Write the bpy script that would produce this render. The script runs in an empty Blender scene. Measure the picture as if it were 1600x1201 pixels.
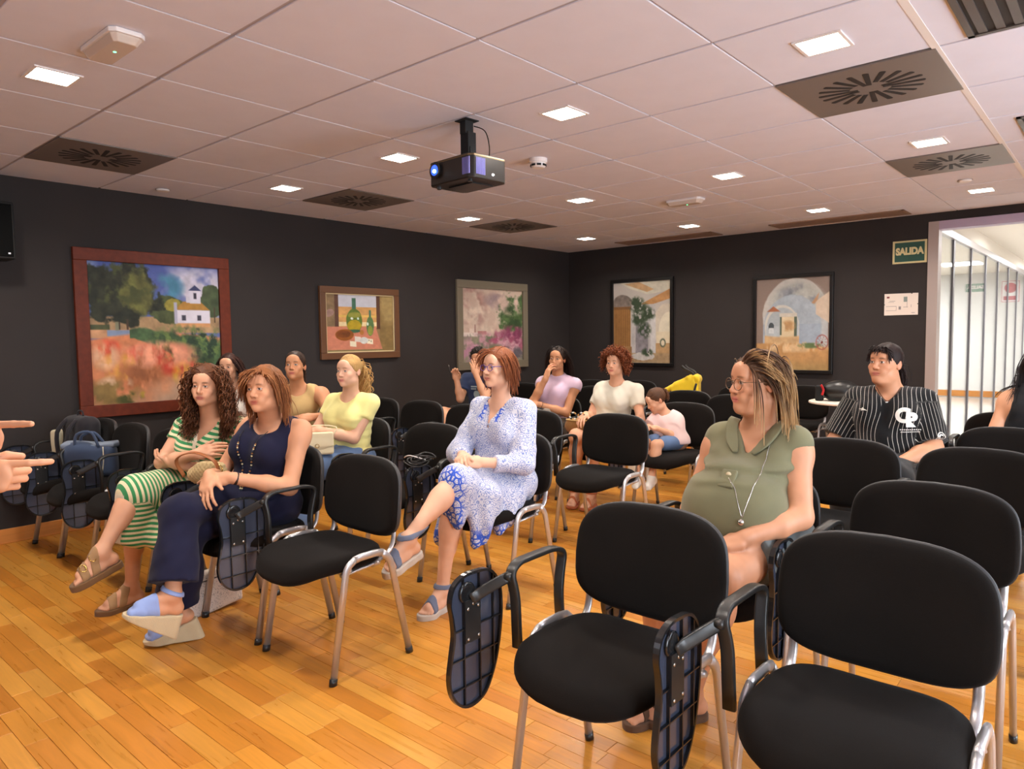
import bpy, bmesh, math, random, time
import numpy as np
from mathutils import Matrix, Vector
T0 = time.time()
random.seed(7)
rng = np.random.default_rng(7)
scene = bpy.context.scene
COL = scene.collection

# ---------------------------------------------------------------- camera
CAM_H = 1.323
cam_d = bpy.data.cameras.new('camera'); cam = bpy.data.objects.new('camera', cam_d); COL.objects.link(cam)
_Y, _P, _R = -0.716370, -0.065449, -0.012220
_fw = np.array([math.cos(_P)*math.sin(_Y), math.cos(_P)*math.cos(_Y), math.sin(_P)])
_rt = np.array([math.cos(_Y), -math.sin(_Y), 0.0]); _up = np.cross(_rt, _fw)
_c, _s = math.cos(_R), math.sin(_R); _rt, _up = _c*_rt+_s*_up, -_s*_rt+_c*_up
cam.matrix_world = Matrix(((_rt[0], _up[0], -_fw[0], 0), (_rt[1], _up[1], -_fw[1], 0), (_rt[2], _up[2], -_fw[2], CAM_H), (0, 0, 0, 1)))
cam_d.sensor_width = 36.0; cam_d.lens = 1112.58*36/1600; cam_d.clip_start = 0.02; cam_d.clip_end = 100
scene.camera = cam

# ---------------------------------------------------------------- world, exposure
world = bpy.data.worlds.new('daylight'); scene.world = world; world.use_nodes = True
world.node_tree.nodes['Background'].inputs[0].default_value = (0.80, 0.89, 1.0, 1)
world.node_tree.nodes['Background'].inputs[1].default_value = 19.0
vs = scene.view_settings
vs.view_transform = 'Standard'; vs.look = 'None'; vs.gamma = 1.0; vs.use_curve_mapping = False; vs.exposure = 0.12
scene.cycles.max_bounces = 8; scene.cycles.diffuse_bounces = 4; scene.cycles.glossy_bounces = 3
LAMP_W = 12.0          # watts per ceiling downlight
LAMP_COL = (1.0, 0.92, 0.83)

# room dimensions (camera stands at x = 0, y = 0)
XW, YB, ZC = -5.608, 7.604, 2.4247      # left wall, back wall, ceiling
XR, YF = 1.75, -2.6                      # right wall (windows), front wall (screen)
TX, TY = 0.6244, 0.6256                  # ceiling tile pitch

def window_portal(y0, y1, z0, z1):
    ld = bpy.data.lights.new('window_daylight', 'AREA'); ld.shape = 'RECTANGLE'; ld.size = y1-y0; ld.size_y = z1-z0
    ld.cycles.is_portal = True
    o = bpy.data.objects.new('window_daylight', ld); COL.objects.link(o)
    o.matrix_world = Matrix.Translation((XR+0.10, (y0+y1)/2, (z0+z1)/2)) @ Matrix(((0, 0, 1, 0), (1, 0, 0, 0), (0, 1, 0, 0), (0, 0, 0, 1)))
WINDOWS = [(0.1, 1.3, 0.35, 2.1), (2.9, 4.3, 0.35, 2.1)]
for w in WINDOWS: window_portal(*w)

# ---------------------------------------------------------------- helpers
MATS = {}
def srgb(r, g, b):
    f = lambda c: (c/255/12.92) if c/255 <= 0.04045 else ((c/255+0.055)/1.055)**2.4
    return (f(r), f(g), f(b), 1.0)
def mat(name, color=(.5, .5, .5, 1), rough=.5, metal=0.0, spec=.5, emis=None, estr=0.0, sheen=0.0, coat=0.0, sss=0.0):
    if name in MATS: return MATS[name]
    m = bpy.data.materials.new(name); m.use_nodes = True
    b = m.node_tree.nodes['Principled BSDF']
    b.inputs['Base Color'].default_value = color; b.inputs['Roughness'].default_value = rough
    b.inputs['Metallic'].default_value = metal; b.inputs['Specular IOR Level'].default_value = spec
    if sheen: b.inputs['Sheen Weight'].default_value = sheen; b.inputs['Sheen Roughness'].default_value = .5
    if coat: b.inputs['Coat Weight'].default_value = coat
    if sss: b.inputs['Subsurface Weight'].default_value = sss; b.inputs['Subsurface Radius'].default_value = (.012, .005, .003)
    if emis is not None: b.inputs['Emission Color'].default_value = emis; b.inputs['Emission Strength'].default_value = estr
    MATS[name] = m
    return m
def N(m, t, **kw):
    n = m.node_tree.nodes.new(t)
    for k, v in kw.items(): setattr(n, k, v)
    return n
def L(m, a, b): m.node_tree.links.new(a, b)
def bsdf(m): return m.node_tree.nodes['Principled BSDF']
def add_noise_var(m, scale=20, amt=.15, bump=0.0, bscale=200, detail=4, coord='Object', stretch=(1, 1, 1)):
    """multiply base colour by gentle noise, optional fine bump"""
    b = bsdf(m); tc = N(m, 'ShaderNodeTexCoord'); mp = N(m, 'ShaderNodeMapping'); mp.inputs['Scale'].default_value = stretch
    L(m, tc.outputs[coord], mp.inputs[0])
    no = N(m, 'ShaderNodeTexNoise'); no.inputs['Scale'].default_value = scale; no.inputs['Detail'].default_value = detail
    L(m, mp.outputs[0], no.inputs['Vector'])
    mr = N(m, 'ShaderNodeMapRange'); mr.inputs[1].default_value = .3; mr.inputs[2].default_value = .7
    mr.inputs[3].default_value = 1-amt; mr.inputs[4].default_value = 1+amt
    L(m, no.outputs[0], mr.inputs[0])
    mx = N(m, 'ShaderNodeMix', data_type='RGBA', blend_type='MULTIPLY'); mx.inputs[0].default_value = 1
    src = b.inputs['Base Color']
    if src.is_linked: L(m, src.links[0].from_socket, mx.inputs[6])
    else: mx.inputs[6].default_value = src.default_value
    L(m, mr.outputs[0], mx.inputs[7]); L(m, mx.outputs[2], src)
    if bump:
        n2 = N(m, 'ShaderNodeTexNoise'); n2.inputs['Scale'].default_value = bscale; n2.inputs['Detail'].default_value = 2
        L(m, mp.outputs[0], n2.inputs['Vector'])
        bp = N(m, 'ShaderNodeBump'); bp.inputs['Strength'].default_value = bump; bp.inputs['Distance'].default_value = .002
        L(m, n2.outputs[0], bp.inputs['Height']); L(m, bp.outputs[0], b.inputs['Normal'])
    return m

def mesh_np(name, V, F, smooth=True):
    """fast mesh from numpy verts (n,3) and faces: list of lists or (m,k) array"""
    me = bpy.data.meshes.new(name)
    V = np.asarray(V, np.float32)
    if isinstance(F, np.ndarray):
        k = F.shape[1]; m = len(F)
        me.vertices.add(len(V)); me.vertices.foreach_set('co', V.ravel())
        me.loops.add(m*k); me.loops.foreach_set('vertex_index', F.astype(np.int32).ravel())
        me.polygons.add(m); me.polygons.foreach_set('loop_start', np.arange(0, m*k, k, dtype=np.int32))
        me.update(calc_edges=True)
    else:
        me.from_pydata([tuple(v) for v in V], [], [list(f) for f in F])
    if smooth: me.polygons.foreach_set('use_smooth', np.ones(len(me.polygons), bool))
    return me
class MB:
    """collects simple shapes into one mesh"""
    def __init__(s): s.V = []; s.F = []
    def add(s, V, F):
        o = len(s.V); s.V += [tuple(map(float, v)) for v in V]; s.F += [[i+o for i in f] for f in F]; return s
    def box(s, c, h, R=None):
        c = np.array(c, float); V = []
        for x in (-1, 1):
            for y in (-1, 1):
                for z in (-1, 1):
                    v = np.array([x*h[0], y*h[1], z*h[2]])
                    if R is not None: v = np.array(R) @ v
                    V.append(c+v)
        return s.add(V, [[0, 1, 3, 2], [4, 6, 7, 5], [0, 4, 5, 1], [2, 3, 7, 6], [0, 2, 6, 4], [1, 5, 7, 3]])
    def box2(s, lo, hi):
        lo = np.array(lo, float); hi = np.array(hi, float); return s.box((lo+hi)/2, (hi-lo)/2)
    def lathe(s, prof, n=16, c=(0, 0, 0), axis='z', R=None):
        V = []; F = []; m = len(prof); c = np.array(c, float)
        for r, h in prof:
            for k in range(n):
                a = 2*math.pi*k/n; p = np.array([r*math.cos(a), r*math.sin(a), h])
                if axis == 'y': p = np.array([p[0], p[2], p[1]])
                if axis == 'x': p = np.array([p[2], p[0], p[1]])
                if R is not None: p = np.array(R) @ p
                V.append(c+p)
        for i in range(m-1):
            for k in range(n): F.append([i*n+k, i*n+(k+1) % n, (i+1)*n+(k+1) % n, (i+1)*n+k])
        F.append(list(range(n))[::-1]); F.append([(m-1)*n+k for k in range(n)])
        return s.add(V, F)
    def sweep(s, path, w, h=None, n=10, side=None, closed=False, taper=None, flat=False):
        """elliptical (or rectangular) tube along path; side: reference direction of the w axis"""
        P = np.array(path, float); m = len(P); h = w if h is None else h; V = []; F = []
        Tn = np.gradient(P, axis=0)
        if closed: Tn = np.roll(P, -1, 0)-np.roll(P, 1, 0)
        Tn /= np.linalg.norm(Tn, axis=1)[:, None]+1e-9
        ref = np.array(side if side is not None else (0.0, 0, 1)); prev = None
        for i in range(m):
            t = Tn[i]
            a = (ref if (side is not None or prev is None) else prev); a = a-t*(a@t)
            if np.linalg.norm(a) < 1e-3: a = np.array([1.0, 0.03, 0]); a = a-t*(a@t)
            a /= np.linalg.norm(a); b = np.cross(t, a); prev = a
            k = 1 if taper is None else taper[i]
            for j in range(n):
                q = 2*math.pi*(j+.5)/n; cx, sy = math.cos(q), math.sin(q)
                if flat:
                    e = .35; cx = math.copysign(abs(cx)**e, cx); sy = math.copysign(abs(sy)**e, sy)
                V.append(P[i]+k*(a*w*cx+b*h*sy))
        for i in range(m-1 if not closed else m):
            i2 = (i+1) % m
            for j in range(n): F.append([i*n+j, i*n+(j+1) % n, i2*n+(j+1) % n, i2*n+j])
        if not closed: F.append(list(range(n))[::-1]); F.append([(m-1)*n+k for k in range(n)])
        return s.add(V, F)
    def prism(s, pts, z0, z1, M=None):
        n = len(pts); V = [(p[0], p[1], z0) for p in pts]+[(p[0], p[1], z1) for p in pts]
        if M is not None: V = [tuple(M(np.array(v))) for v in V]
        return s.add(V, [list(range(n))[::-1], [n+i for i in range(n)]]+[[i, (i+1) % n, n+(i+1) % n, n+i] for i in range(n)])
    def mesh(s, name, smooth=False): return mesh_np(name, s.V, s.F, smooth)
def obj(name, me, m=None, parent=None, loc=(0, 0, 0), rz=0.0):
    if isinstance(me, MB): me = me.mesh(name)
    if m is not None and len(me.materials) == 0: me.materials.append(m)
    o = bpy.data.objects.new(name, me); COL.objects.link(o); o.location = loc; o.rotation_euler = (0, 0, rz)
    if parent is not None:
        o.parent = parent
        if parent.name in WORLD_ROOTS: o.location = -parent.location
    return o
WORLD_ROOTS = set()      # things whose part meshes are stored in room coordinates
def bevel(o, w=.003, seg=2):
    md = o.modifiers.new('bevel', 'BEVEL'); md.width = w; md.segments = seg; md.limit_method = 'ANGLE'; return o
def thing(name, label, cat, loc=(0, 0, 0), rz=0.0, group=None):
    o = bpy.data.objects.new(name, None); COL.objects.link(o); o.location = loc; o.rotation_euler = (0, 0, rz); o.empty_display_size = .1
    return tag(o, label, cat, group)
def tag(o, label=None, cat=None, group=None, kind=None):
    if label: o['label'] = label
    if cat: o['category'] = cat
    if group: o['group'] = group
    if kind: o['kind'] = kind
    return o
def struct(name, me, m, label=None, parent=None):
    o = obj(name, me, m, parent)
    o['kind'] = 'structure'
    if label: o['label'] = label
    return o
def smooth_path(pts, n=6, closed=False):
    """Catmull-Rom through points"""
    P = np.array(pts, float); out = []
    m = len(P)
    for i in range(m-1 if not closed else m):
        if closed: p0, p1, p2, p3 = P[(i-1) % m], P[i], P[(i+1) % m], P[(i+2) % m]
        else: p0, p1, p2, p3 = P[max(i-1, 0)], P[i], P[i+1], P[min(i+2, m-1)]
        for k in range(n):
            t = k/n
            out.append(.5*((2*p1)+(-p0+p2)*t+(2*p0-5*p1+4*p2-p3)*t*t+(-p0+3*p1-3*p2+p3)*t**3))
    if not closed: out.append(P[-1])
    return np.array(out)
def round_path(pts, r=.04, n=5):
    """polyline with rounded corners"""
    P = [np.array(p, float) for p in pts]; out = [P[0]]
    for i in range(1, len(P)-1):
        a, b, c = P[i-1], P[i], P[i+1]
        d1 = (a-b); d2 = (c-b); l = min(r, np.linalg.norm(d1)*.49, np.linalg.norm(d2)*.49)
        s = b+d1/np.linalg.norm(d1)*l; e = b+d2/np.linalg.norm(d2)*l
        for k in range(n+1):
            t = k/n; out.append((1-t)**2*s+2*t*(1-t)*b+t*t*e)
    out.append(P[-1]); return np.array(out)
def text_mesh(name, s, size, extrude=.0015, align='CENTER', bold=0.0, sx=1.0):
    cu = bpy.data.curves.new(name+'_c', 'FONT'); cu.body = s; cu.size = size; cu.extrude = extrude; cu.align_x = align; cu.align_y = 'CENTER'; cu.offset = bold
    o = bpy.data.objects.new(name+'_t', cu); COL.objects.link(o)
    dg = bpy.context.evaluated_depsgraph_get(); me = bpy.data.meshes.new_from_object(o.evaluated_get(dg)); me.name = name
    bpy.data.objects.remove(o); bpy.data.curves.remove(cu)
    if sx != 1: me.transform(Matrix.Diagonal((sx, 1, 1, 1)))
    return me
def color_attr(me, C, name='Col'):
    a = me.color_attributes.new(name, 'FLOAT_COLOR', 'POINT')
    C = np.asarray(C, np.float32)
    if C.shape[1] == 3: C = np.concatenate([C, np.ones((len(C), 1), np.float32)], 1)
    a.data.foreach_set('color', C.ravel())
def attr_mat(name, rough=.6, spec=.4, attr='Col', **kw):
    if name in MATS: return MATS[name]
    m = mat(name, rough=rough, spec=spec, **kw); a = N(m, 'ShaderNodeVertexColor'); a.layer_name = attr
    L(m, a.outputs[0], bsdf(m).inputs['Base Color']); return m
def lin(c): return np.array(srgb(*c)[:3])
# ================================================================= ROOM
# ---- materials
m_wall = add_noise_var(mat('wall_paint_charcoal', srgb(48, 43, 42), rough=.75, spec=.25), scale=3, amt=.06, bump=.15, bscale=260)
m_wall_white = add_noise_var(mat('wall_paint_white', srgb(222, 218, 214), rough=.8, spec=.2), scale=4, amt=.02)
m_tile = add_noise_var(mat('ceiling_tile_mineral', srgb(219, 216, 226), rough=.9, spec=.15), scale=6, amt=.02, bump=.25, bscale=1300)
m_tbar = mat('ceiling_grid', srgb(178, 168, 172), rough=.7)
m_base = mat('baseboard_wood', srgb(196, 128, 62), rough=.35); add_noise_var(m_base, scale=9, amt=.15, stretch=(1, .12, 6))
m_alu = mat('aluminium', srgb(190, 184, 184), rough=.35, metal=.85)
m_alu_l = mat('aluminium_lilac', srgb(176, 160, 182), rough=.45, metal=.3)
m_white_pl = mat('white_plastic', srgb(232, 224, 220), rough=.45)
m_blackpl = mat('black_plastic', (.012, .012, .013, 1), rough=.32)
m_blackmat = mat('black_matte', (.006, .006, .006, 1), rough=.8)
m_diff = mat('diffuser_grey_metal', srgb(128, 118, 112), rough=.42, metal=.3)
m_slot = mat('diffuser_slot', (.012, .010, .010, 1), rough=.6)
m_lamp = mat('lamp_diffuser_glow', (1, 1, 1, 1), emis=(1.0, .90, .74, 1), estr=26)

# ---- wooden strip floor
m_plank = attr_mat('oak_strip_varnish', rough=.36, spec=.45)
def _plank_nodes(m):
    b = bsdf(m); vc = [n for n in m.node_tree.nodes if n.type == 'VERTEX_COLOR'][0]
    geo = N(m, 'ShaderNodeNewGeometry'); sep = N(m, 'ShaderNodeSeparateColor'); L(m, vc.outputs[0], sep.inputs[0])
    off = N(m, 'ShaderNodeCombineXYZ'); mul = N(m, 'ShaderNodeMath', operation='MULTIPLY'); mul.inputs[1].default_value = 173.0
    L(m, sep.outputs[0], mul.inputs[0]); L(m, mul.outputs[0], off.inputs[0]); L(m, mul.outputs[0], off.inputs[2])
    add = N(m, 'ShaderNodeVectorMath', operation='ADD'); L(m, geo.outputs['Position'], add.inputs[0]); L(m, off.outputs[0], add.inputs[1])
    mp = N(m, 'ShaderNodeMapping'); mp.inputs['Scale'].default_value = (1.6, 22, 1); L(m, add.outputs[0], mp.inputs[0])
    no = N(m, 'ShaderNodeTexNoise'); no.inputs['Scale'].default_value = 1.6; no.inputs['Detail'].default_value = 6; no.inputs['Distortion'].default_value = 1.2
    L(m, mp.outputs[0], no.inputs['Vector'])
    mr = N(m, 'ShaderNodeMapRange'); mr.inputs[1].default_value = .3; mr.inputs[2].default_value = .7; mr.inputs[3].default_value = .86; mr.inputs[4].default_value = 1.10
    L(m, no.outputs[0], mr.inputs[0])
    mx = N(m, 'ShaderNodeMix', data_type='RGBA', blend_type='MULTIPLY'); mx.inputs[0].default_value = 1
    L(m, vc.outputs[0], mx.inputs[6]); L(m, mr.outputs[0], mx.inputs[7]); L(m, mx.outputs[2], b.inputs['Base Color'])
    r2 = N(m, 'ShaderNodeMapRange'); r2.inputs[1].default_value = .3; r2.inputs[2].default_value = .7; r2.inputs[3].default_value = .26; r2.inputs[4].default_value = .38
    L(m, no.outputs[0], r2.inputs[0]); L(m, r2.outputs[0], b.inputs['Roughness'])
_plank_nodes(m_plank)
YC = 17.0
floor = struct('floor', MB().box2((XW-.12, YF-.12, -.12), (XR+.3, YB+.05, -.0035)), mat('floor_underlay', srgb(128, 78, 28), rough=.8), 'orange oak strip parquet floor')
def make_floor():
    W = .0705; strips = []
    y = YF; row = 0
    r = random.Random(3)
    while y < YB:
        x = XW - r.random()*.4
        while x < XR:
            l = r.choice((.30, .36, .42, .48, .55))
            a, b_ = max(x, XW), min(x+l, XR)
            if b_-a > .02: strips.append((a, b_, y, min(y+W, YB), r.random(), r.random()))
            x += l
        y += W; row += 1
    pal = [srgb(197, 131, 46), srgb(194, 127, 43), srgb(201, 138, 55), srgb(190, 122, 41), srgb(198, 133, 49), srgb(186, 117, 39), srgb(203, 142, 58)]
    scored = []
    R = np.array([_rt, _up, _fw])
    for i, s in enumerate(strips):
        c = R @ np.array([(s[0]+s[1])/2, (s[2]+s[3])/2, -CAM_H])
        vis = c[2] > .3 and abs(c[0]/c[2]) < .74 and -.56 < c[1]/c[2] < .56
        scored.append((c[2] if vis else 99, i))
    scored.sort(); near = set(i for _, i in scored[:300])
    rest = MB(); rc = []
    for i, s in enumerate(strips):
        c = np.array(pal[int(s[4]*len(pal)) % len(pal)][:3])*(.94+.12*s[5]); e = .0006
        if i in near:
            cx, cy = (s[0]+s[1])/2, (s[2]+s[3])/2; hx, hy = (s[1]-s[0])/2-e, (s[3]-s[2])/2-e; d = .0008
            V = [(-hx, -hy, -.0034), (hx, -hy, -.0034), (hx, hy, -.0034), (-hx, hy, -.0034), (-hx, -hy, -d), (hx, -hy, -d), (hx, hy, -d), (-hx, hy, -d),
                 (-hx+d, -hy+d, 0), (hx-d, -hy+d, 0), (hx-d, hy-d, 0), (-hx+d, hy-d, 0)]
            F = [[0, 1, 5, 4], [1, 2, 6, 5], [2, 3, 7, 6], [3, 0, 4, 7], [4, 5, 9, 8], [5, 6, 10, 9], [6, 7, 11, 10], [7, 4, 8, 11], [8, 9, 10, 11]]
            me = mesh_np('floor_plank', V, F, False); color_attr(me, [c]*12)
            obj('floor_plank', me, m_plank, floor, (cx, cy, 0))
        else:
            rest.box2((s[0]+e, s[2]+e, -.0034), (s[1]-e, s[3]-e, 0)); rc += [c]*8
    me = rest.mesh('floor_planks_far'); color_attr(me, rc)
    tag(obj('floor_planks_far', me, m_plank, floor), kind='stuff')
make_floor()

# ---- walls
struct('wall_left', MB().box2((XW-.12, YF-.12, 0), (XW, YB+.12, ZC+.2)), m_wall, 'charcoal painted wall hung with three framed paintings')
OX0, OX1, OZ = -1.461, .25, 2.346        # opening in the back wall
wb = MB().box2((XW, YB, 0), (OX0, YB+.12, ZC+.2)); wb.box2((OX0, YB, OZ), (OX1, YB+.12, ZC+.2)); wb.box2((OX1, YB, 0), (XR+.3, YB+.12, ZC+.2))
struct('wall_back', wb, m_wall, 'charcoal wall with exit sign and two paintings')
struct('wall_front', MB().box2((XW, YF-.12, 0), (XR+.3, YF, ZC+.2)), m_wall_white, 'pale wall behind the projection screen')
wr = MB(); ys = [YF]+[v for w in WINDOWS for v in w[:2]]+[YB]
for i in range(0, len(ys), 2): wr.box2((XR, ys[i], 0), (XR+.2, ys[i+1], ZC+.2))
for w in WINDOWS: wr.box2((XR, w[0], 0), (XR+.2, w[1], w[2])); wr.box2((XR, w[0], w[3]), (XR+.2, w[1], ZC+.2))
struct('wall_right', wr, m_wall_white, 'pale wall with two tall windows')
def thin_glass(name, tint):
    """clear pane: straight-through transmission plus angle dependent mirror reflection, the same from either side"""
    m = bpy.data.materials.new(name); m.use_nodes = True; nt = m.node_tree; nt.nodes.remove(nt.nodes['Principled BSDF'])
    tr = nt.nodes.new('ShaderNodeBsdfTransparent'); tr.inputs[0].default_value = tint; gl = nt.nodes.new('ShaderNodeBsdfGlossy'); gl.inputs['Roughness'].default_value = .02
    lw = nt.nodes.new('ShaderNodeLayerWeight'); lw.inputs[0].default_value = .5; pw = nt.nodes.new('ShaderNodeMath'); pw.operation = 'POWER'; pw.inputs[1].default_value = 5.0; ma = nt.nodes.new('ShaderNodeMath'); ma.operation = 'MULTIPLY_ADD'; ma.inputs[1].default_value = .9; ma.inputs[2].default_value = .04
    mx = nt.nodes.new('ShaderNodeMixShader'); nt.links.new(lw.outputs['Facing'], pw.inputs[0]); nt.links.new(pw.outputs[0], ma.inputs[0]); nt.links.new(ma.outputs[0], mx.inputs[0]); nt.links.new(tr.outputs[0], mx.inputs[1]); nt.links.new(gl.outputs[0], mx.inputs[2]); nt.links.new(mx.outputs[0], nt.nodes['Material Output'].inputs[0]); return m
m_pane = thin_glass('window_glass', (.97, .98, .98, 1))
for i, w in enumerate(WINDOWS):
    y0, y1, z0, z1 = w; f = MB(); t = .05
    for (a, b_) in (((y0, z0), (y1, z0+t)), ((y0, z1-t), (y1, z1)), ((y0, z0), (y0+t, z1)), ((y1-t, z0), (y1, z1)), (((y0+y1)/2-.02, z0), ((y0+y1)/2+.02, z1))):
        f.box2((XR+.07, a[0], a[1]), (XR+.12, b_[0], b_[1]))
    wo = struct('window_%d' % (i+1), f, m_white_pl, 'white framed window in the side wall')
    obj('pane', MB().box2((XR+.088, y0+t, z0+t), (XR+.092, (y0+y1)/2-.02, z1-t)), m_pane, wo)
    obj('pane', MB().box2((XR+.088, (y0+y1)/2+.02, z0+t), (XR+.092, y1-t, z1-t)), m_pane, wo)
bb = struct('baseboard_left', MB().box2((XW, YF, 0), (XW+.014, YB, .098)), m_base, 'honey coloured wooden skirting board'); bevel(bb, .004)
bb = struct('baseboard_back', MB().box2((XW+.014, YB-.014, 0), (OX0-.09, YB, .098)), m_base, 'honey coloured wooden skirting board'); bevel(bb, .004)

# ---- ceiling: grid with loose mineral tiles
NX = int(math.ceil((XR-XW)/TX)); NY = int(math.ceil((YB-YF)/TY))
ceil = struct('ceiling', MB().box2((XW, YF, ZC+.006), (XR+.2, YB, ZC+.16)), m_tbar, 'suspended ceiling of square pale tiles')
def tile_xy(i, j): return XW+TX*(i+.5), YB-TY*(j+.5)
diffs = {(1, 9), (1, 6), (1, 3), (7, 3), (7, 6)}
hx, hy = TX/2-.004, TY/2-.0085
tme = MB().add([(-hx, -hy, .0065), (hx, -hy, .0065), (hx, hy, .0065), (-hx, hy, .0065), (-hx, -hy, .0015), (hx, -hy, .0015), (hx, hy, .0015), (-hx, hy, .0015),
                (-hx+.002, -hy+.002, 0), (hx-.002, -hy+.002, 0), (hx-.002, hy-.002, 0), (-hx+.002, hy-.002, 0)],
               [[1, 0, 4, 5], [2, 1, 5, 6], [3, 2, 6, 7], [0, 3, 7, 4], [5, 4, 8, 9], [6, 5, 9, 10], [7, 6, 10, 11], [4, 7, 11, 8], [9, 8, 11, 10]]).mesh('ceiling_tile')
for i in range(NX):
    for j in range(NY):
        if (i, j) in diffs: continue
        x, y = tile_xy(i, j); obj('ceiling_tile', tme, m_tile, ceil, (x, y, ZC))
# thick seam above the aisle side
obj('seam_strip', MB().box2((XW+8*TX-.014, YF, ZC-.002), (XW+8*TX+.014, YB, ZC+.002)), mat('seam_white', srgb(225, 214, 206), rough=.6), ceil)

# ---- air diffusers: square plate with a wheel of slots
pm = MB().box2((-hx-.003, -hy-.003, -.004), (hx+.003, hy+.003, .004)).mesh('plate')
sm = {}
def slot_mesh(a):
    s = MB(); ca, sa = math.cos(a), math.sin(a); r0, r1, w = .085, .215, .0125
    if abs(ca) > .93 or abs(sa) > .93: r0 = .05
    P = [(r0, -w*.8), (r1-.006, -w), (r1, -w+.006), (r1, w-.006), (r1-.006, w), (r0, w*.8)]
    return s.prism([(ca*x-sa*y, sa*x+ca*y) for x, y in P], -.0052, -.003).mesh('slot')
slots = [slot_mesh(2*math.pi*(k+.5)/20) for k in range(20)]
dl = {(1, 9): 'dark grey metal air diffuser plate, leftmost on the ceiling above the big landscape painting', (1, 6): 'dark grey air diffuser plate in the ceiling above the still-life painting',
      (1, 3): 'small looking grey air diffuser plate in the far corner of the ceiling', (7, 3): 'grey air diffuser plate in the ceiling near the exit sign, shining with reflected light',
      (7, 6): 'largest grey air diffuser plate, beside the brightest ceiling downlight at upper right'}
for (i, j), lb in dl.items():
    x, y = tile_xy(i, j); t = thing('air_diffuser', lb, 'air vent', (x, y, ZC-.001), 0, 'square ceiling air diffusers')
    obj('plate', pm, m_diff, t)
    for s in slots: obj('slot', s, m_slot, t)

# ---- downlights
fr_me = MB(); q = .088
for a in ((-q, -q, q, -q+.012), (-q, q-.012, q, q), (-q, -q, -q+.012, q), (q-.012, -q, q, q)): fr_me.box2((a[0], a[1], -.005), (a[2], a[3], .002))
fr_me = fr_me.mesh('frame'); gl_me = MB().box2((-q+.01, -q+.01, -.0035), (q-.01, q-.01, .001)).mesh('diffuser')
LX = [-4.66, -3.40, -2.15, -.925]; LY = [1.04, 2.885, 4.77, 6.65]
pos_y = {1.04: 'nearest', 2.885: 'second', 4.77: 'third', 6.65: 'farthest'}
pos_x = {-4.66: 'beside the left wall', -3.40: 'second row from the left wall', -2.15: 'third row from the left wall', -.925: 'row nearest the glass corridor'}
for lx in LX:
    for ly in LY:
        t = thing('downlight', 'square white recessed downlight, %s, %s from the camera' % (pos_x[lx], pos_y[ly]), 'ceiling light', (lx, ly, ZC-.001), 0, 'square recessed downlights')
        obj('frame', fr_me, m_white_pl, t); obj('diffuser', gl_me, m_lamp, t)
        ld = bpy.data.lights.new('downlight_lamp', 'AREA'); ld.size = .15; ld.energy = LAMP_W; ld.color = LAMP_COL; ld.spread = math.radians(150)
        lo = bpy.data.objects.new('downlight_lamp', ld); COL.objects.link(lo); lo.parent = t; lo.location = (0, 0, -.012)

# ---- long slot grilles by the back wall, corner grilles
def grille(name, lb, x0, x1, y0, y1, n, along='x', col=None):
    t = thing(name, lb, 'air grille', ((x0+x1)/2, (y0+y1)/2, ZC-.002), 0); w, d = (x1-x0)/2, (y1-y0)/2; m = col or mat('grille_beige', srgb(158, 128, 108), rough=.5, metal=.3)
    f = MB(); b_ = .022
    for a in ((-w, -d, w, -d+b_), (-w, d-b_, w, d), (-w, -d, -w+b_, d), (w-b_, -d, w, d)): f.box2((a[0], a[1], -.006), (a[2], a[3], .003))
    obj('frame', f, m, t); obj('backing', MB().box2((-w, -d, .001), (w, d, .003)), m_slot, t)
    for k in range(n):
        if along == 'x':
            yy = -d+b_+(k+.5)*(2*d-2*b_)/n; obj('louvre', MB().box((0, yy, -.001), (w-b_, (d-b_)/n*.62, .0022)), m, t)
        else:
            xx = -w+b_+(k+.5)*(2*w-2*b_)/n; obj('louvre', MB().box((xx, 0, -.001), ((w-b_)/n*.5, d-b_, .0022)), m, t)
grille('slot_grille', 'long beige slot grille in the ceiling above the courtyard painting', -4.62, -3.42, 7.17, 7.47, 6)
grille('slot_grille', 'long beige slot grille in the ceiling above the arch painting', -2.80, -1.58, 7.17, 7.47, 6)
grille('return_grille', 'large grey louvred air grille cut by the top right corner', -.50, .42, 2.45, 3.20, 16, 'y', mat('grille_grey', srgb(92, 84, 80), rough=.4, metal=.5))
grille('return_grille', 'grey louvred air grille just showing at the right edge of the ceiling', -.49, .42, 4.54, 5.25, 16, 'y', MATS['grille_grey'])

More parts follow.
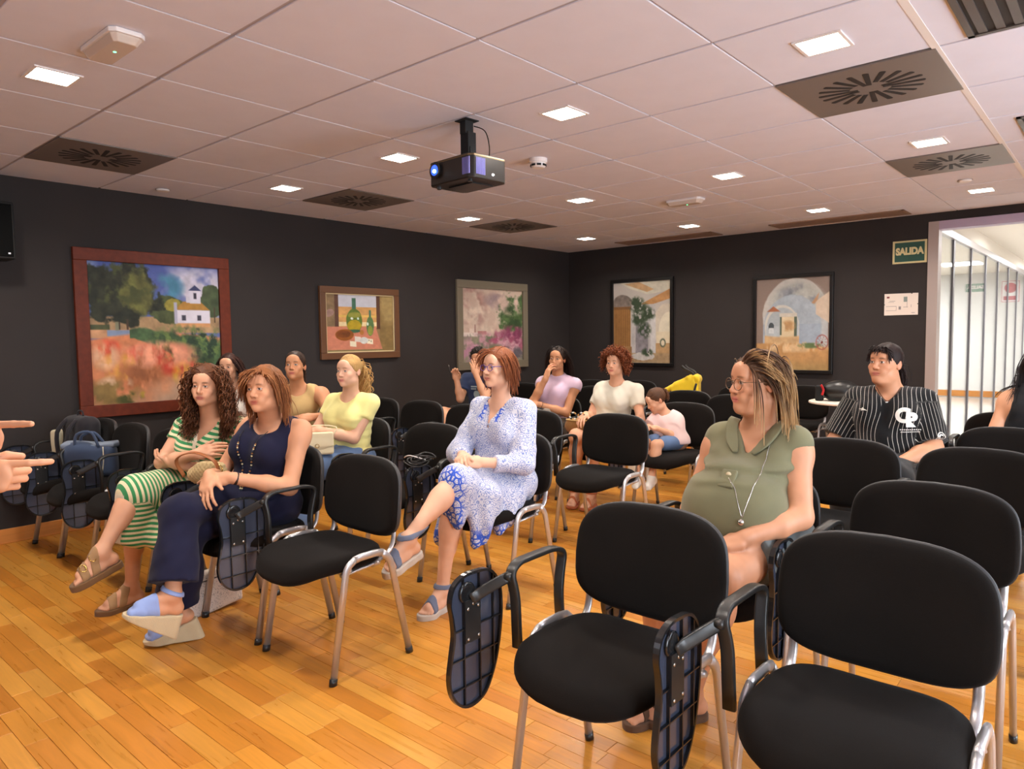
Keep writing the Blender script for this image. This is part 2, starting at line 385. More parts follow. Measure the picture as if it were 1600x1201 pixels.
# ---- emergency lights, sprinklers, smoke detector
def emergency(x, y, rz, lb):
    t = thing('emergency_light', lb, 'emergency light', (x, y, ZC-.001), rz, 'white emergency luminaires')
    s = MB(); w, d = .155, .062
    def ring(a, b_, c, z): return [(-a, -b_+c, z), (-a+c, -b_, z), (a-c, -b_, z), (a, -b_+c, z), (a, b_-c, z), (a-c, b_, z), (-a+c, b_, z), (-a, b_-c, z)]
    rings = [ring(w, d, .02, 0), ring(w, d, .02, -.017)]
    V = [v for r_ in rings for v in r_]; s.add(V, [list(range(8)), [15-k for k in range(8)]]+[[k, 8+k, 8+(k+1) % 8, (k+1) % 8] for k in range(8)])
    bevel(obj('housing', s, m_white_pl, t), .003)
    s = MB(); rings = [ring(w-.008, d-.006, .018, -.017), ring(w-.026, d-.022, .012, -.042)]
    V = [v for r_ in rings for v in r_]; s.add(V, [list(range(8)), [15-k for k in range(8)]]+[[k, 8+k, 8+(k+1) % 8, (k+1) % 8] for k in range(8)])
    bevel(obj('lens_cover', s, mat('emergency_lens', srgb(205, 190, 178), rough=.25), t), .003)
    obj('status_light', MB().lathe([(.004, -.0435), (.006, -.042)], 10, (.02, 0, 0)), mat('green_led', (.05, .6, .2, 1), emis=(.1, 1, .35, 1), estr=6), t)
emergency(-2.86, 1.075, 0, 'white emergency light box with green dot at upper left of the ceiling')
emergency(-2.78, 5.36, 0, 'white emergency light box with green dot in the middle of the far ceiling')
for x, y, lb in ((-5.33, 2.30, 'small white sprinkler disc beside the leftmost air diffuser'), (-.955, 6.13, 'small white sprinkler disc near the exit sign')):
    t = thing('sprinkler_cover', lb, 'sprinkler', (x, y, ZC), 0, 'sprinkler discs'); obj('disc', MB().lathe([(.045, -.002), (.045, -.008), (.038, -.014), (.0, -.015)], 20), m_white_pl, t); obj('collar', MB().lathe([(.03, .0), (.05, -.002)], 20), mat('collar_taupe', srgb(120, 105, 98)), t)  # collar ring in a darker grey-brown than the disc
t = thing('smoke_detector', 'round white smoke detector on the ceiling right of the projector', 'smoke detector', (-2.81, 3.50, ZC), 0)
bevel(obj('base', MB().lathe([(.056, 0), (.056, -.022), (.052, -.028)], 24), m_white_pl, t), .002)
obj('head', MB().lathe([(.048, -.028), (.046, -.048), (.036, -.056), (0, -.058)], 24), m_white_pl, t)
for k in range(8):
    a = 2*math.pi*k/8; obj('vent_slot', MB().box((.0455*math.cos(a), .0455*math.sin(a), -.042), (.004, .013, .006), [[math.cos(a), -math.sin(a), 0], [math.sin(a), math.cos(a), 0], [0, 0, 1]]), m_blackmat, t)

# ---- ceiling projector
t = thing('projector', 'black ceiling projector with glowing blue lens on a short bracket', 'projector', (-2.585, 2.645, ZC), math.radians(-4))
zt, zb = -.205, -.325
def chamfer(w, d, c): return [(-w+c, -d), (w-c, -d), (w, -d+c), (w, d-c), (w-c, d), (-w+c, d), (-w, d-c), (-w, -d+c)]
b1 = MB(); pts = chamfer(.165, .125, .022); b1.prism(pts, zb, zt); bevel(obj('body', b1, mat('projector_black', (.014, .012, .011, 1), rough=.3), t), .006, 3)
tr_ = MB(); tr_.prism(chamfer(.1655, .1255, .022), zt-.012, zt-.006); obj('trim_line', tr_, mat('projector_trim', srgb(120, 100, 70), rough=.4, metal=.5), t)
obj('lens_ring', MB().lathe([(.040, 0), (.042, -.014), (.034, -.016)], 24, (-.095, -.124, (zt+zb)/2+.012), 'y'), m_blackpl, t)
obj('lens', MB().lathe([(.031, 0), (.026, -.016), (.0, -.021)], 24, (-.095, -.126, (zt+zb)/2+.012), 'y'), mat('lens_blue', (.01, .02, .2, 1), rough=.05, emis=(.03, .10, 1, 1), estr=2.2, coat=1), t)
obj('lens_hotspot', MB().lathe([(.010, 0), (.008, -.006), (0, -.007)], 16, (-.088, -.145, (zt+zb)/2+.005), 'y'), mat('lens_core', (.2, .6, 1, 1), emis=(.35, .75, 1, 1), estr=14), t)
v1 = MB()
for k in range(7): v1.box((.105+.008*k, -.1255, (zt+zb)/2), (.0022, .002, .04))
obj('front_vents', v1, mat('vent_lilac', srgb(120, 118, 190), rough=.3), t)
v1 = MB()
for k in range(7): v1.box((.1655, -.09+.009*k, (zt+zb)/2), (.002, .0024, .04))
obj('side_vents', v1, MATS['vent_lilac'], t)
obj('status_light', MB().lathe([(.006, 0), (.005, .004)], 12, (.165, .02, zb+.03), 'x'), mat('white_led', (1, 1, 1, 1), emis=(1, 1, 1, 1), estr=8), t)
fe = MB().lathe([(.012, zb), (.012, zb-.012), (.008, zb-.015)], 12, (-.12, -.09, 0)); fe.lathe([(.012, zb), (.012, zb-.012)], 12, (.12, -.09, 0)); fe.box((0, .02, zb-.003), (.09, .07, .004))
obj('underside_plate', fe, m_blackpl, t)
br = MB().box2((-.03, -.02, zt+.02), (.03, .035, -.06)); br.box2((-.022, -.03, -.07), (.022, .025, 0)); br.box2((-.036, -.012, zt+.03), (.036, .012, zt+.07)); br.box2((-.075, -.06, zt-.002), (.075, .07, zt+.006)); br.box2((-.045, -.045, -.006), (.045, .045, 0))
for a in ((-.07, -.05), (.07, -.05), (.07, .06), (-.07, .06)): br.lathe([(.008, zt), (.008, zt+.018)], 8, (a[0], a[1], 0))
bevel(obj('bracket', br, m_blackmat, t), .003)
cb = MB().sweep(smooth_path([(.03, .02, -.03), (.08, .05, -.06), (.10, .06, -.14), (.05, .10, zt)], 6), .003, n=6); obj('cable', cb, m_blackmat, t)

# ---- loudspeaker on left wall
t = thing('wall_speaker', 'black wall loudspeaker cut by the left edge of the picture', 'loudspeaker', (XW, 1.262, 1.86), 0)
bevel(obj('cabinet', MB().box2((.02, -.13, 0), (.22, .13, .36)), m_blackmat, t), .012, 3)
bevel(obj('grille', MB().box2((.218, -.115, .015), (.226, .115, .345)), mat('speaker_grille', (.004, .004, .004, 1), rough=.9, spec=.1), t), .01, 3)
obj('badge', MB().box2((.226, .085, .03), (.228, .098, .04)), m_alu, t); obj('wall_bracket', MB().box2((0, -.04, .12), (.02, .04, .24)), m_blackmat, t)

# ---- opening, glass corridor beyond the back wall
struct('trim_1', MB().box2((OX0, YB-.015, 0), (OX0+.085, YB+.13, OZ)), mat('frame_grey', srgb(172, 158, 152), rough=.45, metal=.3), 'grey metal post of the corridor opening')
struct('trim_2', MB().box2((OX0+.085, YB-.015, OZ-.075), (OX1, YB+.13, OZ)), m_alu_l, 'lilac grey metal header over the corridor opening')
XG = -1.42; m_cfl = mat('corridor_floor', srgb(205, 198, 188), rough=.18); m_cce = mat('corridor_ceiling', srgb(222, 212, 200), rough=.85)
struct('floor_corridor', MB().box2((-6, YB+.05, -.12), (XR+.3, YC+.1, -.002)), m_cfl, 'pale glossy corridor floor')
struct('ceiling_corridor', MB().box2((-6, YB+.12, 2.50), (XR+.3, YC+.1, 2.6)), m_cce, 'plain corridor ceiling')
struct('wall_corridor_right', MB().box2((.25, YB+.12, 0), (.37, YC, 2.5)), m_wall_white, 'white corridor wall')
struct('wall_corridor_end', MB().box2((-6, YC, 0), (.37, YC+.1, 2.5)), m_wall_white, 'white end wall of the corridor')
struct('wall_beyond_glass', MB().box2((-6, YB+.12, 0), (-5.9, YC, 2.5)), m_wall_white, 'white wall of the room beyond the glass')
bb = struct('baseboard_corridor', MB().box2((-6, YC-.02, 0.02), (.25, YC, .14)), m_base, 'honey coloured skirting on the corridor end wall')
m_glass = thin_glass('partition_glass', (.93, .95, .95, 1))
gp = thing('glass_partition', 'tall glass partition with slim grey mullions running along the corridor', 'glass wall', (XG, YB+.12, 0))
ym = [.13, .84, 1.89, 2.96, 4.02, 5.10, 6.16, 7.22, 8.28, 9.27]
obj('top_rail', MB().box2((-.03, 0, 2.27), (.03, 9.27, 2.34)), m_alu, gp); obj('bottom_rail', MB().box2((-.03, 0, 0), (.03, 9.27, .12)), m_alu, gp)
obj('fascia', MB().box2((-.02, 0, 2.34), (.02, 9.27, 2.5)), m_cce, gp)
for k, y in enumerate(ym):
    w_ = .022 if k != 1 else .04
    obj('mullion', MB().box2((-.014, y-w_, .12), (.014, y+w_, 2.27)), mat('mullion_grey', srgb(128, 124, 128), rough=.4, metal=.4), gp)
    if k: obj('pane', MB().box2((-.005, ym[k-1]+.02, .12), (.005, y-w_, 2.27)), m_glass, gp)
def wall_sign(name, lb, cat, x, z, w, h, base, bc, parts):
    t = thing(name, lb, cat, (x, YC-.004, z)); bevel(obj('board', MB().box2((-w/2, -.006, -h/2), (w/2, .003, h/2)), mat(name+'_'+base, bc, rough=.4), t), .002); parts(t)
def s1(t):
    me = text_mesh('lettering', 'SALIDA', .085, bold=.004); o = obj('lettering', me, m_white_pl, t, (0, -.008, .03)); o.rotation_euler = (math.pi/2, 0, 0)
    obj('edge', MB().box2((-.17, -.0075, -.115), (.17, -.0065, -.06)), m_white_pl, t)
wall_sign('exit_sign', 'small green exit sign mirrored in the corridor glass', 'exit sign', -.42, 2.19, .34, .21, 'green', srgb(40, 125, 85), s1)
def s2(t):
    obj('symbol', MB().lathe([(.10, 0), (.10, -.004)], 24, (0, -.006, .07), 'y'), mat('sign_red', srgb(196, 50, 70), rough=.4), t); obj('caption', MB().box2((-.11, -.0085, -.17), (.11, -.006, -.09)), MATS['sign_red'], t)
    for k in range(4): obj('border', MB().box2([(-.14, -.0085, -.205), (-.14, -.0085, .195), (-.145, -.0085, -.2), (.135, -.0085, -.2)][k], [(.14, -.006, -.195), (.14, -.006, .205), (-.135, -.006, .2), (.145, -.006, .2)][k]), MATS['sign_red'], t)
wall_sign('fire_sign', 'small red and white fire notice mirrored in the corridor glass', 'sign', -1.0, 2.11, .30, .42, 'white', srgb(235, 228, 228), s2)
for i, (x, y, p) in enumerate(((-3.2, 9.2, 150), (-3.2, 12.2, 150), (-3.2, 15.2, 150), (-.6, 10.2, 30), (-.6, 14.2, 42))):  # panel lamps added to brighten the corridor and the room behind the glass
    t = thing('added_corridor_light', 'added square flat ceiling panel lamp %s, %s' % ('beyond the glass partition' if x < -2 else 'in the corridor', ('nearest the hall', 'in the middle', 'farthest away', 'near its entrance', 'near its far end')[i]), 'ceiling light', (x, y, 2.5), 0, 'added corridor panel lamps')
    bevel(obj('frame', MB().box2((-.3, -.3, -.012), (.3, .3, 0)), m_white_pl, t), .004); obj('diffuser', MB().box2((-.28, -.28, -.014), (.28, .28, -.011)), mat('added_panel_glow', (1, 1, 1, 1), emis=(.95, .98, 1, 1), estr=5), t)
    ld = bpy.data.lights.new('added_panel_lamp', 'AREA'); ld.size = .55; ld.energy = p; ld.color = (.96, .98, 1.0); lo = bpy.data.objects.new('added_panel_lamp', ld); COL.objects.link(lo); lo.parent = t; lo.location = (0, 0, -.03)

# ---- projection screen (the audience faces it)
m_scr = mat('screen_cloth', srgb(240, 240, 240), rough=.9, emis=(.80, .86, 1, 1), estr=1.2)  # cloth emits its own glow, the projector casts no beam
t = thing('projection_screen', 'white projection screen on the front wall, its cloth glowing in place of projected light', 'screen', (-2.75, YF+.075, 1.0))
obj('cloth', MB().box2((-1.1, -.004, 0), (1.1, .004, 1.25)), m_scr, t); obj('case', MB().lathe([(.04, -1.2), (.04, 1.2)], 16, (0, 0, 1.29), 'x'), m_white_pl, t); obj('weight_bar', MB().lathe([(.014, -1.12), (.014, 1.12)], 12, (0, 0, 0), 'x'), m_blackpl, t)

# ---- signs on the back wall
t = thing('exit_sign', 'green SALIDA exit sign with cream border on the dark back wall', 'exit sign', (-1.615, YB-.003, 2.087))
bevel(obj('board', MB().box2((-.145, -.006, -.107), (.145, .002, .107)), mat('sign_cream', srgb(205, 190, 140), rough=.35), t), .002)
obj('field', MB().box2((-.126, -.0072, -.090), (.126, -.0055, .090)), mat('sign_green', srgb(22, 72, 58), rough=.3), t)
o = obj('lettering', text_mesh('lettering', 'SALIDA', .088, bold=.0050, sx=.80), mat('sign_letters', srgb(214, 200, 150), rough=.4), t, (0, -.0085, .004)); o.rotation_euler = (math.pi/2, 0, 0)
t = thing('evacuation_plan', 'white printed floor plan notice below the exit sign', 'notice', (-1.678, YB-.003, 1.597))
bevel(obj('sheet', MB().box2((-.145, -.004, -.103), (.145, .002, .103)), mat('paper_white', srgb(226, 212, 200), rough=.3), t), .001)
pr = MB()
for a in ((-.13, -.02, -.04, -.016), (-.13, -.06, -.04, -.057), (-.042, -.06, -.039, -.016), (-.02, -.05, 0, -.02), (.02, -.03, .06, -.026), (.05, -.03, .053, .02), (.085, -.03, .088, -.005), (.09, -.085, .12, -.08), (-.1, .03, -.05, .034), (-.11, .02, -.06, .023)): pr.box2((a[0], -.0046, a[1]), (a[2], -.0042, a[3]))
obj('printed_lines', pr, mat('ink_grey', srgb(140, 132, 130), rough=.6), t)
obj('printed_block', MB().box2((.022, -.0047, .022), (.054, -.0042, .07)), mat('ink_green', srgb(128, 138, 132)), t); obj('printed_logo', MB().box2((-.124, -.0047, .06), (-.1, -.0042, .077)), mat('ink_red', srgb(120, 50, 52)), t)
for a in ((-.145, 0), (.142, 0), (.09, .1)): obj('clip', MB().box2((a[0]-.004, -.007, a[1]-.004), (a[0]+.006, -.003, a[1]+.004)), m_blackpl, t)
# ================================================================= CHAIRS
m_fab = mat('chair_fabric_black', (.0085, .0066, .0056, 1), rough=.95, spec=.08, sheen=.03); add_noise_var(m_fab, scale=5, amt=.12, bump=.35, bscale=900)
m_shell = mat('chair_shell_plastic', (.035, .034, .036, 1), rough=.55)
m_steel = mat('chair_steel_silver', srgb(196, 193, 194), rough=.34, metal=.75)
m_arm = mat('chair_arm_plastic', (.020, .019, .018, 1), rough=.36)
m_tab = mat('tablet_plastic', (.011, .011, .012, 1), rough=.16, spec=.6)
m_tabin = mat('tablet_inner', (.040, .048, .075, 1), rough=.20, spec=.8)  # blue tint paints the light reflected in black plastic into the base colour
m_plate = mat('hinge_plate', (.012, .012, .012, 1), rough=.38)
m_screw = mat('screw_zinc', srgb(200, 196, 190), rough=.25, metal=.9)
def superell(n, ax, ay, e, f=None):
    out = []
    for k in range(n):
        a = 2*math.pi*k/n; c, s = math.cos(a), math.sin(a)
        x = ax*math.copysign(abs(c)**(2/e), c); y = ay*math.copysign(abs(s)**(2/e), s)
        if f: x, y = f(x, y)
        out.append((x, y))
    return out
def cushion(outline, layers, place):
    """stack of scaled outlines closed with a fan; place maps (x,y,h)->xyz"""
    n = len(outline); V = []; F = []
    cx = sum(p[0] for p in outline)/n; cy = sum(p[1] for p in outline)/n
    for sc, h in layers:
        for p in outline:
            d = math.hypot(p[0]-cx, p[1]-cy); k = max(0, (d-sc)/d) if d else 1
            V.append(place(cx+(p[0]-cx)*k, cy+(p[1]-cy)*k, h))
    m = len(layers)
    for i in range(m-1):
        for k in range(n): F.append([i*n+k, i*n+(k+1) % n, (i+1)*n+(k+1) % n, (i+1)*n+k])
    for lay, flip in ((0, True), (m-1, False)):
        prev = [lay*n+k for k in range(n)]; sc0, h = layers[lay]
        for fr_ in (.66, .33):
            cur = []
            for k in range(n):
                p = outline[k]; d = math.hypot(p[0]-cx, p[1]-cy); kk = max(0, (d-sc0)/d)*fr_; cur.append(len(V)); V.append(place(cx+(p[0]-cx)*kk, cy+(p[1]-cy)*kk, h))
            for k in range(n):
                q = [prev[k], prev[(k+1) % n], cur[(k+1) % n], cur[k]]; F.append(q[::-1] if flip else q)
            prev = cur
        c = len(V); V.append(place(cx, cy, h))
        for k in range(n):
            q = [prev[k], prev[(k+1) % n], c]; F.append(q[::-1] if flip else q)
    return MB().add(V, F)
def chair_meshes():
    M = {}
    # seat: rounded front, waterfall edge
    so = superell(44, .228, .205, 3.6, lambda x, y: (x*(1.0 if y > 0 else 1+.03*y/.205), y-.05-(.022*(1-(x/.228)**2) if y < 0 else 0)))
    def sp(x, y, h):
        t = max(0, (-.13-y)/.13); z = .432+h-.030*t*t
        z += .010*max(0, (abs(x)/.22))**2 - .004 + (.012*((y-.02)/.12)**2 if y > .02 else 0)
        return (x, y, z)
    M['seat'] = cushion(so, [(.03, -.022), (.008, -.017), (0, -.004), (.001, .012), (.006, .026), (.018, .037), (.04, .042)], sp).mesh('seat', True)
    M['seat_pan'] = cushion(so, [(.045, -.03), (.03, -.022)], sp).mesh('seat_pan', True)
    # backrest: outline in (x, z), curved in plan, slightly reclined
    def bo(x, y):
        yy = y
        if y > 0: yy = y*(1-.10*(x/.25)**2)
        else: yy = y*(1-.10*(x/.25)**2)
        return (x*(1-.035*max(0, y)/.165), yy)
    oo = superell(56, .249, .166, 4.2, bo)
    def bp(off):
        def f(x, z, h):
            y = .184+.085*(z/.165)*.19 - .55*x*x*.9 + .012*(z/.165)**2*.5
            return (x, y+off-h, .649+z)
        return f
    M['backrest'] = cushion(oo, [(.012, -.016), (.002, -.012), (0, .0), (.004, .012), (.014, .021), (.035, .026)], bp(.008)).mesh('backrest', True)
    o2 = [(x*1.012, y*1.012) for x, y in oo]
    M['back_shell'] = cushion(o2, [(.03, -.03), (.008, -.026), (0, -.014), (.0, -.006), (.006, -.003)], bp(.010)).mesh('back_shell', True)
    # frame
    for s, nm in ((-1, 'L'), (1, 'R')):
        x = .238*s
        fl = round_path([(x*1.02, -.165, .012), (x, -.088, .436), (x, -.045, .462)], .05)
        rl = round_path([(x*1.02, .215, .012), (x, .128, .425), (x, .085, .462)], .05)
        M['leg_f'+nm] = MB().sweep(fl, .0105, .0155, 12, side=(1, 0, 0)).mesh('leg', True)
        M['leg_r'+nm] = MB().sweep(rl, .0105, .0155, 12, side=(1, 0, 0)).mesh('leg', True)
        M['cap_f'+nm] = MB().sweep([(x*1.02, -.1672, 0), (x*1.02, -.163, .026)], .0125, .0175, 10, side=(1, 0, 0)).mesh('foot_cap', True)
        M['cap_r'+nm] = MB().sweep([(x*1.02, .2175, 0), (x*1.02, .212, .026)], .0125, .0175, 10, side=(1, 0, 0)).mesh('foot_cap', True)
        M['rail'+nm] = MB().sweep([(x, -.048, .4605), (x, -.02, .465), (x, .05, .466), (x, .088, .4605)], .0105, .0155, 12, side=(1, 0, 0)).mesh('seat_rail', True)
        M['sup'+nm] = MB().sweep(round_path([(x*.86, -.09, .40), (x*.87, .08, .415), (x*.88, .165, .45), (x*.88, .185, .60)], .06), .0125, .0075, 10, side=(1, 0, 0)).mesh('back_support', True)
    cb = MB()
    for y in (-.07, .07): cb.sweep([(-.236, y, .425), (-.2, y, .404), (.2, y, .404), (.236, y, .425)], .010, .010, 8)
    M['crossbar'] = cb.mesh('crossbar', True)
    # armrest loop on the sitter's right (local -x)
    ax = -.272
    ap = round_path([(ax+.018, -.128, .425), (ax+.012, -.128, .58), (ax, -.138, .645), (ax-.004, -.10, .668), (ax, .06, .672), (ax, .118, .655), (ax+.002, .098, .585), (ax+.010, .080, .53), (ax+.016, .080, .43)], .03, 5)
    M['armrest'] = MB().sweep(ap, .0165, .0075, 12, side=(1, 0, 0), flat=True).mesh('armrest', True)
    # folded writing tablet: bean shaped tray hanging beside the arm, ribs toward the chair
    ctl = [(.010, .395), (.075, .385), (.118, .335), (.128, .26), (.118, .17), (.096, .09), (.055, .02), (.0, -.002), (-.05, .01), (-.086, .05), (-.098, .105), (-.088, .17), (-.078, .225), (-.082, .28), (-.09, .325), (-.075, .37), (-.035, .392)]
    ol = smooth_path(ctl, 4, True)
    def place(u, v, w): # u across (toward +y), v up, w thickness (toward +x)
        return (-.356+w+.02*(u/.1)*0-.10*(v-.4)*0, -.215+u, .258+v)
    def P3(V): return [place(*v) for v in V]
    n = len(ol); cx, cy = 0.015, .2
    tm = MB()
    outer = [(p[0], p[1]) for p in ol]; inn = []
    for p in ol:
        d = math.hypot(p[0]-cx, p[1]-cy); inn.append((cx+(p[0]-cx)*(d-.008)/d, cy+(p[1]-cy)*(d-.008)/d))
    V = [(p[0], p[1], -.006) for p in outer]+[(p[0], p[1], .010) for p in outer]+[(p[0], p[1], .010) for p in inn]+[(p[0], p[1], .0) for p in inn]
    F = [list(range(n))]
    for a in range(3): F += [[a*n+k, (a+1)*n+k, (a+1)*n+(k+1) % n, a*n+(k+1) % n] for k in range(n)]
    tm.add(P3(V), F); M['tablet'] = tm.mesh('writing_tablet')
    M['tray'] = MB().add(P3([(p[0], p[1], .0003) for p in inn]), [list(range(n))[::-1]]).mesh('tray_floor')
    import bisect
    def inside(u, v):
        c_ = False
        for i in range(n):
            x1, y1 = inn[i]; x2, y2 = inn[(i+1) % n]
            if (y1 > v) != (y2 > v) and u < (x2-x1)*(v-y1)/(y2-y1)+x1: c_ = not c_
        return c_
    M['ribs'] = []
    def rib(horizontal, pos):
        ks = np.linspace(-.13, .42, 221); ok = [t for t in ks if (inside(t, pos) if horizontal else inside(pos, t))]
        if not ok: return
        a, b_ = min(ok), max(ok); m = (a+b_)/2; h = (b_-a)/2
        if horizontal: q = MB().box(place(m, pos, .0045), (.0045, h, .0017))
        else: q = MB().box(place(pos, m, .0045), (.0045, .0017, h))
        M['ribs'].append(q.mesh('rib'))
    for v in (.065, .15, .235): rib(True, v)
    for u in (-.035, .03, .088): rib(False, u)
    M['plate'] = MB().box(place(-.005, .255, .011), (.003, .031, .062)).mesh('hinge_plate')
    M['screws'] = [MB().lathe([(.0046, 0), (.0046, .003), (.002, .0035)], 8, place(u, v, .014), 'x').mesh('screw', True) for u, v in ((-.026, .293), (-.005, .305), (.016, .295), (-.026, .205), (.016, .207))]
    M['cup'] = MB().lathe([(.030, -.004), (.032, .007), (.026, .010), (.012, .008)], 18, place(-.02, .338, .0), 'x').mesh('pivot_cup', True)
    bk = MB().sweep(round_path([(ax-.002, -.13, .635), (ax-.03, -.165, .615), (ax-.066, -.205, .585), (ax-.072, -.225, .575)], .03), .016, .0055, 8, side=(0, .2, 1), flat=True)
    bk.lathe([(.012, -.010), (.012, .010)], 12, (ax-.002, -.14, .634), 'x')
    M['bracket'] = bk.mesh('tablet_bracket', True)
    return M
CM = chair_meshes()
def make_chair(label, bx, by, rz=0.0, arm=True, group='black stacking chairs with folding tablets'):
    t = thing('conference_chair', label, 'chair', (bx, by-.185, 0), rz, group)
    obj('seat', CM['seat'], m_fab, t); obj('seat_pan', CM['seat_pan'], m_shell, t)
    obj('backrest', CM['backrest'], m_fab, t); obj('back_shell', CM['back_shell'], m_shell, t)
    for k in ('fL', 'fR', 'rL', 'rR'):
        lg = obj('leg', CM['leg_'+k], m_steel, t); obj('foot_cap', CM['cap_'+k], m_blackpl, lg)
    for k in ('L', 'R'): obj('seat_rail', CM['rail'+k], m_steel, t); obj('back_support', CM['sup'+k], m_steel, t)
    obj('crossbar', CM['crossbar'], m_steel, t)
    if arm:
        obj('armrest', CM['armrest'], m_arm, t); obj('tablet_bracket', CM['bracket'], m_arm, t)
        tb = obj('writing_tablet', CM['tablet'], m_tab, t); obj('tray_floor', CM['tray'], m_tabin, tb); obj('pivot_cup', CM['cup'], m_tab, tb)
        for r_ in CM['ribs']: obj('rib', r_, m_tab, tb)
        obj('hinge_plate', CM['plate'], m_plate, tb)
        for s in CM['screws']: obj('screw', s, m_screw, tb)
    return t
CH = {}
for key, bx, by, rz, lb in [
    ('L1', -5.20, 1.77, 0, 'black chair in the front row against the left wall, holding the backpack and denim bag'),
    ('L2', -4.72, 1.78, 0, 'empty black front row chair right beside the chair with the backpack'),
    ('L3', -4.20, 1.82, 0, 'empty black front row chair beside the woman in the striped green dress'),
    ('C1', -3.66, 1.87, 0, 'black chair under the woman in the striped green dress'),
    ('C2', -3.08, 1.90, 0, 'black chair under the woman in navy'),
    ('C3', -2.51, 1.89, 0, 'empty black chair ending the front row, right of the woman in navy'),
    ('F1', -1.064, 1.837, 0, 'large foreground black chair with a ribbed tablet on each side of it'),
    ('F2', -.447, 1.90, 0, 'nearest and largest black chair at the bottom right'),
    ('R2a', -5.02, 2.82, 0, 'black chair under the woman in white by the big landscape painting'),
    ('R2b', -4.40, 2.85, 0, 'black chair under the woman in the beige tank top'),
    ('R2c', -3.76, 2.86, 0, 'black chair under the woman in the yellow shirt'),
    ('R2d', -3.137, 2.887, 0, 'empty black chair just left of the woman in the blue patterned dress'),
    ('R2e', -2.50, 2.90, 0, 'black chair under the woman in the blue patterned dress'),
    ('R2f', -1.07, 2.62, 0, 'black chair under the woman in the olive top'),
    ('R2g', -.49, 2.70, 0, 'empty black chair directly behind the nearest chair'),
    ('R3a', -4.90, 3.89, 0, 'empty black chair behind the woman in yellow, near the still-life painting'),
    ('R3b', -4.39, 3.917, 0, 'empty third row chair below the wall gap between still-life and rose paintings'),
    ('R3c', -3.82, 3.895, 0, 'empty black chair directly behind the left shoulder of the woman in the blue dress'),
    ('R3d', -3.136, 3.836, 0, 'empty black chair in front of the woman in lilac'),
    ('R3e', -2.538, 3.946, 0, 'empty black chair in the middle, in front of the woman in white and the child'),
    ('R3f', -1.031, 3.626, 0, 'empty black chair in front of the woman in the pinstripe shirt'),
    ('R3g', -.474, 3.647, 0, 'empty black chair at the right, third back from the camera'),
    ('R4a', -4.42, 4.86, 0, 'black chair under the boy in the navy shirt'),
    ('R4b', -3.74, 4.90, 0, 'black chair under the woman in lilac'),
    ('R4c', -3.13, 4.90, 0, 'black chair under the curly haired woman in white'),
    ('R4d', -2.549, 4.92, 0, 'black chair under the child in pink'),
    ('R4e', -1.00, 4.58, 0, 'black chair under the woman in the pinstripe shirt'),
    ('R4f', -.466, 4.536, 0, 'empty black chair at the right edge, in front of the dark haired woman in black'),
    ('R5a', -5.12, 6.10, 0, 'far empty black chair left of the woman in lilac'),
    ('R5b', -4.17, 6.10, 0, 'far empty black chair between the woman in lilac and the curly haired woman'),
    ('R5c', -3.10, 6.03, 0, 'empty black chair behind the child, in front of the yellow pushchair'),
    ('R5d', -2.545, 5.80, 0, 'empty black chair beside the pushchair, behind the head of the woman in olive'),
    ('R5e', -.557, 5.40, 0, 'black chair under the dark haired woman at the right edge'),
    ('R6a', -4.83, 6.99, 0, 'back row black chair under the left side of the courtyard painting'),
    ('R6b', -4.275, 7.12, 0, 'back row black chair under the courtyard painting'),
    ('R6d', -2.92, 6.84, 0, 'back row black chair right of the yellow pushchair'),
    ('R6e', -2.44, 7.20, 0, 'back row black chair beside the small white table')]:
    CH[key] = make_chair(lb, bx, by, rz, key != 'R6d')
# ================================================================= IMPLICIT BODY MODELLER
A3 = lambda *v: np.array(v, float)
def nrm(v): v = np.asarray(v, float); return v/(np.linalg.norm(v)+1e-12)
def smin(a, b, k):
    h = np.clip(.5+.5*(b-a)/k, 0, 1); return b*(1-h)+a*h-k*h*(1-h)
class Cap:
    def __init__(s, a, b, ra, rb=None):
        s.a = np.asarray(a, np.float32); s.b = np.asarray(b, np.float32); s.ra = ra; s.rb = ra if rb is None else rb
        r = max(s.ra, s.rb); s.lo = np.minimum(s.a, s.b)-r; s.hi = np.maximum(s.a, s.b)+r
    def __call__(s, P):
        ba = s.b-s.a; pa = P-s.a; h = np.clip(pa@ba/(ba@ba+1e-12), 0, 1)
        q = pa-h[:, None]*ba; return np.sqrt(np.einsum('ij,ij->i', q, q))-(s.ra+(s.rb-s.ra)*h)
class Ell:
    def __init__(s, c, r, R=None):
        s.c = np.asarray(c, np.float32); s.r = np.asarray(r, np.float32); s.R = None if R is None else np.asarray(R, np.float32)
        m = s.r.max() if R is not None else s.r; s.lo = s.c-m; s.hi = s.c+m
    def __call__(s, P):
        q = P-s.c
        if s.R is not None: q = q@s.R
        u = q/s.r; v = u/s.r; k0 = np.sqrt(np.einsum('ij,ij->i', u, u)); k1 = np.sqrt(np.einsum('ij,ij->i', v, v))+1e-9
        return k0*(k0-1)/k1
class Box:
    def __init__(s, c, h, R=None, r=.01):
        s.c = np.asarray(c, np.float32); s.h = np.asarray(h, np.float32); s.R = np.eye(3, dtype=np.float32) if R is None else np.asarray(R, np.float32); s.r = r
        m = np.linalg.norm(s.h); s.lo = s.c-m; s.hi = s.c+m
    def __call__(s, P):
        q = np.abs((P-s.c)@s.R)-(s.h-s.r); o = np.maximum(q, 0)
        return np.sqrt(np.einsum('ij,ij->i', o, o))+np.minimum(q.max(1), 0)-s.r
class Half:
    """half-space, inside where n.(p-c) < 0"""
    def __init__(s, n, c): s.n = nrm(n).astype(np.float32); s.c = np.asarray(c, np.float32)
    def __call__(s, P): return (P-s.c)@s.n
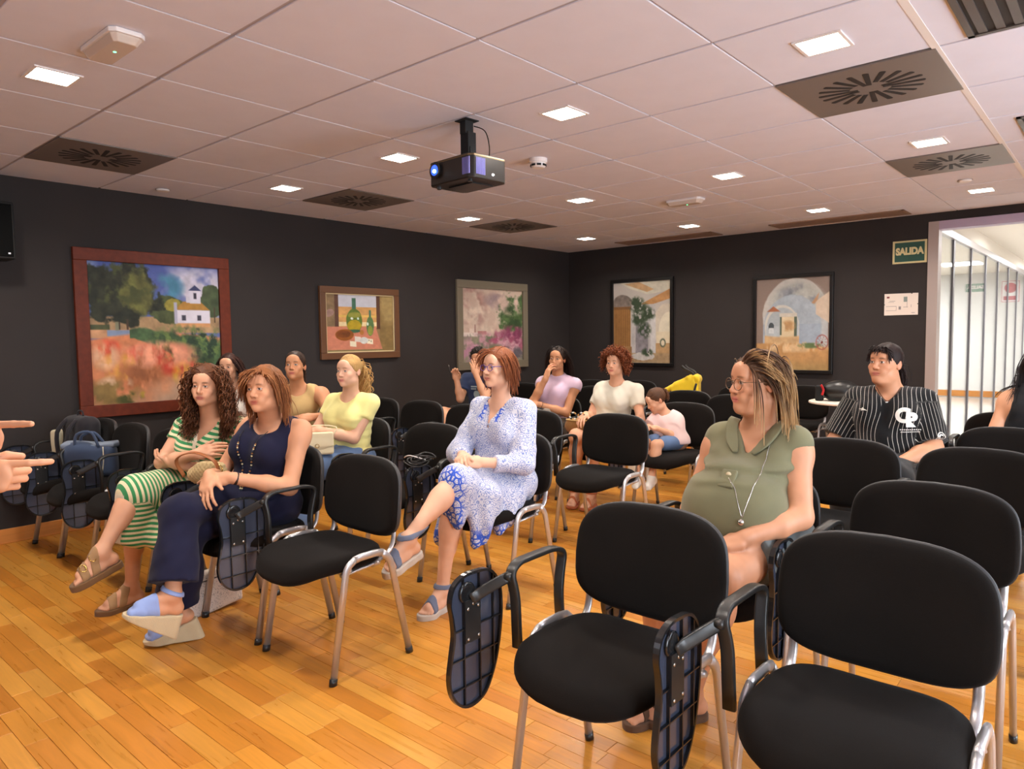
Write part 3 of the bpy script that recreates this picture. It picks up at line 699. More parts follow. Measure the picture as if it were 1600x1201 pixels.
class Fn:
    def __init__(s, f, lo=None, hi=None): s.f = f; s.lo = lo; s.hi = hi
    def __call__(s, P): return s.f(P)
class Field:
    def __init__(s, ops=None): s.ops = list(ops or [])
    def u(s, prim, k=.03): s.ops.append(('u', prim, k)); return s
    def sub(s, prim, k=.01): s.ops.append(('s', prim, k)); return s
    def inter(s, prim, k=.004): s.ops.append(('i', prim, k)); return s
    def disp(s, f): s.ops.append(('d', f, 0)); return s
    def off(s, o): s.ops.append(('o', o, 0)); return s
    def copy(s): return Field(s.ops)
    def bounds(s):
        lo = np.full(3, 9e9); hi = -lo
        for op, p, k in s.ops:
            if op == 'u': lo = np.minimum(lo, p.lo-k*.25); hi = np.maximum(hi, p.hi+k*.25)
            if op == 'o': lo = lo-p; hi = hi+p
        return lo, hi
    def __call__(s, P, far=.25, mrg=.05):
        P = np.asarray(P, np.float32); d = np.full(len(P), far, np.float32)
        if len(P) == 0: return d
        pl = P.min(0); ph = P.max(0); small = len(P) < 16000
        for op, p, k in s.ops:
            if op in 'us':
                lo = getattr(p, 'lo', None)
                if lo is not None:
                    m = k+mrg
                    if (pl > p.hi+m).any() or (ph < lo-m).any(): continue
                    if small:
                        v = p(P); d = smin(d, v, k) if op == 'u' else -smin(-d, v, k); continue
                    idx = np.nonzero(((P > lo-m) & (P < p.hi+m)).all(1))[0]
                    if len(idx) == 0: continue
                    v = p(P[idx]); a = d[idx]
                    d[idx] = smin(a, v, k) if op == 'u' else -smin(-a, v, k)
                else:
                    v = p(P); d = smin(d, v, k) if op == 'u' else -smin(-d, v, k)
            elif op == 'i': d = -smin(-d, -p(P), k)
            elif op == 'd':
                idx = np.nonzero(np.abs(d) < .06)[0]
                if len(idx): d[idx] += p(P[idx]).astype(np.float32)
            elif op == 'o': d = d-p
        return d
from concurrent.futures import ThreadPoolExecutor
POOL = ThreadPoolExecutor(4)
def polygonize(f, h, lo=None, hi=None, B=4):
    """sparse surface nets; returns verts, quads"""
    l, u = f.bounds() if lo is None else (np.asarray(lo, float), np.asarray(hi, float))
    l = np.asarray(l)-2.5*h; u = np.asarray(u)+2.5*h; H = h*B
    nc = np.maximum(np.ceil((u-l)/H).astype(int), 1)
    g = np.stack(np.meshgrid(*[np.arange(n) for n in nc], indexing='ij'), -1).reshape(-1, 3)
    d = f((l+(g+.5)*H).astype(np.float32), mrg=H*1.6+.03)
    act = np.abs(d) < H*1.05+.004
    n = nc*B; D = np.full(tuple(n), .1, np.float32)
    Dv = D.reshape(nc[0], B, nc[1], B, nc[2], B)
    neg = g[(d < 0) & ~act]; Dv[neg[:, 0], :, neg[:, 1], :, neg[:, 2], :] = -.1
    ga = g[act]
    o = np.stack(np.meshgrid(*[np.arange(B)]*3, indexing='ij'), -1).reshape(-1, 3)
    mc = np.zeros(len(ga), np.int64)
    for b in range(8):
        for a in range(3): mc |= ((ga[:, a] >> b) & 1).astype(np.int64) << (3*b+a)
    ga = ga[np.argsort(mc)]
    def work(s0):
        gg = ga[s0:s0+160]; idx = (gg[:, None, :]*B+o[None]).reshape(-1, 3)
        v = f((l+idx*h).astype(np.float32), mrg=.012)
        D[idx[:, 0], idx[:, 1], idx[:, 2]] = v
    list(POOL.map(work, range(0, len(ga), 160)))
    S = (D < 0)
    c = S[:-1, :-1, :-1].astype(np.int8)
    for dx in (0, 1):
        for dy in (0, 1):
            for dz in (0, 1):
                if dx+dy+dz: c = c+S[dx:n[0]-1+dx, dy:n[1]-1+dy, dz:n[2]-1+dz]
    ci = np.argwhere((c > 0) & (c < 8))
    if len(ci) == 0: return np.zeros((0, 3)), np.zeros((0, 4), int)
    vid = np.full(tuple(n-1), -1, np.int32); vid[ci[:, 0], ci[:, 1], ci[:, 2]] = np.arange(len(ci))
    acc = np.zeros((len(ci), 3)); cnt = np.zeros(len(ci))
    cor = [(0, 0, 0), (1, 0, 0), (0, 1, 0), (1, 1, 0), (0, 0, 1), (1, 0, 1), (0, 1, 1), (1, 1, 1)]
    val = [D[ci[:, 0]+a, ci[:, 1]+b, ci[:, 2]+e] for a, b, e in cor]
    for i, j in ((0, 1), (2, 3), (4, 5), (6, 7), (0, 2), (1, 3), (4, 6), (5, 7), (0, 4), (1, 5), (2, 6), (3, 7)):
        a, b = val[i], val[j]; m = (a < 0) != (b < 0); t = np.where(m, a/(a-b+1e-12), 0)
        p = np.array(cor[i])[None]+t[:, None]*(np.array(cor[j])-np.array(cor[i]))[None]
        acc += p*m[:, None]; cnt += m
    V = l+(ci+acc/cnt[:, None])*h
    Q = []
    for ax in range(3):
        b1, b2 = (ax+1) % 3, (ax+2) % 3
        sl0 = [slice(None)]*3; sl1 = [slice(None)]*3; sl0[ax] = slice(0, -1); sl1[ax] = slice(1, None)
        e = np.argwhere(S[tuple(sl0)] != S[tuple(sl1)])
        e = e[(e[:, b1] > 0) & (e[:, b2] > 0) & (e[:, b1] < n[b1]-1) & (e[:, b2] < n[b2]-1)]
        if len(e) == 0: continue
        u1 = np.zeros(3, int); u1[b1] = 1; u2 = np.zeros(3, int); u2[b2] = 1
        q = [vid[tuple((e-x).T)] for x in (u1+u2, u2, np.zeros(3, int), u1)]
        q = np.stack(q, 1); flip = ~S[tuple(e.T)]
        q[flip] = q[flip][:, ::-1]; Q.append(q)
    Q = np.concatenate(Q); Q = Q[(Q >= 0).all(1)]
    return V, Q
def merge(parts):
    V = []; Q = []; o = 0
    for v, q in parts: V.append(v); Q.append(q+o); o += len(v)
    return np.concatenate(V), np.concatenate(Q)
def keep(V, Q, mask):
    """drop faces whose vertices all fail the mask"""
    k = mask[Q].all(1); Q = Q[k]; used = np.zeros(len(V), bool); used[Q.ravel()] = True
    m = np.cumsum(used)-1; return V[used], m[Q]
def wob(seed, freq, amp, stretch=(1, 1, 1), n=5):
    """smooth pseudo-noise from a few sine waves"""
    r = np.random.default_rng(seed); K = r.normal(size=(n, 3)); K /= np.linalg.norm(K, axis=1)[:, None]; K = (K*freq*r.uniform(.6, 1.6, (n, 1))*np.array(stretch)).astype(np.float32); ph = r.uniform(0, 6.3, n).astype(np.float32)
    def f(P): return amp*np.sin(P@K.T+ph).sum(1)/math.sqrt(n)
    return f
def Rz(a): c, s = math.cos(a), math.sin(a); return A3(c, -s, 0, s, c, 0, 0, 0, 1).reshape(3, 3)
def Rx(a): c, s = math.cos(a), math.sin(a); return A3(1, 0, 0, 0, c, -s, 0, s, c).reshape(3, 3)
def Ry(a): c, s = math.cos(a), math.sin(a); return A3(c, 0, s, 0, 1, 0, -s, 0, c).reshape(3, 3)
def Rax(ax, a):
    x, y, z = nrm(ax); c, s = math.cos(a), math.sin(a); C = 1-c
    return np.array([[x*x*C+c, x*y*C-z*s, x*z*C+y*s], [y*x*C+z*s, y*y*C+c, y*z*C-x*s], [z*x*C-y*s, z*y*C+x*s, z*z*C+c]])
def head_rot(yaw, pitch=0, roll=0):
    """degrees; yaw 0 faces -y, positive turns toward +x; pitch up positive"""
    return Rz(math.radians(yaw))@Rx(-math.radians(pitch))@Ry(math.radians(roll))

# ---------------------------------------------------------------- head (local: faces -y, +x is the person's left)
def head_field(fem=True, jaw=1.0, cheek=1.0, nose=1.0, smile=0.0, open_eye=1.0, chin2=0.0):
    f = Field()
    f.u(Ell((0, .016, .040), (.0745, .094, .085)), .001)
    f.u(Ell((0, -.026, -.020), (.0615*jaw, .066, .085)), .035)
    f.u(Ell((0, -.050, -.072), (.042*jaw, .042, .036)), .03)          # jaw
    f.u(Ell((0, -.078, -.096), (.018*jaw, .016, .015)), .022)         # chin
    for s in (-1, 1):
        f.u(Ell((s*.046*jaw, -.010, -.068), (.016, .03, .022)), .03)  # jaw corner
        f.u(Ell((s*.042, -.064, -.022), (.022*cheek, .020, .020)), .022)   # cheek
        f.u(Ell((s*.030, -.076, -.050), (.016*cheek, .016, .018)), .02)
    f.u(Cap((-.034, -.076, .030), (.034, -.076, .030), .012), .018)   # brow
    f.u(Ell((0, -.070, .055), (.050, .024, .035)), .025)              # forehead
    for s in (-1, 1):
        f.sub(Ell((s*.0315, -.101, .010), (.0185, .0165, .0125)), .012)     # sockets
    f.u(Cap((0, -.086, .022), (0, -.1085*nose, -.022), .0065, .0095), .012)   # nose bridge
    f.u(Ell((0, -.106*nose, -.0265), (.0105, .0115, .0095)), .008)
    for s in (-1, 1): f.u(Ell((s*.0115, -.0965*nose, -.0285), (.0068, .0095, .0072)), .006)
    for s in (-1, 1): f.sub(Ell((s*.0062, -.1035*nose, -.0365), (.0032, .0045, .003)), .003)   # nostrils
    for s in (-1, 1):                                                   # eyes and lids
        f.u(Ell((s*.0315, -.0775, .0085), (.0150, .0128, .0128)), .0015)
        f.u(Cap((s*.0185, -.0855, .0085+.0045*open_eye), (s*.0315, -.0905, .0085+.0075*open_eye), .0032), .003)
        f.u(Cap((s*.0315, -.0905, .0085+.0075*open_eye), (s*.0445, -.0825, .0085+.0035*open_eye), .0032), .003)
        f.u(Cap((s*.0200, -.0860, .0015), (s*.0420, -.0840, .0015), .0026), .004)
    sm = .006*smile
    f.u(Ell((0, -.0885, -.0565), (.0245, .0095, .0056)), .007)         # upper lip
    f.u(Ell((0, -.0870, -.0675), (.0220, .0098, .0062)), .007)         # lower lip
    f.sub(Cap((-.0245, -.0905, -.0622+sm), (0, -.0995, -.0618), .0013), .003); f.sub(Cap((.0245, -.0905, -.0622+sm), (0, -.0995, -.0618), .0013), .003)
    if chin2: f.u(Ell((0, -.030, -.108), (.045, .05, .022*chin2)), .03)
    for s in (-1, 1):                                                   # ears
        R = Rz(s*math.radians(-22))
        f.u(Ell((s*.0765, .018, -.002), (.0065, .0175, .0300), R), .004)
        f.sub(Ell((s*.0835, .013, .002), (.0050, .0095, .0180), R), .003)
    return f
def head_colors(Q, skin, lip, brow, iris, blush=.5, browh=0.0, beard=None):
    """per-vertex colour in head-local metres"""
    n = len(Q); x, y, z = Q[:, 0], Q[:, 1], Q[:, 2]; C = np.tile(np.asarray(skin, float), (n, 1))
    ax = np.abs(x)
    def blend(m, c): 
        m = np.clip(m, 0, 1)[:, None]; C[:] = C*(1-m)+np.asarray(c, float)*m
    g = lambda cx, cy, cz, rx, ry, rz: np.exp(-(((x-cx)/rx)**2+((y-cy)/ry)**2+((z-cz)/rz)**2))
    red = np.asarray(skin)*np.array([1.0, .72, .68])
    for s in (-1, 1): blend(.55*blush*g(s*.043, -.075, -.025, .02, .03, .018), red)
    blend(.5*blush*g(0, -.115, -.026, .012, .02, .012), red); blend(.5*(ax > .074)*(z < .03), red)
    lipm = (np.exp(-((x/.0245)**4+((z+.0565)/.0058)**4))+np.exp(-((x/.022)**4+((z+.0675)/.0062)**4)))*(y < -.078)
    blend(.85*lipm, lip)
    blend(.8*np.exp(-((x/.0235)**4+((z+.0619)/.0012)**2))*(y < -.078), np.asarray(lip)*.35)
    bz = .0285+browh+.004*np.cos((ax-.030)/.018*1.2)
    blend(.85*np.exp(-(((z-bz)/.0034)**2))*np.exp(-((ax-.031)/.0165)**6)*(y < -.05), brow)
    for s in (-1, 1):
        ex, ez = s*.0315, .0080
        r2 = ((x-ex)/.0125)**2+((z-ez)/.0056)**2; front = y < -.078
        eye = (r2 < 1)*front; blend(eye*1.0, (.62, .58, .55))
        ri = np.sqrt((x-ex)**2+(z-ez-.0005)**2)
        blend(eye*(ri < .0058), iris); blend(eye*(ri < .0028), (.004, .004, .004))
        blend(.9*np.exp(-((z-(ez+.0058-((x-ex)/.0155)**2*.003))/.0014)**2)*(np.abs(x-ex) < .0150)*front, np.asarray(brow)*.4)
        blend(.35*np.exp(-((z-(ez-.006))/.0018)**2)*(np.abs(x-ex) < .013)*front, np.asarray(brow)*.8)
        blend(.7*g(s*.0062, -.103, -.0365, .0035, .006, .003), np.asarray(skin)*.25)
    if beard is not None: blend(.3*(y < -.03)*(z < -.045), beard)
    return C
def xf(Pl, c, R, s): return c+(np.asarray(Pl)*s)@R.T
def inv(P, c, R, s): return ((P-c)@R)/s
class Local:
    """a field evaluated in a rotated, scaled local frame"""
    def __init__(s, f, c, R, sc):
        s.f = f; s.c = np.asarray(c, np.float32); s.R = np.asarray(R, np.float32); s.s = sc
        l, h = f.bounds(); cn = np.array([[a, b, d] for a in (l[0], h[0]) for b in (l[1], h[1]) for d in (l[2], h[2])]); w = xf(cn, c, R, sc); s.lo = w.min(0); s.hi = w.max(0)
    def __call__(s, P): return s.f(((P-s.c)@s.R)/s.s, mrg=.05)*s.s

# ---------------------------------------------------------------- hands and feet
def hand_prims(w, f, n, side, s=1.0, curl=(.35, .4, .45, .5), thumb=.4, spread=.05, point=False):
    """w wrist, f towards the fingers, n out of the back of the hand, side +1 left hand / -1 right hand"""
    f = nrm(f); n = nrm(np.asarray(n)-f*(np.asarray(n)@f)); t = -side*np.cross(n, f)      # thumb side
    pr = []
    pr.append((Ell(w+f*.048*s, (.050*s, .036*s, .0145*s), np.stack([f, t, n], 1)), .012))
    pr.append((Cap(w-f*.01*s, w+f*.03*s, .020*s, .019*s), .02))
    pr.append((Cap(w+f*.030*s+t*.026*s-n*.006*s, w+f*.075*s+t*.022*s, .013*s, .012*s), .012))
    pr.append((Cap(w+f*.030*s-t*.024*s-n*.004*s, w+f*.075*s-t*.024*s, .013*s, .0105*s), .012))
    base = [(.089, .0270), (.093, .0085), (.089, -.0100), (.080, -.0270)]; ln = [(.038, .023, .020), (.042, .026, .021), (.039, .024, .020), (.030, .019, .018)]; rad = [.0088, .0090, .0086, .0076]
    for k in range(4):
        b = w+f*base[k][0]*s+t*base[k][1]*s-n*.001*s; c = curl[k] if hasattr(curl, '__len__') else curl
        sp = spread*(1.5-k); d0 = nrm(f+t*sp); p = b-f*.012*s; a = 0.0
        cs = (c*.7, c*1.1, c*.8)
        for j in range(3):
            a += cs[j]; d = d0*math.cos(a)-n*math.sin(a); q = p+d*(ln[k][j]+(.012 if j == 0 else 0))*s
            r0 = rad[k]*s*(1-.08*j); pr.append((Cap(p, q, r0, r0*.92), .006 if j == 0 else .003)); p = q
    p = w+f*.030*s+t*.030*s-n*.006*s; d = nrm(f*.75+t*.66*(1-thumb*.5)-n*(.25+.45*thumb))
    q = p+d*.040*s; pr.append((Cap(w+f*.018*s+t*.016*s-n*.004*s, p, .015*s, .0145*s), .012)); pr.append((Cap(p, q, .0125*s, .0105*s), .008))
    d2 = nrm(d+f*.35*thumb-t*.5*thumb); q2 = q+d2*.028*s; pr.append((Cap(q, q2, .0102*s, .0082*s), .003))
    return pr
def foot_prims(ank, toe, side, s=1.0, up=None, toes=True):
    """ank ankle joint, toe direction (flat foot direction incl. pitch)"""
    f = nrm(toe); up = A3(0, 0, 1) if up is None else nrm(up); u = nrm(up-f*(up@f)); t = np.cross(f, u)*side; pr = []
    a = np.asarray(ank, float)
    heel = a-u*.058*s-f*.030*s; ball = a-u*.068*s+f*.115*s
    pr.append((Cap(a, heel+u*.006*s, .033*s, .027*s), .02)); pr.append((Cap(heel, a-u*.055*s+f*.04*s, .0265*s, .026*s), .02))
    pr.append((Cap(a+f*.006*s, ball+u*.014*s, .031*s, .022*s), .025))
    pr.append((Cap(a-u*.064*s+f*.03*s+t*.012*s, ball+t*.018*s, .020*s, .0175*s), .02)); pr.append((Cap(a-u*.066*s+f*.03*s-t*.012*s, ball-t*.020*s-f*.008*s, .019*s, .016*s), .02))
    if toes:
        for k, (o, ln, r) in enumerate(((.026, .040, .0108), (.010, .040, .0085), (-.004, .036, .0080), (-.018, .030, .0076), (-.030, .022, .0072))):
            b = ball+t*o*s-f*.006*s-u*.004*s; m = b+f*ln*.55*s+u*.003*s; e = b+f*ln*s-u*.004*s
            pr.append((Cap(b, m, r*s*1.1, r*s), .008)); pr.append((Cap(m, e, r*s, r*s*.95), .002))
    else: pr.append((Cap(ball+t*.012*s, ball+f*.03*s+t*.01*s, .0165*s, .013*s), .015)); pr.append((Cap(ball-t*.014*s, ball+f*.024*s-t*.012*s, .0155*s, .012*s), .015))
    return pr
# ================================================================= PEOPLE
m_skin = attr_mat('skin', rough=.5, spec=.35)
SK = dict(fair=lin((213, 159, 127)), warm=lin((207, 149, 114)), tan=lin((194, 136, 99)), pale=lin((221, 171, 142)), pink=lin((202, 144, 110)))
def hair_mat(name, rough=.58): 
    m = attr_mat(name, rough=rough, spec=.28); return m
class Body:
    """joints in world metres; L is the person's left"""
    def __init__(s, J, w=1.0, bust=.8, belly=0.0, arm=1.0, leg=1.0, hs=.88, yaw=0, pitch=0, roll=0, head=None, skin='fair', lip=None, brow=None, iris=None, hcol=None, neck_r=.050, headkw=None, blush=.5, feet=True, hand_s=.90, foot_s=.95, hands=True, browh=0.0):
        hs *= .905; w *= .93; arm *= .92; leg *= .94
        s.J = {k: np.asarray(v, float) for k, v in J.items()}; J = s.J; s.skin = SK[skin] if isinstance(skin, str) else np.asarray(skin)
        s.hs = hs; s.R = head_rot(yaw, pitch, roll); s.hc = J['head']; s.hcol = dict(lip=lin((178, 92, 84)) if lip is None else lip, brow=lin((70, 46, 30)) if brow is None else brow, iris=lin((60, 46, 36)) if iris is None else iris, blush=blush, browh=browh)
        pel = (J['hipL']+J['hipR'])/2; neck = J['neck']; s.pel = pel
        Xc = nrm(J['shL']-J['shR']); Xp = nrm(J['hipL']-J['hipR']); up = nrm(neck-pel); s.Xc, s.Xp, s.up = Xc, Xp, up
        Fc = nrm(np.cross(Xc, up)); Fp = nrm(np.cross(Xp, up)); s.Fc, s.Fp = Fc, Fp
        Xm = nrm(Xc+Xp); waist = pel+.42*(neck-pel); chest = pel+.72*(neck-pel); s.waist, s.chest = waist, chest
        T = Field()
        T.u(Cap(J['hipL'], J['hipR'], .098*w), .01)
        for q in (-1, 1):
            T.u(Cap(pel+q*.050*Xp*w, waist+q*.046*Xm*w, .103*w, .090*w), .05)
            T.u(Cap(waist+q*.046*Xm*w, chest+q*.058*Xc*w, .090*w, .094*w), .05)
            sh = J['shL'] if q > 0 else J['shR']
            T.u(Cap(chest+q*.062*Xc*w, sh*.70+neck*.30-up*.035, .090*w, .058), .05)
            T.u(Cap(neck-up*.012, sh+up*.002, .043, .043), .03)
            T.u(Ell(pel+q*.07*Xp*w-Fp*.045-up*.02, (.085*w, .085*w, .085*w)), .05)
        if bust:
            for q in (-1, 1): T.u(Ell(chest+Fc*.078*w+q*.068*Xc*w-up*.022, np.array([.058, .058, .060])*(.7+.4*bust)), .045)
        if belly: T.u(Ell(pel*.55+waist*.45+Fp*(.02+.055*belly)*w, np.array([.115, .115, .125])*(.7+.35*belly)*w), .06)
        s.torso = T
        s.arms = {}; s.legs = {}
        for q in 'LR':
            a = Field(); sh, el, wr = J['sh'+q], J['el'+q], J['wr'+q]
            a.u(Cap(sh, el, .046*arm, .036*arm), .02); a.u(Ell(sh*.86+el*.14, np.array([1, 1, 1])*.050*arm), .03)
            a.u(Cap(el, el*.6+wr*.4, .036*arm, .036*arm), .02); a.u(Cap(el*.6+wr*.4, wr, .036*arm, .0235*(arm*.5+.5)), .02)
            s.arms[q] = a
            l = Field(); hp, kn, an = J['hip'+q], J['kn'+q], J['an'+q]
            l.u(Cap(hp, kn, .084*leg, .056*leg), .03)
            sd = nrm(an-kn); bk = -nrm(np.cross(Xp, nrm(kn-hp)) if False else (nrm(kn-hp)-sd*(nrm(kn-hp)@sd)))
            l.u(Cap(kn, an, .050*leg, .031*(leg*.5+.5)), .03); l.u(Ell(kn*.72+an*.28+bk*.014, np.array([1, 1, 1.0])*.051*leg), .05); l.u(Cap(kn*.8+an*.2+bk*.012, kn*.5+an*.5+bk*.010, .046*leg, .040*leg), .03)
            s.legs[q] = l
        hb = xf(A3(0, .022, -.070), s.hc, s.R, hs)
        s.neck = Field().u(Cap(neck-up*.03+Fc*.0, hb, neck_r, neck_r*.94), .03)
        s.headf = head_field(**(headkw or {})); s.head = Local(s.headf, s.hc, s.R, hs)
        s.hand = {}; s.foot = {}
        f = Field(T.ops+s.neck.ops)
        for q in 'LR': f.ops += s.arms[q].ops+s.legs[q].ops
        f.u(s.head, .022)
        s.core = f.copy()
        sg = dict(L=1, R=-1)
        s.fine = []
        for q in 'LR':
            if hands and ('hf'+q) in J:
                pr = hand_prims(J['wr'+q], J['hf'+q], J['hn'+q], sg[q], hand_s, **{k[:-1]: v for k, v in s.J_extra(q).items()})
                for p_, k_ in pr: f.u(p_, k_)
                lo = np.min([p_.lo for p_, _ in pr], 0)-.02; hi = np.max([p_.hi for p_, _ in pr], 0)+.02; s.hand[q] = (lo, hi, pr)
            if feet and ('tf'+q) in J:
                pr = foot_prims(J['an'+q], J['tf'+q], sg[q], foot_s, J.get('tu'+q))
                for p_, k_ in pr: f.u(p_, k_)
                lo = np.min([p_.lo for p_, _ in pr], 0)-.02; hi = np.max([p_.hi for p_, _ in pr], 0)+.02; s.foot[q] = (lo, hi, pr)
        s.full = f
    EX = {}
    def J_extra(s, q): return {k: v for k, v in Body.EX.items() if k.endswith(q)}
    def mesh_body(s, hb=.0075, hh=.0026, hf=.0032, head_lo=-.128):
        parts = []
        V, Q = polygonize(s.full, hb)
        q = inv(V, s.hc, s.R, s.hs); inhead = (np.abs(q[:, 0]) < .098) & (q[:, 1] > -.135) & (q[:, 1] < .125) & (q[:, 2] > head_lo+2.6*hb/s.hs)
        m = ~inhead
        for lo, hi, _ in list(s.hand.values())+list(s.foot.values()): m &= ~((V > lo+2.4*hb) & (V < hi-2.4*hb)).all(1)
        parts.append(keep(V, Q, m)); nb = len(parts[0][0])
        lf = Field([('u', Fn(lambda P: s.full(xf(P, s.hc, s.R, s.hs).astype(np.float32), mrg=.02)/s.hs), .001)])
        V, Q = polygonize(lf, hh/s.hs, (-.1, -.135, head_lo-.004), (.1, .125, .145))
        keepm = (V[:, 2] > head_lo) & (np.abs(V[:, 0]) < .104); V, Q = keep(V, Q, keepm); hl = V.copy(); nh = len(V)
        parts.append((xf(V, s.hc, s.R, s.hs), Q))
        for lo, hi, pr_ in list(s.hand.values())+list(s.foot.values()):
            V, Q = polygonize(s.full, hf if any(pr_ is h_[2] for h_ in s.hand.values()) else hf*1.2, lo, hi); parts.append(keep(V, Q, ((V > lo-.004) & (V < hi+.004)).all(1)))
        V, Q = merge(parts); C = np.tile(s.skin, (len(V), 1))
        C[nb:nb+nh] = head_colors(hl, s.skin, **s.hcol)
        n3 = wob(5, 40, .035)(V)+wob(9, 130, .02)(V); C *= (1+n3)[:, None]
        # knuckles, knees and elbows slightly redder
        me = mesh_np('body', V, Q); color_attr(me, np.clip(C, 0, 1)); return me
def garment(name, f, m, parent, h=.0065, color=None, attrs=None, lo=None, hi=None, label=None):
    V, Q = polygonize(f, h*1.22 if h >= .0055 else h*1.1, lo, hi); me = mesh_np(name, V, Q)
    if color is not None: color_attr(me, color(V) if callable(color) else np.tile(color, (len(V), 1)))
    for k, fn in (attrs or {}).items():
        a = me.attributes.new(k, 'FLOAT', 'POINT'); a.data.foreach_set('value', np.asarray(fn(V), np.float32))
    o = obj(name, me, m, parent)
    if label: o['label'] = label
    return o
def cloth(name, col, rough=.85, sheen=.15, bump=.25, bscale=700, amt=.05, weave=True):
    if name in MATS: return MATS[name]
    m = mat(name, col, rough=rough, spec=.2, sheen=sheen); add_noise_var(m, scale=12, amt=amt, bump=bump, bscale=bscale); return m

# ---------------------------------------------------------------- hair
ZL = [(-.12, .082), (-.09, .079), (-.07, .070), (-.05, .046), (-.03, .016), (-.012, .000), (.01, -.010), (.03, -.030), (.06, -.052), (.12, -.062)]
def hairline(y, lift=0.0): return np.interp(y, [a for a, _ in ZL], [b for _, b in ZL])+lift
CR = Ell((0, .016, .040), (.0755, .096, .087))
def hair_cap(body, thick=.008, col=None, m=None, parent=None, lift=0.0, extra=None, h=.0050, seed=1, groove=.0015, name='hair'):
    """close fitting hair volume following the scalp (head-local), extra: list of (prim, k) in head-local metres"""
    f = Field(); f.u(Ell((0, .018, .042), (.0755+thick, .095+thick, .087+thick)), .01)
    f.ops.append(('i', Fn(lambda P: (hairline(P[:, 1], lift)-P[:, 2])*.75), .006))
    for p_, k_ in (extra or []): f.u(p_, k_)
    f.disp(lambda P: groove*np.sin(np.arctan2(P[:, 0], P[:, 1]+.02)*34+P[:, 2]*40)+wob(seed, 90, groove)(P))
    V, Q = polygonize(f, h/body.hs, (-.13, -.14, -.20), (.13, .19, .16))
    me = mesh_np(name, xf(V, body.hc, body.R, body.hs), Q)
    c = np.tile(np.asarray(col), (len(V), 1))*(1+.18*np.sin(np.arctan2(V[:, 0], V[:, 1]+.02)*41+V[:, 2]*60)+wob(seed, 60, .12)(V))[:, None]
    return me, np.clip(c, 0, 1)
def strands(body, collide, n=420, seg=16, step=.012, seed=3, comb=None, length=(.2, .25), layer=(.006, .016), grav=.30, curl=(0, .05), rad=.0028, part=.02, region=None, keepdir=.72, tips=.35, lift=0.0, target=None, fly=.045):
    """tapered locks combed from the scalp and draped over the collision field; returns verts, quads, strand random per vert, t per vert"""
    r = np.random.default_rng(seed); roots = []
    while len(roots) < n:
        d = r.normal(size=(n*3, 3)); d /= np.linalg.norm(d, axis=1)[:, None]; P = A3(0, .016, .040)+d*np.array([.0755, .096, .087])
        ok = P[:, 2] > hairline(P[:, 1], lift)+.002
        if region is not None: ok &= region(P)
        roots += list(P[ok])
    P = np.array(roots[:n]); d0 = np.zeros_like(P); nr = (P-A3(0, .016, .040))/np.array([.0755, .096, .087])**2; nr /= np.linalg.norm(nr, axis=1)[:, None]
    D = comb(P, r) if comb else np.stack([np.sign(P[:, 0]-part)*.7, np.full(n, .22), -.6*np.ones(n)], 1)
    D = D-nr*(D*nr).sum(1)[:, None]*.9; D /= np.linalg.norm(D, axis=1)[:, None]+1e-9
    W = xf(P, body.hc, body.R, body.hs); Dw = D@body.R.T; Ln = r.uniform(length[0], length[1], n) if target is None else np.linalg.norm(np.asarray(target)-P, axis=1)*body.hs*r.uniform(1.0, 1.2, n); tw = None if target is None else xf(np.array([target]), body.hc, body.R, body.hs)[0]; lay = r.uniform(layer[0], layer[1], n).astype(np.float32)
    path = [W.copy()]; st = Ln/seg
    for k in range(seg):
        Dw = Dw*keepdir+A3(0, 0, -1)*grav*min(1, (k+1)/4)
        if tw is not None: Dw = tw-W
        Dw /= np.linalg.norm(Dw, axis=1)[:, None]+1e-9
        Np = W+Dw*st[:, None]
        for it in range(1):
            d = collide(Np, mrg=.06); e = .004
            g = np.stack([collide(Np+np.eye(3)[i]*e, mrg=.06)-d for i in range(3)], 1)/e; gl = np.linalg.norm(g, axis=1)[:, None]; g = np.where(gl > .2, g/(gl+1e-9), 0)
            tgt = lay*min(1, (k+1)/3); pen = np.clip(tgt-d, 0, .03); Np = Np+g*pen[:, None]
        nd = Np-W; Dw = nd/(np.linalg.norm(nd, axis=1)[:, None]+1e-9); W = Np; path.append(W.copy())
    X = np.stack(path, 1)
    dm = np.max(np.stack([collide(X[:, k], mrg=.06) for k in range(2, seg+1, 4)], 1), 1); okm = dm < layer[1]+fly; X = X[okm]; st = st[okm]; Ln = Ln[okm]; n = len(X)
    if curl[0]:
        s_ = np.arange(seg+1)[None]*st[:, None]; ph = r.uniform(0, 6.28, (n, 1)); wl = curl[1]*r.uniform(.8, 1.25, (n, 1)); T = np.gradient(X, axis=1); T /= np.linalg.norm(T, axis=2)[..., None]+1e-9
        a = np.cross(T, r.normal(size=(n, 1, 3))); a /= np.linalg.norm(a, axis=2)[..., None]+1e-9; b = np.cross(T, a); amp = curl[0]*np.clip(s_/.05, 0, 1)
        X = X+a*(amp*np.cos(6.28*s_/wl+ph))[..., None]+b*(amp*np.sin(6.28*s_/wl+ph))[..., None]
    T = np.gradient(X, axis=1); T /= np.linalg.norm(T, axis=2)[..., None]+1e-9
    a = np.cross(T, np.array([.3, .4, .86])); a /= np.linalg.norm(a, axis=2)[..., None]+1e-9; b = np.cross(T, a)
    t = np.linspace(0, 1, seg+1); w = rad*np.interp(t, [0, .1, .6, 1], [.6, 1, 1, tips]); ns = 3; V = []
    wr = w[None, :, None]*r.uniform(.7, 1.4, (n, 1, 1))
    for j in range(ns):
        q = 6.283*j/ns; V.append(X+a*wr*math.cos(q)+b*wr*math.sin(q)*.7)
    V = np.stack(V, 2).reshape(-1, 3); Q = []
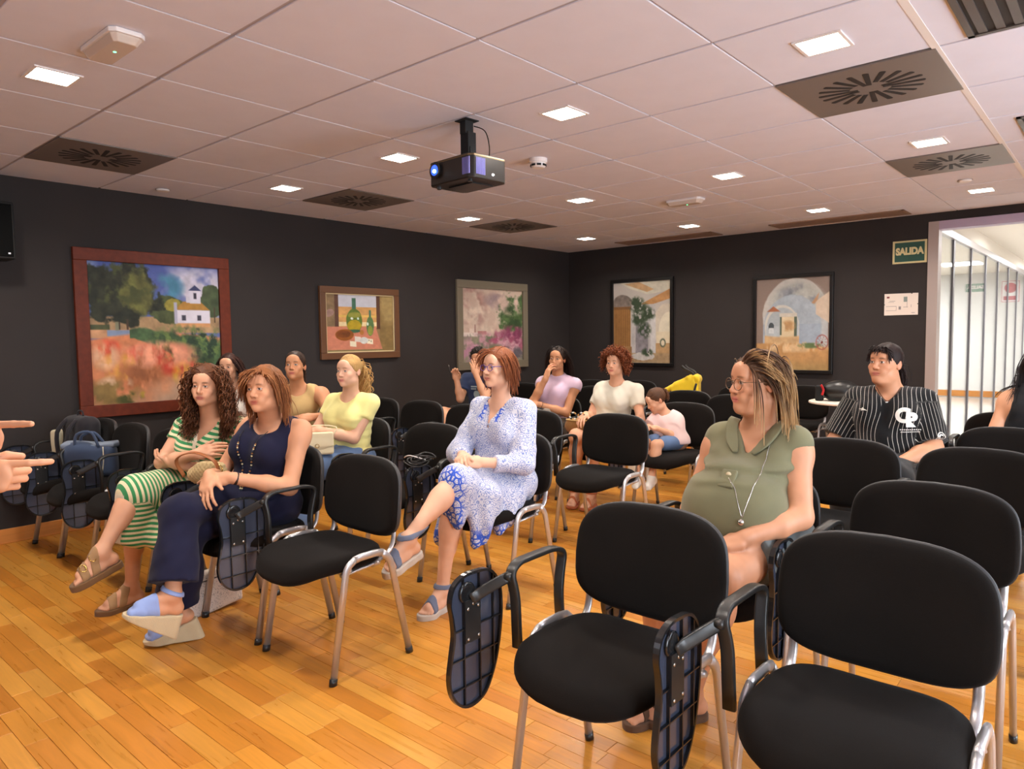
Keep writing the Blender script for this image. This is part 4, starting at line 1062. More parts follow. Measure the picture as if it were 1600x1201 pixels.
    base = (np.arange(n)[:, None, None]*(seg+1)+np.arange(seg)[None, :, None])*ns; j = np.arange(ns)[None, None]
    Q = np.stack([base+j, base+(j+1) % ns, base+ns+(j+1) % ns, base+ns+j], -1).reshape(-1, 4)
    rv = np.repeat(r.random(n), (seg+1)*ns); tv = np.tile(np.repeat(t, ns), n)
    return V, Q, rv, tv
def hair_obj(parts, m, parent, label=None, name='hair'):
    """parts: list of (V, Q, colours)"""
    V, Q = merge([(p[0], p[1]) for p in parts]); me = mesh_np(name, V, Q); color_attr(me, np.clip(np.concatenate([p[2] for p in parts]), 0, 1)); o = obj(name, me, m, parent)
    if label: o['label'] = label
    return o
def me_parts(me, c):
    V = np.zeros(len(me.vertices)*3, np.float32); me.vertices.foreach_get('co', V); Q = np.zeros(len(me.loops), np.int32); me.loops.foreach_get('vertex_index', Q)
    return V.reshape(-1, 3).astype(float), Q.reshape(-1, 4), c
def scol(c0, c1, rv, tv, tip=None):
    c = np.asarray(c0)[None]*(1-rv[:, None])+np.asarray(c1)[None]*rv[:, None]
    if tip is not None: k = np.clip((tv-.45)/.4, 0, 1)[:, None]; c = c*(1-k)+np.asarray(tip)[None]*k
    return c
m_hair = hair_mat('hair_strands')
class Cap2:
    """capsule extruded without limit along axis u"""
    def __init__(s, a, b, ra, rb, u):
        s.u = np.asarray(u, np.float32); pj = lambda v: np.asarray(v, np.float32)-s.u*(np.asarray(v, np.float32)@s.u); s.c = Cap(pj(a), pj(b), ra, rb)
        s.lo = np.minimum(a, b)-.16; s.hi = np.maximum(a, b)+.16
    def __call__(s, P): return s.c(P-(P@s.u)[:, None]*s.u)
def foot_frame(B, q):
    f_ = nrm(B.J['tf'+q]); u = B.J.get('tu'+q, A3(0, 0, 1)); u = nrm(u-f_*(u@f_)); return f_, u, np.cross(f_, u)*(1 if q == 'L' else -1), B.J['an'+q]
def shoe_sole(B, q, thick=.022, heel=0.0, grow=.004, s=.95):
    """sole under a foot; heel adds wedge height at the back"""
    f_, u, t, a = foot_frame(B, q); b = a-u*.0845*s
    f = Field(); f.u(Cap2(b-f_*.032*s, b+f_*.03*s, (.030+grow)*s, (.031+grow)*s, u), .01); f.u(Cap2(b+f_*.03*s+t*.004*s, b+f_*.115*s+t*.004*s, (.031+grow)*s, (.041+grow)*s, u), .02); f.u(Cap2(b+f_*.115*s+t*.004*s, b+f_*.142*s+t*.010*s, (.041+grow)*s, (.031+grow)*s, u), .02)
    f.inter(Half(u, b+u*.005), .004); ang = math.atan2(heel, .17); g = Rax(t*(1 if q == 'L' else -1), ang)@u
    g2 = Rax(t*(1 if q == 'L' else -1), -ang)@u; g = g if (g@f_) < (g2@f_) else g2
    f.inter(Half(-g, b+f_*.15*s-u*thick), .004); return f
def pfield(pr):
    f = Field()
    for p_, k_ in pr: f.u(p_, k_)
    return f
def strap(base, c, n, half, off=.004):
    """band of cloth round a limb: inflated body between two planes"""
    f = base.copy().off(off); n = nrm(n); f.inter(Half(n, np.asarray(c)+n*half), .002); f.inter(Half(-n, np.asarray(c)-n*half), .002); return f
def tube_obj(name, pts, r, m, parent, n=6, closed=False, smooth=4):
    return obj(name, MB().sweep(smooth_path(pts, smooth, closed) if smooth else pts, r, n=n, closed=closed).mesh(name, True), m, parent)

class Wrap:
    def __init__(s, f): s.f = f; s.lo, s.hi = f.bounds()
    def __call__(s, P): return s.f(P, mrg=.03)
def sleeve(B, q, end, r0=.053, r1=.047, r2=.041, k=.02, forearm=False):
    """sleeve from the shoulder to fraction end of the upper arm (end<=1) or on down the forearm (end>1)"""
    sh, el, wr = B.J['sh'+q], B.J['el'+q], B.J['wr'+q]; f = Field()
    if end <= 1:
        e = sh+(el-sh)*end; f.u(Cap(sh, e+(el-sh)*.06, r0, r1), .01); f.inter(Half(nrm(el-sh), e), .004)
    else:
        f.u(Cap(sh, el, r0, r1), .01); e = el+(wr-el)*(end-1); f.u(Cap(el, e+(wr-el)*.05, r1, r2), .03); f2 = Field(); f2.u(Wrap(f), .001); n = nrm(wr-el); f.inter(Fn(lambda P: np.minimum((P-e.astype(np.float32))@n.astype(np.float32), .3)), .004)
    return Wrap(f)
def top_field(B, off=.010, sl=(.45, .45), hem=None, neck=('round', .075, .05), seed=1, wr=.0025, rs=(.055, .049, .041), freq=38, armhole=.0, extra=()):
    f = Field(B.torso.ops).off(off)
    for p_, k_ in extra: f.u(p_, k_)
    for q, e in zip('LR', sl):
        if e: f.u(sleeve(B, q, e, *rs), .022)
        else: f.inter(Half(nrm(B.J['sh'+q]-B.J['neck']+B.up*.12), B.J['sh'+q]*.86+B.J['neck']*.14+B.up*armhole), .01)
    n = B.J['neck']
    if neck[0] == 'round': f.sub(Ell(n+B.Fc*neck[2]*.9+B.up*.02, (neck[1], neck[1], neck[1]*.85), np.stack([B.Xc, B.Fc, B.up], 1)), .006); f.sub(Cap(n-B.up*.0, n+B.up*.15, .064, .064), .006)
    if neck[0] == 'v':
        d = neck[2]; f.sub(Cap(n-B.up*.0, n+B.up*.15, .066, .066), .006)
        for t in np.linspace(0, 1, 7): f.sub(Cap(n+B.Fc*.02+B.up*(.02-d*t), n+B.Fc*.3+B.up*(.05-d*t), neck[1]*(1-t)+.004), .004)
    if neck[0] == 'mock': f.u(Cap(n, n+(B.hc-n)*.30, .060, .056), .02); f.inter(Fn(lambda P: np.where(np.linalg.norm(P-n, axis=1) < .13, (P-(n+(B.hc-n)*.22))@nrm(B.hc-n), -.2)), .004)
    f.disp(wob(seed, freq, wr)); f.disp(wob(seed+50, freq*2.2, wr*.45))
    if hem is not None: f.inter(Half(-A3(0, 0, 1) if not hasattr(hem, '__len__') else hem[0], (0, 0, hem) if not hasattr(hem, '__len__') else hem[1]), .006)
    return f
def trousers_field(B, off=.012, to=(1.9, 1.9), flare=0.0, seed=2, wr=.003, hipz=None, waist=.10):
    f = Field(); J = B.J; pel = B.pel
    f.u(Cap(J['hipL'], J['hipR'], .098+off), .01); f.u(Cap(pel, pel+B.up*waist, .10+off, .09+off), .05)
    for q in (-1, 1): f.u(Ell(pel+q*.07*B.Xp-B.Fp*.045-B.up*.02, np.array([.085, .085, .085])+off), .04)
    for q, e in zip('LR', to):
        h, k, a = J['hip'+q], J['kn'+q], J['an'+q]; g = Field()
        if e <= 1: g.u(Cap(h, h+(k-h)*(e+.05), .090+off, .090-.03*e+off), .01); g.inter(Half(nrm(k-h), h+(k-h)*e), .005)
        else:
            g.u(Cap(h, k, .086+off, .058+off), .01); ee = k+(a-k)*(e-1); g.u(Cap(k, ee+(a-k)*.04, .058+off, .045+off+flare), .03); n_ = nrm(a-k).astype(np.float32); e_ = ee.astype(np.float32); g.inter(Fn(lambda P, n_=n_, e_=e_: (P-e_)@n_), .004)
        f.u(Wrap(g), .02)
    f.disp(wob(seed, 34, wr)); f.disp(wob(seed+31, 70, wr*.5)); return f
def decal(me, f, d, off=.002):
    """push a flat mesh along d onto the surface of field f"""
    V = np.zeros(len(me.vertices)*3, np.float32); me.vertices.foreach_get('co', V); V = V.reshape(-1, 3).astype(float); d = nrm(d); P = V-d*.12; 
    for it in range(40): P = P+d*np.clip(f(P)-off, -.01, .02)[:, None]*.8
    me.vertices.foreach_set('co', P.astype(np.float32).ravel()); me.update(); return me
def subdiv_text(s, size, R, c, bold=.002, sx=1.0):
    me = text_mesh('lettering', s, size, extrude=0, bold=bold, sx=sx); bm = bmesh.new(); bm.from_mesh(me); bmesh.ops.triangulate(bm, faces=bm.faces[:]); bmesh.ops.subdivide_edges(bm, edges=bm.edges[:], cuts=2, use_grid_fill=True); bm.to_mesh(me); bm.free()
    me.transform(Matrix.Translation(Vector(c))@Matrix([list(r)+[0] for r in R]+[[0, 0, 0, 1]])); return me
def glasses(B, parent, m, label, r=.0215, wr=.0014, dz=.006, lens=None):
    mb = MB(); P = lambda *v: xf(np.array([v]), B.hc, B.R, B.hs)[0]
    for s in (-1, 1):
        ring = [P(s*.0335+r*1.12*math.cos(a)*(1 if True else 1), -.103+.10*(r*math.cos(a)*s)*.6*(1 if math.cos(a)*s > 0 else .3), dz+r*.92*math.sin(a)) for a in np.linspace(0, 2*math.pi, 20, endpoint=False)]
        mb.sweep(ring, wr, n=6, closed=True); mb.sweep(smooth_path([P(s*.056, -.098, dz+.008), P(s*.074, -.070, dz+.010), P(s*.080, -.02, dz+.008), P(s*.082, .012, dz+.002)], 4), wr, n=6)
    mb.sweep(smooth_path([P(-.011, -.104, dz+.004), P(0, -.107, dz+.008), P(.011, -.104, dz+.004)], 4), wr, n=6)
    return tag(obj('glasses', mb.mesh('glasses', True), m, parent), label)
def band(name, B, q, t, m, parent, half=.006, off=.004, bone=('el', 'wr')):
    """bracelet or band around a limb"""
    a, b = B.J[bone[0]+q], B.J[bone[1]+q]; c = a+(b-a)*t; f = Field(B.arms[q].ops if bone[0] in ('el', 'sh') else B.legs[q].ops)
    return garment(name, strap(f, c, b-a, half, off), m, parent, .003, lo=c-.06, hi=c+.06)
def sandal(B, q, parent, msole, mstrap, straps, ankle=None, thick=.022, heel=0.0, s=.95, h=.0034, toecap=None):
    f_, u, t, a = foot_frame(B, q); lo = a-.22; hi = a+.22; base = pfield(B.foot[q][2])
    sh = garment('shoe', shoe_sole(B, q, thick, heel, s=s), msole, parent, h, lo=lo, hi=hi)
    for dist, half, lean in straps: garment('strap', strap(base, a+f_*dist-u*.03, f_+u*lean, half, .0045), mstrap, sh, h, lo=lo, hi=hi)
    if ankle is not None: garment('ankle_strap', strap(Field(base.ops+B.legs[q].ops), a+u*ankle[0]-f_*.01, u+f_*ankle[2], ankle[1], .0045), mstrap, sh, h, lo=lo, hi=hi)
    if toecap is not None:
        g = base.copy().off(.005); g.inter(Half(-f_+u*.35, a+f_*toecap-u*.045), .004); g.inter(Half(-u, a-u*.086*s), .003); garment('toe_cap', g, mstrap, sh, h, lo=lo, hi=hi)
    return sh
def style(B, root, c0, c1, kind, label, seed=3, tip=None, n=560, **kw):
    """hair styles built from a scalp volume and draped locks"""
    P = []
    def cap(thick, lift=0.0, extra=None, h=.0055): me, c = hair_cap(B, thick, (np.asarray(c0)+np.asarray(c1))/2*.8, lift=lift, extra=extra, seed=seed, h=h); P.append(me_parts(me, c))
    def add(**k):
        k = dict(dict(n=int(n*1.2), seed=seed), **k); V, Q, rv, tv = strands(B, k.pop('collide', B.core), **k); P.append((V, Q, scol(c0, c1, rv, tv, tip)))
    if kind == 'bob': cap(kw.get('thick', .011)); add(length=kw.get('length', (.13, .18)), layer=(.008, .018), part=kw.get('part', .02), rad=.0020, grav=kw.get('grav', .26), seg=10, tips=.5, curl=kw.get('curl', (0, .05)), comb=kw.get('comb'), fly=.028)
    if kind == 'long': cap(.009); add(length=kw.get('length', (.28, .36)), layer=(.006, .016), part=kw.get('part', 0.0), rad=.0020, grav=.28, seg=12, comb=kw.get('comb'))
    if kind == 'curly': cap(kw.get('thick', .016)); add(length=kw.get('length', (.26, .36)), layer=kw.get('layer', (.012, .034)), part=kw.get('part', .015), rad=.0026, grav=kw.get('grav', .28), seg=19, curl=kw.get('curl', (.009, .055)), tips=.5)
    if kind == 'afro': cap(.018, extra=[(Ell((0, .03, .02), (.105, .105, .10)), .03)] if kw.get('big') else None); add(length=(.06, .10), layer=(.010, .024), rad=.0030, grav=.16, seg=14, curl=(.008, .032), keepdir=.85, comb=lambda P_, r: (P_-A3(0, .02, .02))*8+r.normal(size=P_.shape)*.5+np.stack([np.sign(P_[:, 0])*.4, 0*P_[:, 0], -.3+0*P_[:, 0]], 1), tips=.6)
    if kind == 'back':
        cap(.0075); tie = np.array(kw.get('tie', (0, .105, .03)))
        add(n=int(n*.8), length=(.10, .16), layer=(.002, .006), rad=.0022, grav=.02, seg=10, comb=lambda P_, r: (tie-P_)*6, keepdir=.95, target=tie)
        if kw.get('tail'):
            V, Q, rv, tv = tail(B, tie, kw['tail'], seed, int(n*.45), kw.get('tcurl', (.004, .05))); P.append((V, Q, scol(c0, c1, rv, tv, tip)))
    if kind == 'short': cap(kw.get('thick', .010), lift=kw.get('lift', 0.0)); add(n=n, length=(.02, .045), layer=(.009, .014), rad=.0024, grav=.05, seg=5, comb=lambda P_, r: np.stack([P_[:, 0]*4, -.5+0*P_[:, 0], .2+0*P_[:, 0]], 1)+r.normal(size=P_.shape)*.3)
    for e in kw.get('more', []): add(**e)
    return hair_obj(P, m_hair, root, label)
def tail(B, tie, length, seed, n, curl):
    r = np.random.default_rng(seed); seg = 14; W = xf(tie+r.normal(size=(n, 3))*.010, B.hc, B.R, B.hs); D = (A3(0, 1, .15)@B.R.T)+r.normal(size=(n, 3))*.35; D /= np.linalg.norm(D, axis=1)[:, None]; Ln = r.uniform(.75, 1.1, n)*length; path = [W]
    for k in range(seg):
        D = D*.74+A3(0, 0, -1)*.30; D /= np.linalg.norm(D, axis=1)[:, None]; Np = W+D*(Ln/seg)[:, None]; d = B.core(Np, mrg=.05); e = .004
        g = np.stack([B.core(Np+np.eye(3)[i]*e, mrg=.05)-d for i in range(3)], 1)/e; Np = Np+g*np.clip(.012-d, 0, .03)[:, None]; W = Np; path.append(W)
    X = np.stack(path, 1); s_ = np.arange(seg+1)[None]*(Ln/seg)[:, None]; ph = r.uniform(0, 6.28, (n, 1)); T = np.gradient(X, axis=1); T /= np.linalg.norm(T, axis=2)[..., None]+1e-9
    a = np.cross(T, r.normal(size=(n, 1, 3))); a /= np.linalg.norm(a, axis=2)[..., None]+1e-9; b = np.cross(T, a); X = X+a*(curl[0]*np.cos(6.28*s_/curl[1]+ph))[..., None]+b*(curl[0]*np.sin(6.28*s_/curl[1]+ph))[..., None]
    w = (.0024*np.interp(np.linspace(0, 1, seg+1), [0, .2, .7, 1], [.8, 1, 1, .4]))[None, :, None]; V = np.stack([X+a*w*math.cos(q)+b*w*math.sin(q) for q in (0, 1.57, 3.14, 4.71)], 2).reshape(-1, 3)
    base = (np.arange(n)[:, None, None]*(seg+1)+np.arange(seg)[None, :, None])*4; j = np.arange(4)[None, None]
    Q = np.stack([base+j, base+(j+1) % 4, base+4+(j+1) % 4, base+4+j], -1).reshape(-1, 4); return V, Q, np.repeat(r.random(n), (seg+1)*4), np.tile(np.repeat(np.linspace(0, 1, seg+1), 4), n)
def person(label, B, hb=.0075, hh=.0026, hf=.0032):
    root = thing('person', label, 'person', (float(B.pel[0]), float(B.pel[1]), 0), 0); WORLD_ROOTS.add(root.name)
    me = B.mesh_body(hb*1.38, hh*(1.18 if hh <= .0026 else 1.36), hf*1.18); o = obj('body', me, m_skin, root); return root
# ---------------------------------------------------------------- fabrics with a pattern
def stripe_mat(name, ca, cb, period, frac, attr='sv', placket=None):
    m = mat(name, rough=.88, spec=.15, sheen=.15); a = N(m, 'ShaderNodeAttribute'); a.attribute_name = attr
    mul = N(m, 'ShaderNodeMath', operation='MULTIPLY'); mul.inputs[1].default_value = 1/period; L(m, a.outputs['Fac'], mul.inputs[0])
    fr = N(m, 'ShaderNodeMath', operation='FRACT'); L(m, mul.outputs[0], fr.inputs[0]); lt = N(m, 'ShaderNodeMath', operation='LESS_THAN'); lt.inputs[1].default_value = frac; L(m, fr.outputs[0], lt.inputs[0])
    mx = N(m, 'ShaderNodeMix', data_type='RGBA'); L(m, lt.outputs[0], mx.inputs[0]); mx.inputs[6].default_value = cb; mx.inputs[7].default_value = ca; out = mx.outputs[2]
    if placket:
        b = N(m, 'ShaderNodeAttribute'); b.attribute_name = 'pl'; l2 = N(m, 'ShaderNodeMath', operation='LESS_THAN'); l2.inputs[1].default_value = placket[0]; L(m, b.outputs['Fac'], l2.inputs[0])
        m2 = N(m, 'ShaderNodeMix', data_type='RGBA'); L(m, l2.outputs[0], m2.inputs[0]); L(m, out, m2.inputs[6]); m2.inputs[7].default_value = placket[1]; out = m2.outputs[2]
    L(m, out, bsdf(m).inputs['Base Color']); add_noise_var(m, scale=300, amt=.10, bump=.4, bscale=500); return m
def print_mat():
    """white and blue medallion print; stronger blue toward the hem"""
    m = mat('print_blue_medallion', rough=.85, spec=.15, sheen=.1); tc = N(m, 'ShaderNodeTexCoord'); hem = N(m, 'ShaderNodeAttribute'); hem.attribute_name = 'hem'
    v1 = N(m, 'ShaderNodeTexVoronoi'); v1.inputs['Scale'].default_value = 42; L(m, tc.outputs['Object'], v1.inputs['Vector'])
    ring = N(m, 'ShaderNodeMath', operation='SINE'); ml = N(m, 'ShaderNodeMath', operation='MULTIPLY'); ml.inputs[1].default_value = 20; L(m, v1.outputs['Distance'], ml.inputs[0]); L(m, ml.outputs[0], ring.inputs[0])
    rr = N(m, 'ShaderNodeMapRange'); rr.inputs[1].default_value = -.1; rr.inputs[2].default_value = .35; L(m, ring.outputs[0], rr.inputs[0])
    v2 = N(m, 'ShaderNodeTexVoronoi'); v2.inputs['Scale'].default_value = 190; L(m, tc.outputs['Object'], v2.inputs['Vector'])
    dd = N(m, 'ShaderNodeMapRange'); dd.inputs[1].default_value = .25; dd.inputs[2].default_value = .5; L(m, v2.outputs['Distance'], dd.inputs[0])
    mu = N(m, 'ShaderNodeMath', operation='MULTIPLY'); L(m, rr.outputs[0], mu.inputs[0]); L(m, dd.outputs[0], mu.inputs[1])
    mc = N(m, 'ShaderNodeMix', data_type='RGBA'); mc.inputs[6].default_value = srgb(204, 204, 216); mc.inputs[7].default_value = srgb(122, 136, 186); L(m, mu.outputs[0], mc.inputs[0])
    edge = N(m, 'ShaderNodeTexVoronoi', feature='DISTANCE_TO_EDGE'); edge.inputs['Scale'].default_value = 34; L(m, tc.outputs['Object'], edge.inputs['Vector'])
    eg = N(m, 'ShaderNodeMapRange'); eg.inputs[1].default_value = .10; eg.inputs[2].default_value = .14; L(m, edge.outputs['Distance'], eg.inputs[0])
    rg2 = N(m, 'ShaderNodeMix', data_type='RGBA'); rg2.inputs[6].default_value = srgb(52, 88, 196); L(m, mc.outputs[2], rg2.inputs[7]); L(m, eg.outputs[0], rg2.inputs[0])
    fin = N(m, 'ShaderNodeMix', data_type='RGBA'); L(m, hem.outputs['Fac'], fin.inputs[0]); L(m, mc.outputs[2], fin.inputs[6]); L(m, rg2.outputs[2], fin.inputs[7])
    L(m, fin.outputs[2], bsdf(m).inputs['Base Color']); return m
def polyparam(pts):
    """arc-length parameter of the closest point on a polyline"""
    P = np.array(pts, float)
    def f(V):
        best = np.full(len(V), 9e9); out = np.zeros(len(V)); acc = 0
        for a, b in zip(P[:-1], P[1:]):
            ba = b-a; l = np.linalg.norm(ba); h = ((V-a)@ba)/(l*l); hc = np.clip(h, 0, 1); d = np.linalg.norm(V-a-hc[:, None]*ba, axis=1); m = d < best; best[m] = d[m]; out[m] = (acc+h*l)[m]; acc += l
        return out
    return f
m_jeans = cloth('denim_blue', srgb(98, 122, 160), bump=.4); m_denim_dark = cloth('denim_dark', srgb(64, 82, 116), bump=.4)

# ================================================================= woman in the striped green dress
Body.EX = dict(curlR=(.35, .3, .3, .35), thumbR=.2, curlL=(.5, .5, .5, .5))
B1 = Body(dict(head=(-3.46, 1.665, 1.100), neck=(-3.545, 1.725, .915), shL=(-3.425, 1.80, .888), shR=(-3.695, 1.650, .880), elL=(-3.36, 1.735, .665), wrL=(-3.555, 1.545, .715), elR=(-3.655, 1.515, .720), wrR=(-3.43, 1.585, .775),
    hfL=(-.85, -.3, .1), hnL=(-.2, -.3, -.9), hfR=(.80, .50, .28), hnR=(.45, -.72, .5), hipL=(-3.575, 1.745, .57), hipR=(-3.735, 1.705, .57), knR=(-3.555, 1.345, .625), anR=(-3.50, 1.165, .375), tfR=(-.02, -.93, -.30), tuR=(0, -.3, .95),
    knL=(-3.66, 1.375, .52), anL=(-3.735, 1.375, .100), tfL=(-.04, -1, 0)), yaw=40, pitch=-1, roll=2, hs=.89, skin='fair', brow=lin((84, 56, 40)), bust=.8, headkw=dict(jaw=.97))
R1 = person('woman in a green and cream striped dress with long curly brown hair, arms folded', B1)
J = B1.J
d1 = top_field(B1, .009, (.40, .40), None, ('v', .05, .10), 11, .002)
for q, e in (('R', J['knR']), ('L', J['knL'])): d1.u(Cap(J['hip'+q], e, .108, .074), .03)
d1.u(Cap(J['knR']+A3(.01, .01, -.03), (-3.575, 1.320, .40), .074, .064), .05); d1.u(Cap(J['knL'], (-3.655, 1.36, .40), .075, .070), .04); d1.u(Cap((-3.50, 1.52, .52), (-3.50, 1.42, .38), .07, .055), .05); d1.u(Cap((-3.60, 1.345, .55), (-3.605, 1.325, .39), .072, .066), .05)
d1.inter(Half((.12, -.45, -.92), (-3.58, 1.345, .335)), .005)
d1.inter(Half((-.45, -1.0, .12), (-3.61, 1.275, .60)), .006)
d1.disp(wob(77, 30, .003, (1, 1, .4)))
sv1 = polyparam([J['neck']+A3(0, 0, .1), B1.pel+A3(0, 0, .04), (J['knR']+J['knL'])/2, A3(-3.61, 1.335, .10)])
pl1 = lambda V: np.where(V[:, 2] > .62, np.abs((V-B1.chest)@B1.Xc)+np.where((V-B1.chest)@B1.Fc < 0, 1, 0), np.where(((V-J['knR'])@nrm((-.45, -1.0, .12)) > .040) | (((V-B1.pel)@A3(0, 0, 1) > .0) & (np.abs((V-B1.chest)@B1.Xc) < .012)), 0, 1))
garment('dress', d1, stripe_mat('stripe_knit_green', srgb(62, 142, 88), srgb(228, 216, 178), .0235, .52, placket=(.011, srgb(232, 222, 196))), R1, .006, attrs=dict(sv=sv1, pl=pl1))
m_taupe = cloth('suede_taupe', srgb(166, 130, 92)); m_cork = cloth('cork_sole', srgb(120, 88, 58))
for q in 'LR': sandal(B1, q, R1, m_cork, m_taupe, [(.045, .017, .25), (.095, .018, .1)], thick=.026)
for q in 'LR':
    f_, u, t, a = foot_frame(B1, q)
    for dist in (.045, .095): c = a+f_*dist+u*(.002 if dist < .06 else -.020)+t*(.028 if dist > .06 else .022); obj('buckle', MB().sweep([c+(f_*math.cos(k)*.012+np.cross(f_, u+t*.8)*math.sin(k)*.015) for k in np.linspace(0, 2*math.pi, 14, endpoint=False)], .0022, n=5, closed=True).mesh('buckle', True), mat('brass', srgb(206, 170, 96), rough=.25, metal=.9), R1)
style(B1, R1, lin((74, 40, 22)), lin((128, 78, 46)), 'curly', 'long loose brown curls', seed=5, n=900, length=(.20, .32), layer=(.006, .028), curl=(.0075, .050), part=.012)

# ================================================================= woman in navy
Body.EX = dict(curlL=(.25, .25, .3, .3), curlR=(.45, .4, .4, .45), thumbR=.1, spreadR=.10)
B2 = Body(dict(head=(-2.955, 1.690, 1.098), neck=(-3.03, 1.765, .945), shL=(-2.885, 1.825, .912), shR=(-3.165, 1.735, .918), elL=(-2.825, 1.72, .668), wrL=(-2.91, 1.495, .735), elR=(-3.22, 1.60, .70), wrR=(-2.99, 1.435, .745),
    hfL=(-.72, -.65, -.05), hnL=(.45, -.45, .8), hfR=(.52, -.50, -.70), hnR=(.25, -.75, .6), hipL=(-2.995, 1.745, .575), hipR=(-3.165, 1.725, .575), knR=(-2.985, 1.305, .610), anR=(-2.890, 1.215, .305), tfR=(-.12, -.95, .28), tuR=(.1, .28, .95),
    knL=(-3.06, 1.37, .52), anL=(-3.145, 1.335, .150), tfL=(-.33, -.86, -.30), tuL=(-.1, -.32, .94)), w=1.06, yaw=24, pitch=4, roll=-3, hs=.93, skin='warm', brow=lin((110, 70, 50)), lip=lin((170, 84, 74)), bust=1.1, belly=.35, arm=1.08, headkw=dict(jaw=1.04, smile=.8), neck_r=.054)
R2 = person('woman in navy top and trousers with copper bob and long bead necklace', B2)
m_navy = cloth('linen_navy', srgb(27, 27, 50), rough=.9, sheen=.05)
f2 = top_field(B2, .010, (0, 0), .60, ('round', .088, .075), 21, .003, armhole=.02); garment('top', f2, m_navy, R2, .006)
t2 = trousers_field(B2, .016, (1.90, 1.86), .034, 22, .004); t2.inter(Half((0, 0, 1), (0, 0, .70)), .006); garment('trousers', t2, m_navy, R2, .0065)
m_esp = cloth('espadrille_jute', srgb(196, 176, 142), bump=.6, bscale=400); m_espblue = cloth('espadrille_canvas_blue', srgb(140, 158, 206))
for q in 'LR': sandal(B2, q, R2, m_esp, m_espblue, [], ankle=(.012, .008, -.2), thick=.020, heel=.065, toecap=.045)
style(B2, R2, lin((112, 62, 32)), lin((170, 108, 62)), 'bob', 'chin length copper bob with fringe', seed=8, n=820, length=(.125, .175), part=.03, thick=.014, more=[dict(n=90, length=(.06, .085), layer=(.006, .012), rad=.003, grav=.2, seg=8, region=lambda P: (P[:, 1] < -.055), comb=lambda P, r: np.stack([-.6+0*P[:, 0], -.6+0*P[:, 0], -.4+0*P[:, 0]], 1)+r.normal(size=P.shape)*.15)])
def on_surface(f, pts, d, off=.004):
    P = np.array(pts, float)-nrm(d)*.10; d = nrm(d)
    for it in range(40): P = P+d*np.clip(f(P)-off, -.01, .02)[:, None]*.8
    return P
n2 = B2.J['neck']
for sg, nm in ((1, 'a'), (-1, 'b')):
    gp_ = [n2+B2.Xc*sg*.068+B2.Fc*.06-B2.up*.035, n2+B2.Xc*sg*.056+B2.Fc*.07-B2.up*.075, n2+B2.Xc*sg*.045+B2.Fc*.08-B2.up*.12, n2+B2.Xc*sg*.020+B2.Fc*.1-B2.up*.23, n2+B2.Xc*.002*sg+B2.Fc*.1-B2.up*.31]
    pth = on_surface(lambda P: np.minimum(f2(P), B2.core(P)), smooth_path(gp_, 8), -B2.Fc, .005); obj('necklace_cord', MB().sweep(pth, .0018, n=5).mesh('necklace_cord', True), m_blackpl, R2)
    for k in range(11, len(pth)-1, 1): obj('bead', MB().lathe([(.0008, -.004), (.0042, -.002), (.0042, .002), (.0008, .004)], 8, pth[k]).mesh('bead', True), [mat('bead_cream', srgb(222, 206, 160), rough=.3), mat('bead_dark', srgb(40, 50, 70), rough=.3), mat('bead_amber', srgb(150, 96, 50), rough=.3)][k % 3], R2)
c = pth[-1]-B2.up*.018-B2.Fc*0; obj('pendant', MB().sweep([c+B2.Xc*.011*math.cos(k)+B2.up*.015*math.sin(k) for k in np.linspace(0, 2*math.pi, 14, endpoint=False)], .0026, n=6, closed=True).mesh('pendant', True), mat('silver', srgb(210, 206, 200), rough=.2, metal=.95), R2)
band('wristband', B2, 'L', .93, mat('leather_dark', srgb(46, 26, 22), rough=.5), R2, .0075, .003)

# ================================================================= woman in the blue patterned dress
Body.EX = dict(curlL=(.55, .55, .55, .6), curlR=(.6, .6, .6, .6), thumbL=.5)
B7 = Body(dict(head=(-2.440, 2.700, 1.165), neck=(-2.490, 2.765, .985), shL=(-2.348, 2.805, .945), shR=(-2.632, 2.770, .945), elL=(-2.295, 2.715, .685), wrL=(-2.385, 2.515, .715), elR=(-2.640, 2.600, .725), wrR=(-2.495, 2.485, .740),
    hfL=(-.55, -.80, .10), hnL=(.55, -.40, .72), hfR=(.55, -.80, -.05), hnR=(-.3, -.3, .9), hipL=(-2.415, 2.790, .57), hipR=(-2.585, 2.780, .57), knR=(-2.435, 2.355, .635), anR=(-2.395, 2.030, .435), tfR=(.02, -.97, -.22), tuR=(0, -.22, .97),
    knL=(-2.475, 2.385, .52), anL=(-2.500, 2.335, .100), tfL=(.16, -.98, 0)), yaw=-6, pitch=3, roll=0, hs=.90, skin='pale', brow=lin((120, 70, 44)), lip=lin((186, 100, 92)), iris=lin((70, 80, 90)), headkw=dict(jaw=.96, nose=1.02))
R7 = person('woman in a blue and white patterned dress with short red hair and purple glasses', B7)
J = B7.J
f7 = top_field(B7, .011, (1.72, 1.80), None, ('v', .046, .165), 31, .0035, rs=(.058, .056, .043), freq=42)
for q, kn in (('L', J['knL']), ('R', J['knR'])): f7.u(Cap(J['hip'+q], kn+A3(0, .02, 0), .108, .080), .04)
f7.u(Cap(J['knR']+A3(.015, .03, -.02), (-2.395, 2.345, .47), .085, .045), .05); f7.u(Cap((-2.36, 2.52, .55), (-2.352, 2.44, .34), .075, .040), .06); f7.u(Cap((-2.345, 2.68, .52), (-2.335, 2.58, .38), .07, .040), .06); f7.u(Cap((-2.53, 2.42, .52), (-2.585, 2.375, .155), .05, .026), .05)
f7.inter(Fn(lambda P: np.maximum((P-A3(-2.44, 2.315, .5).astype(np.float32))@nrm((-.1, -1, -.28)).astype(np.float32), -.2)), .006)
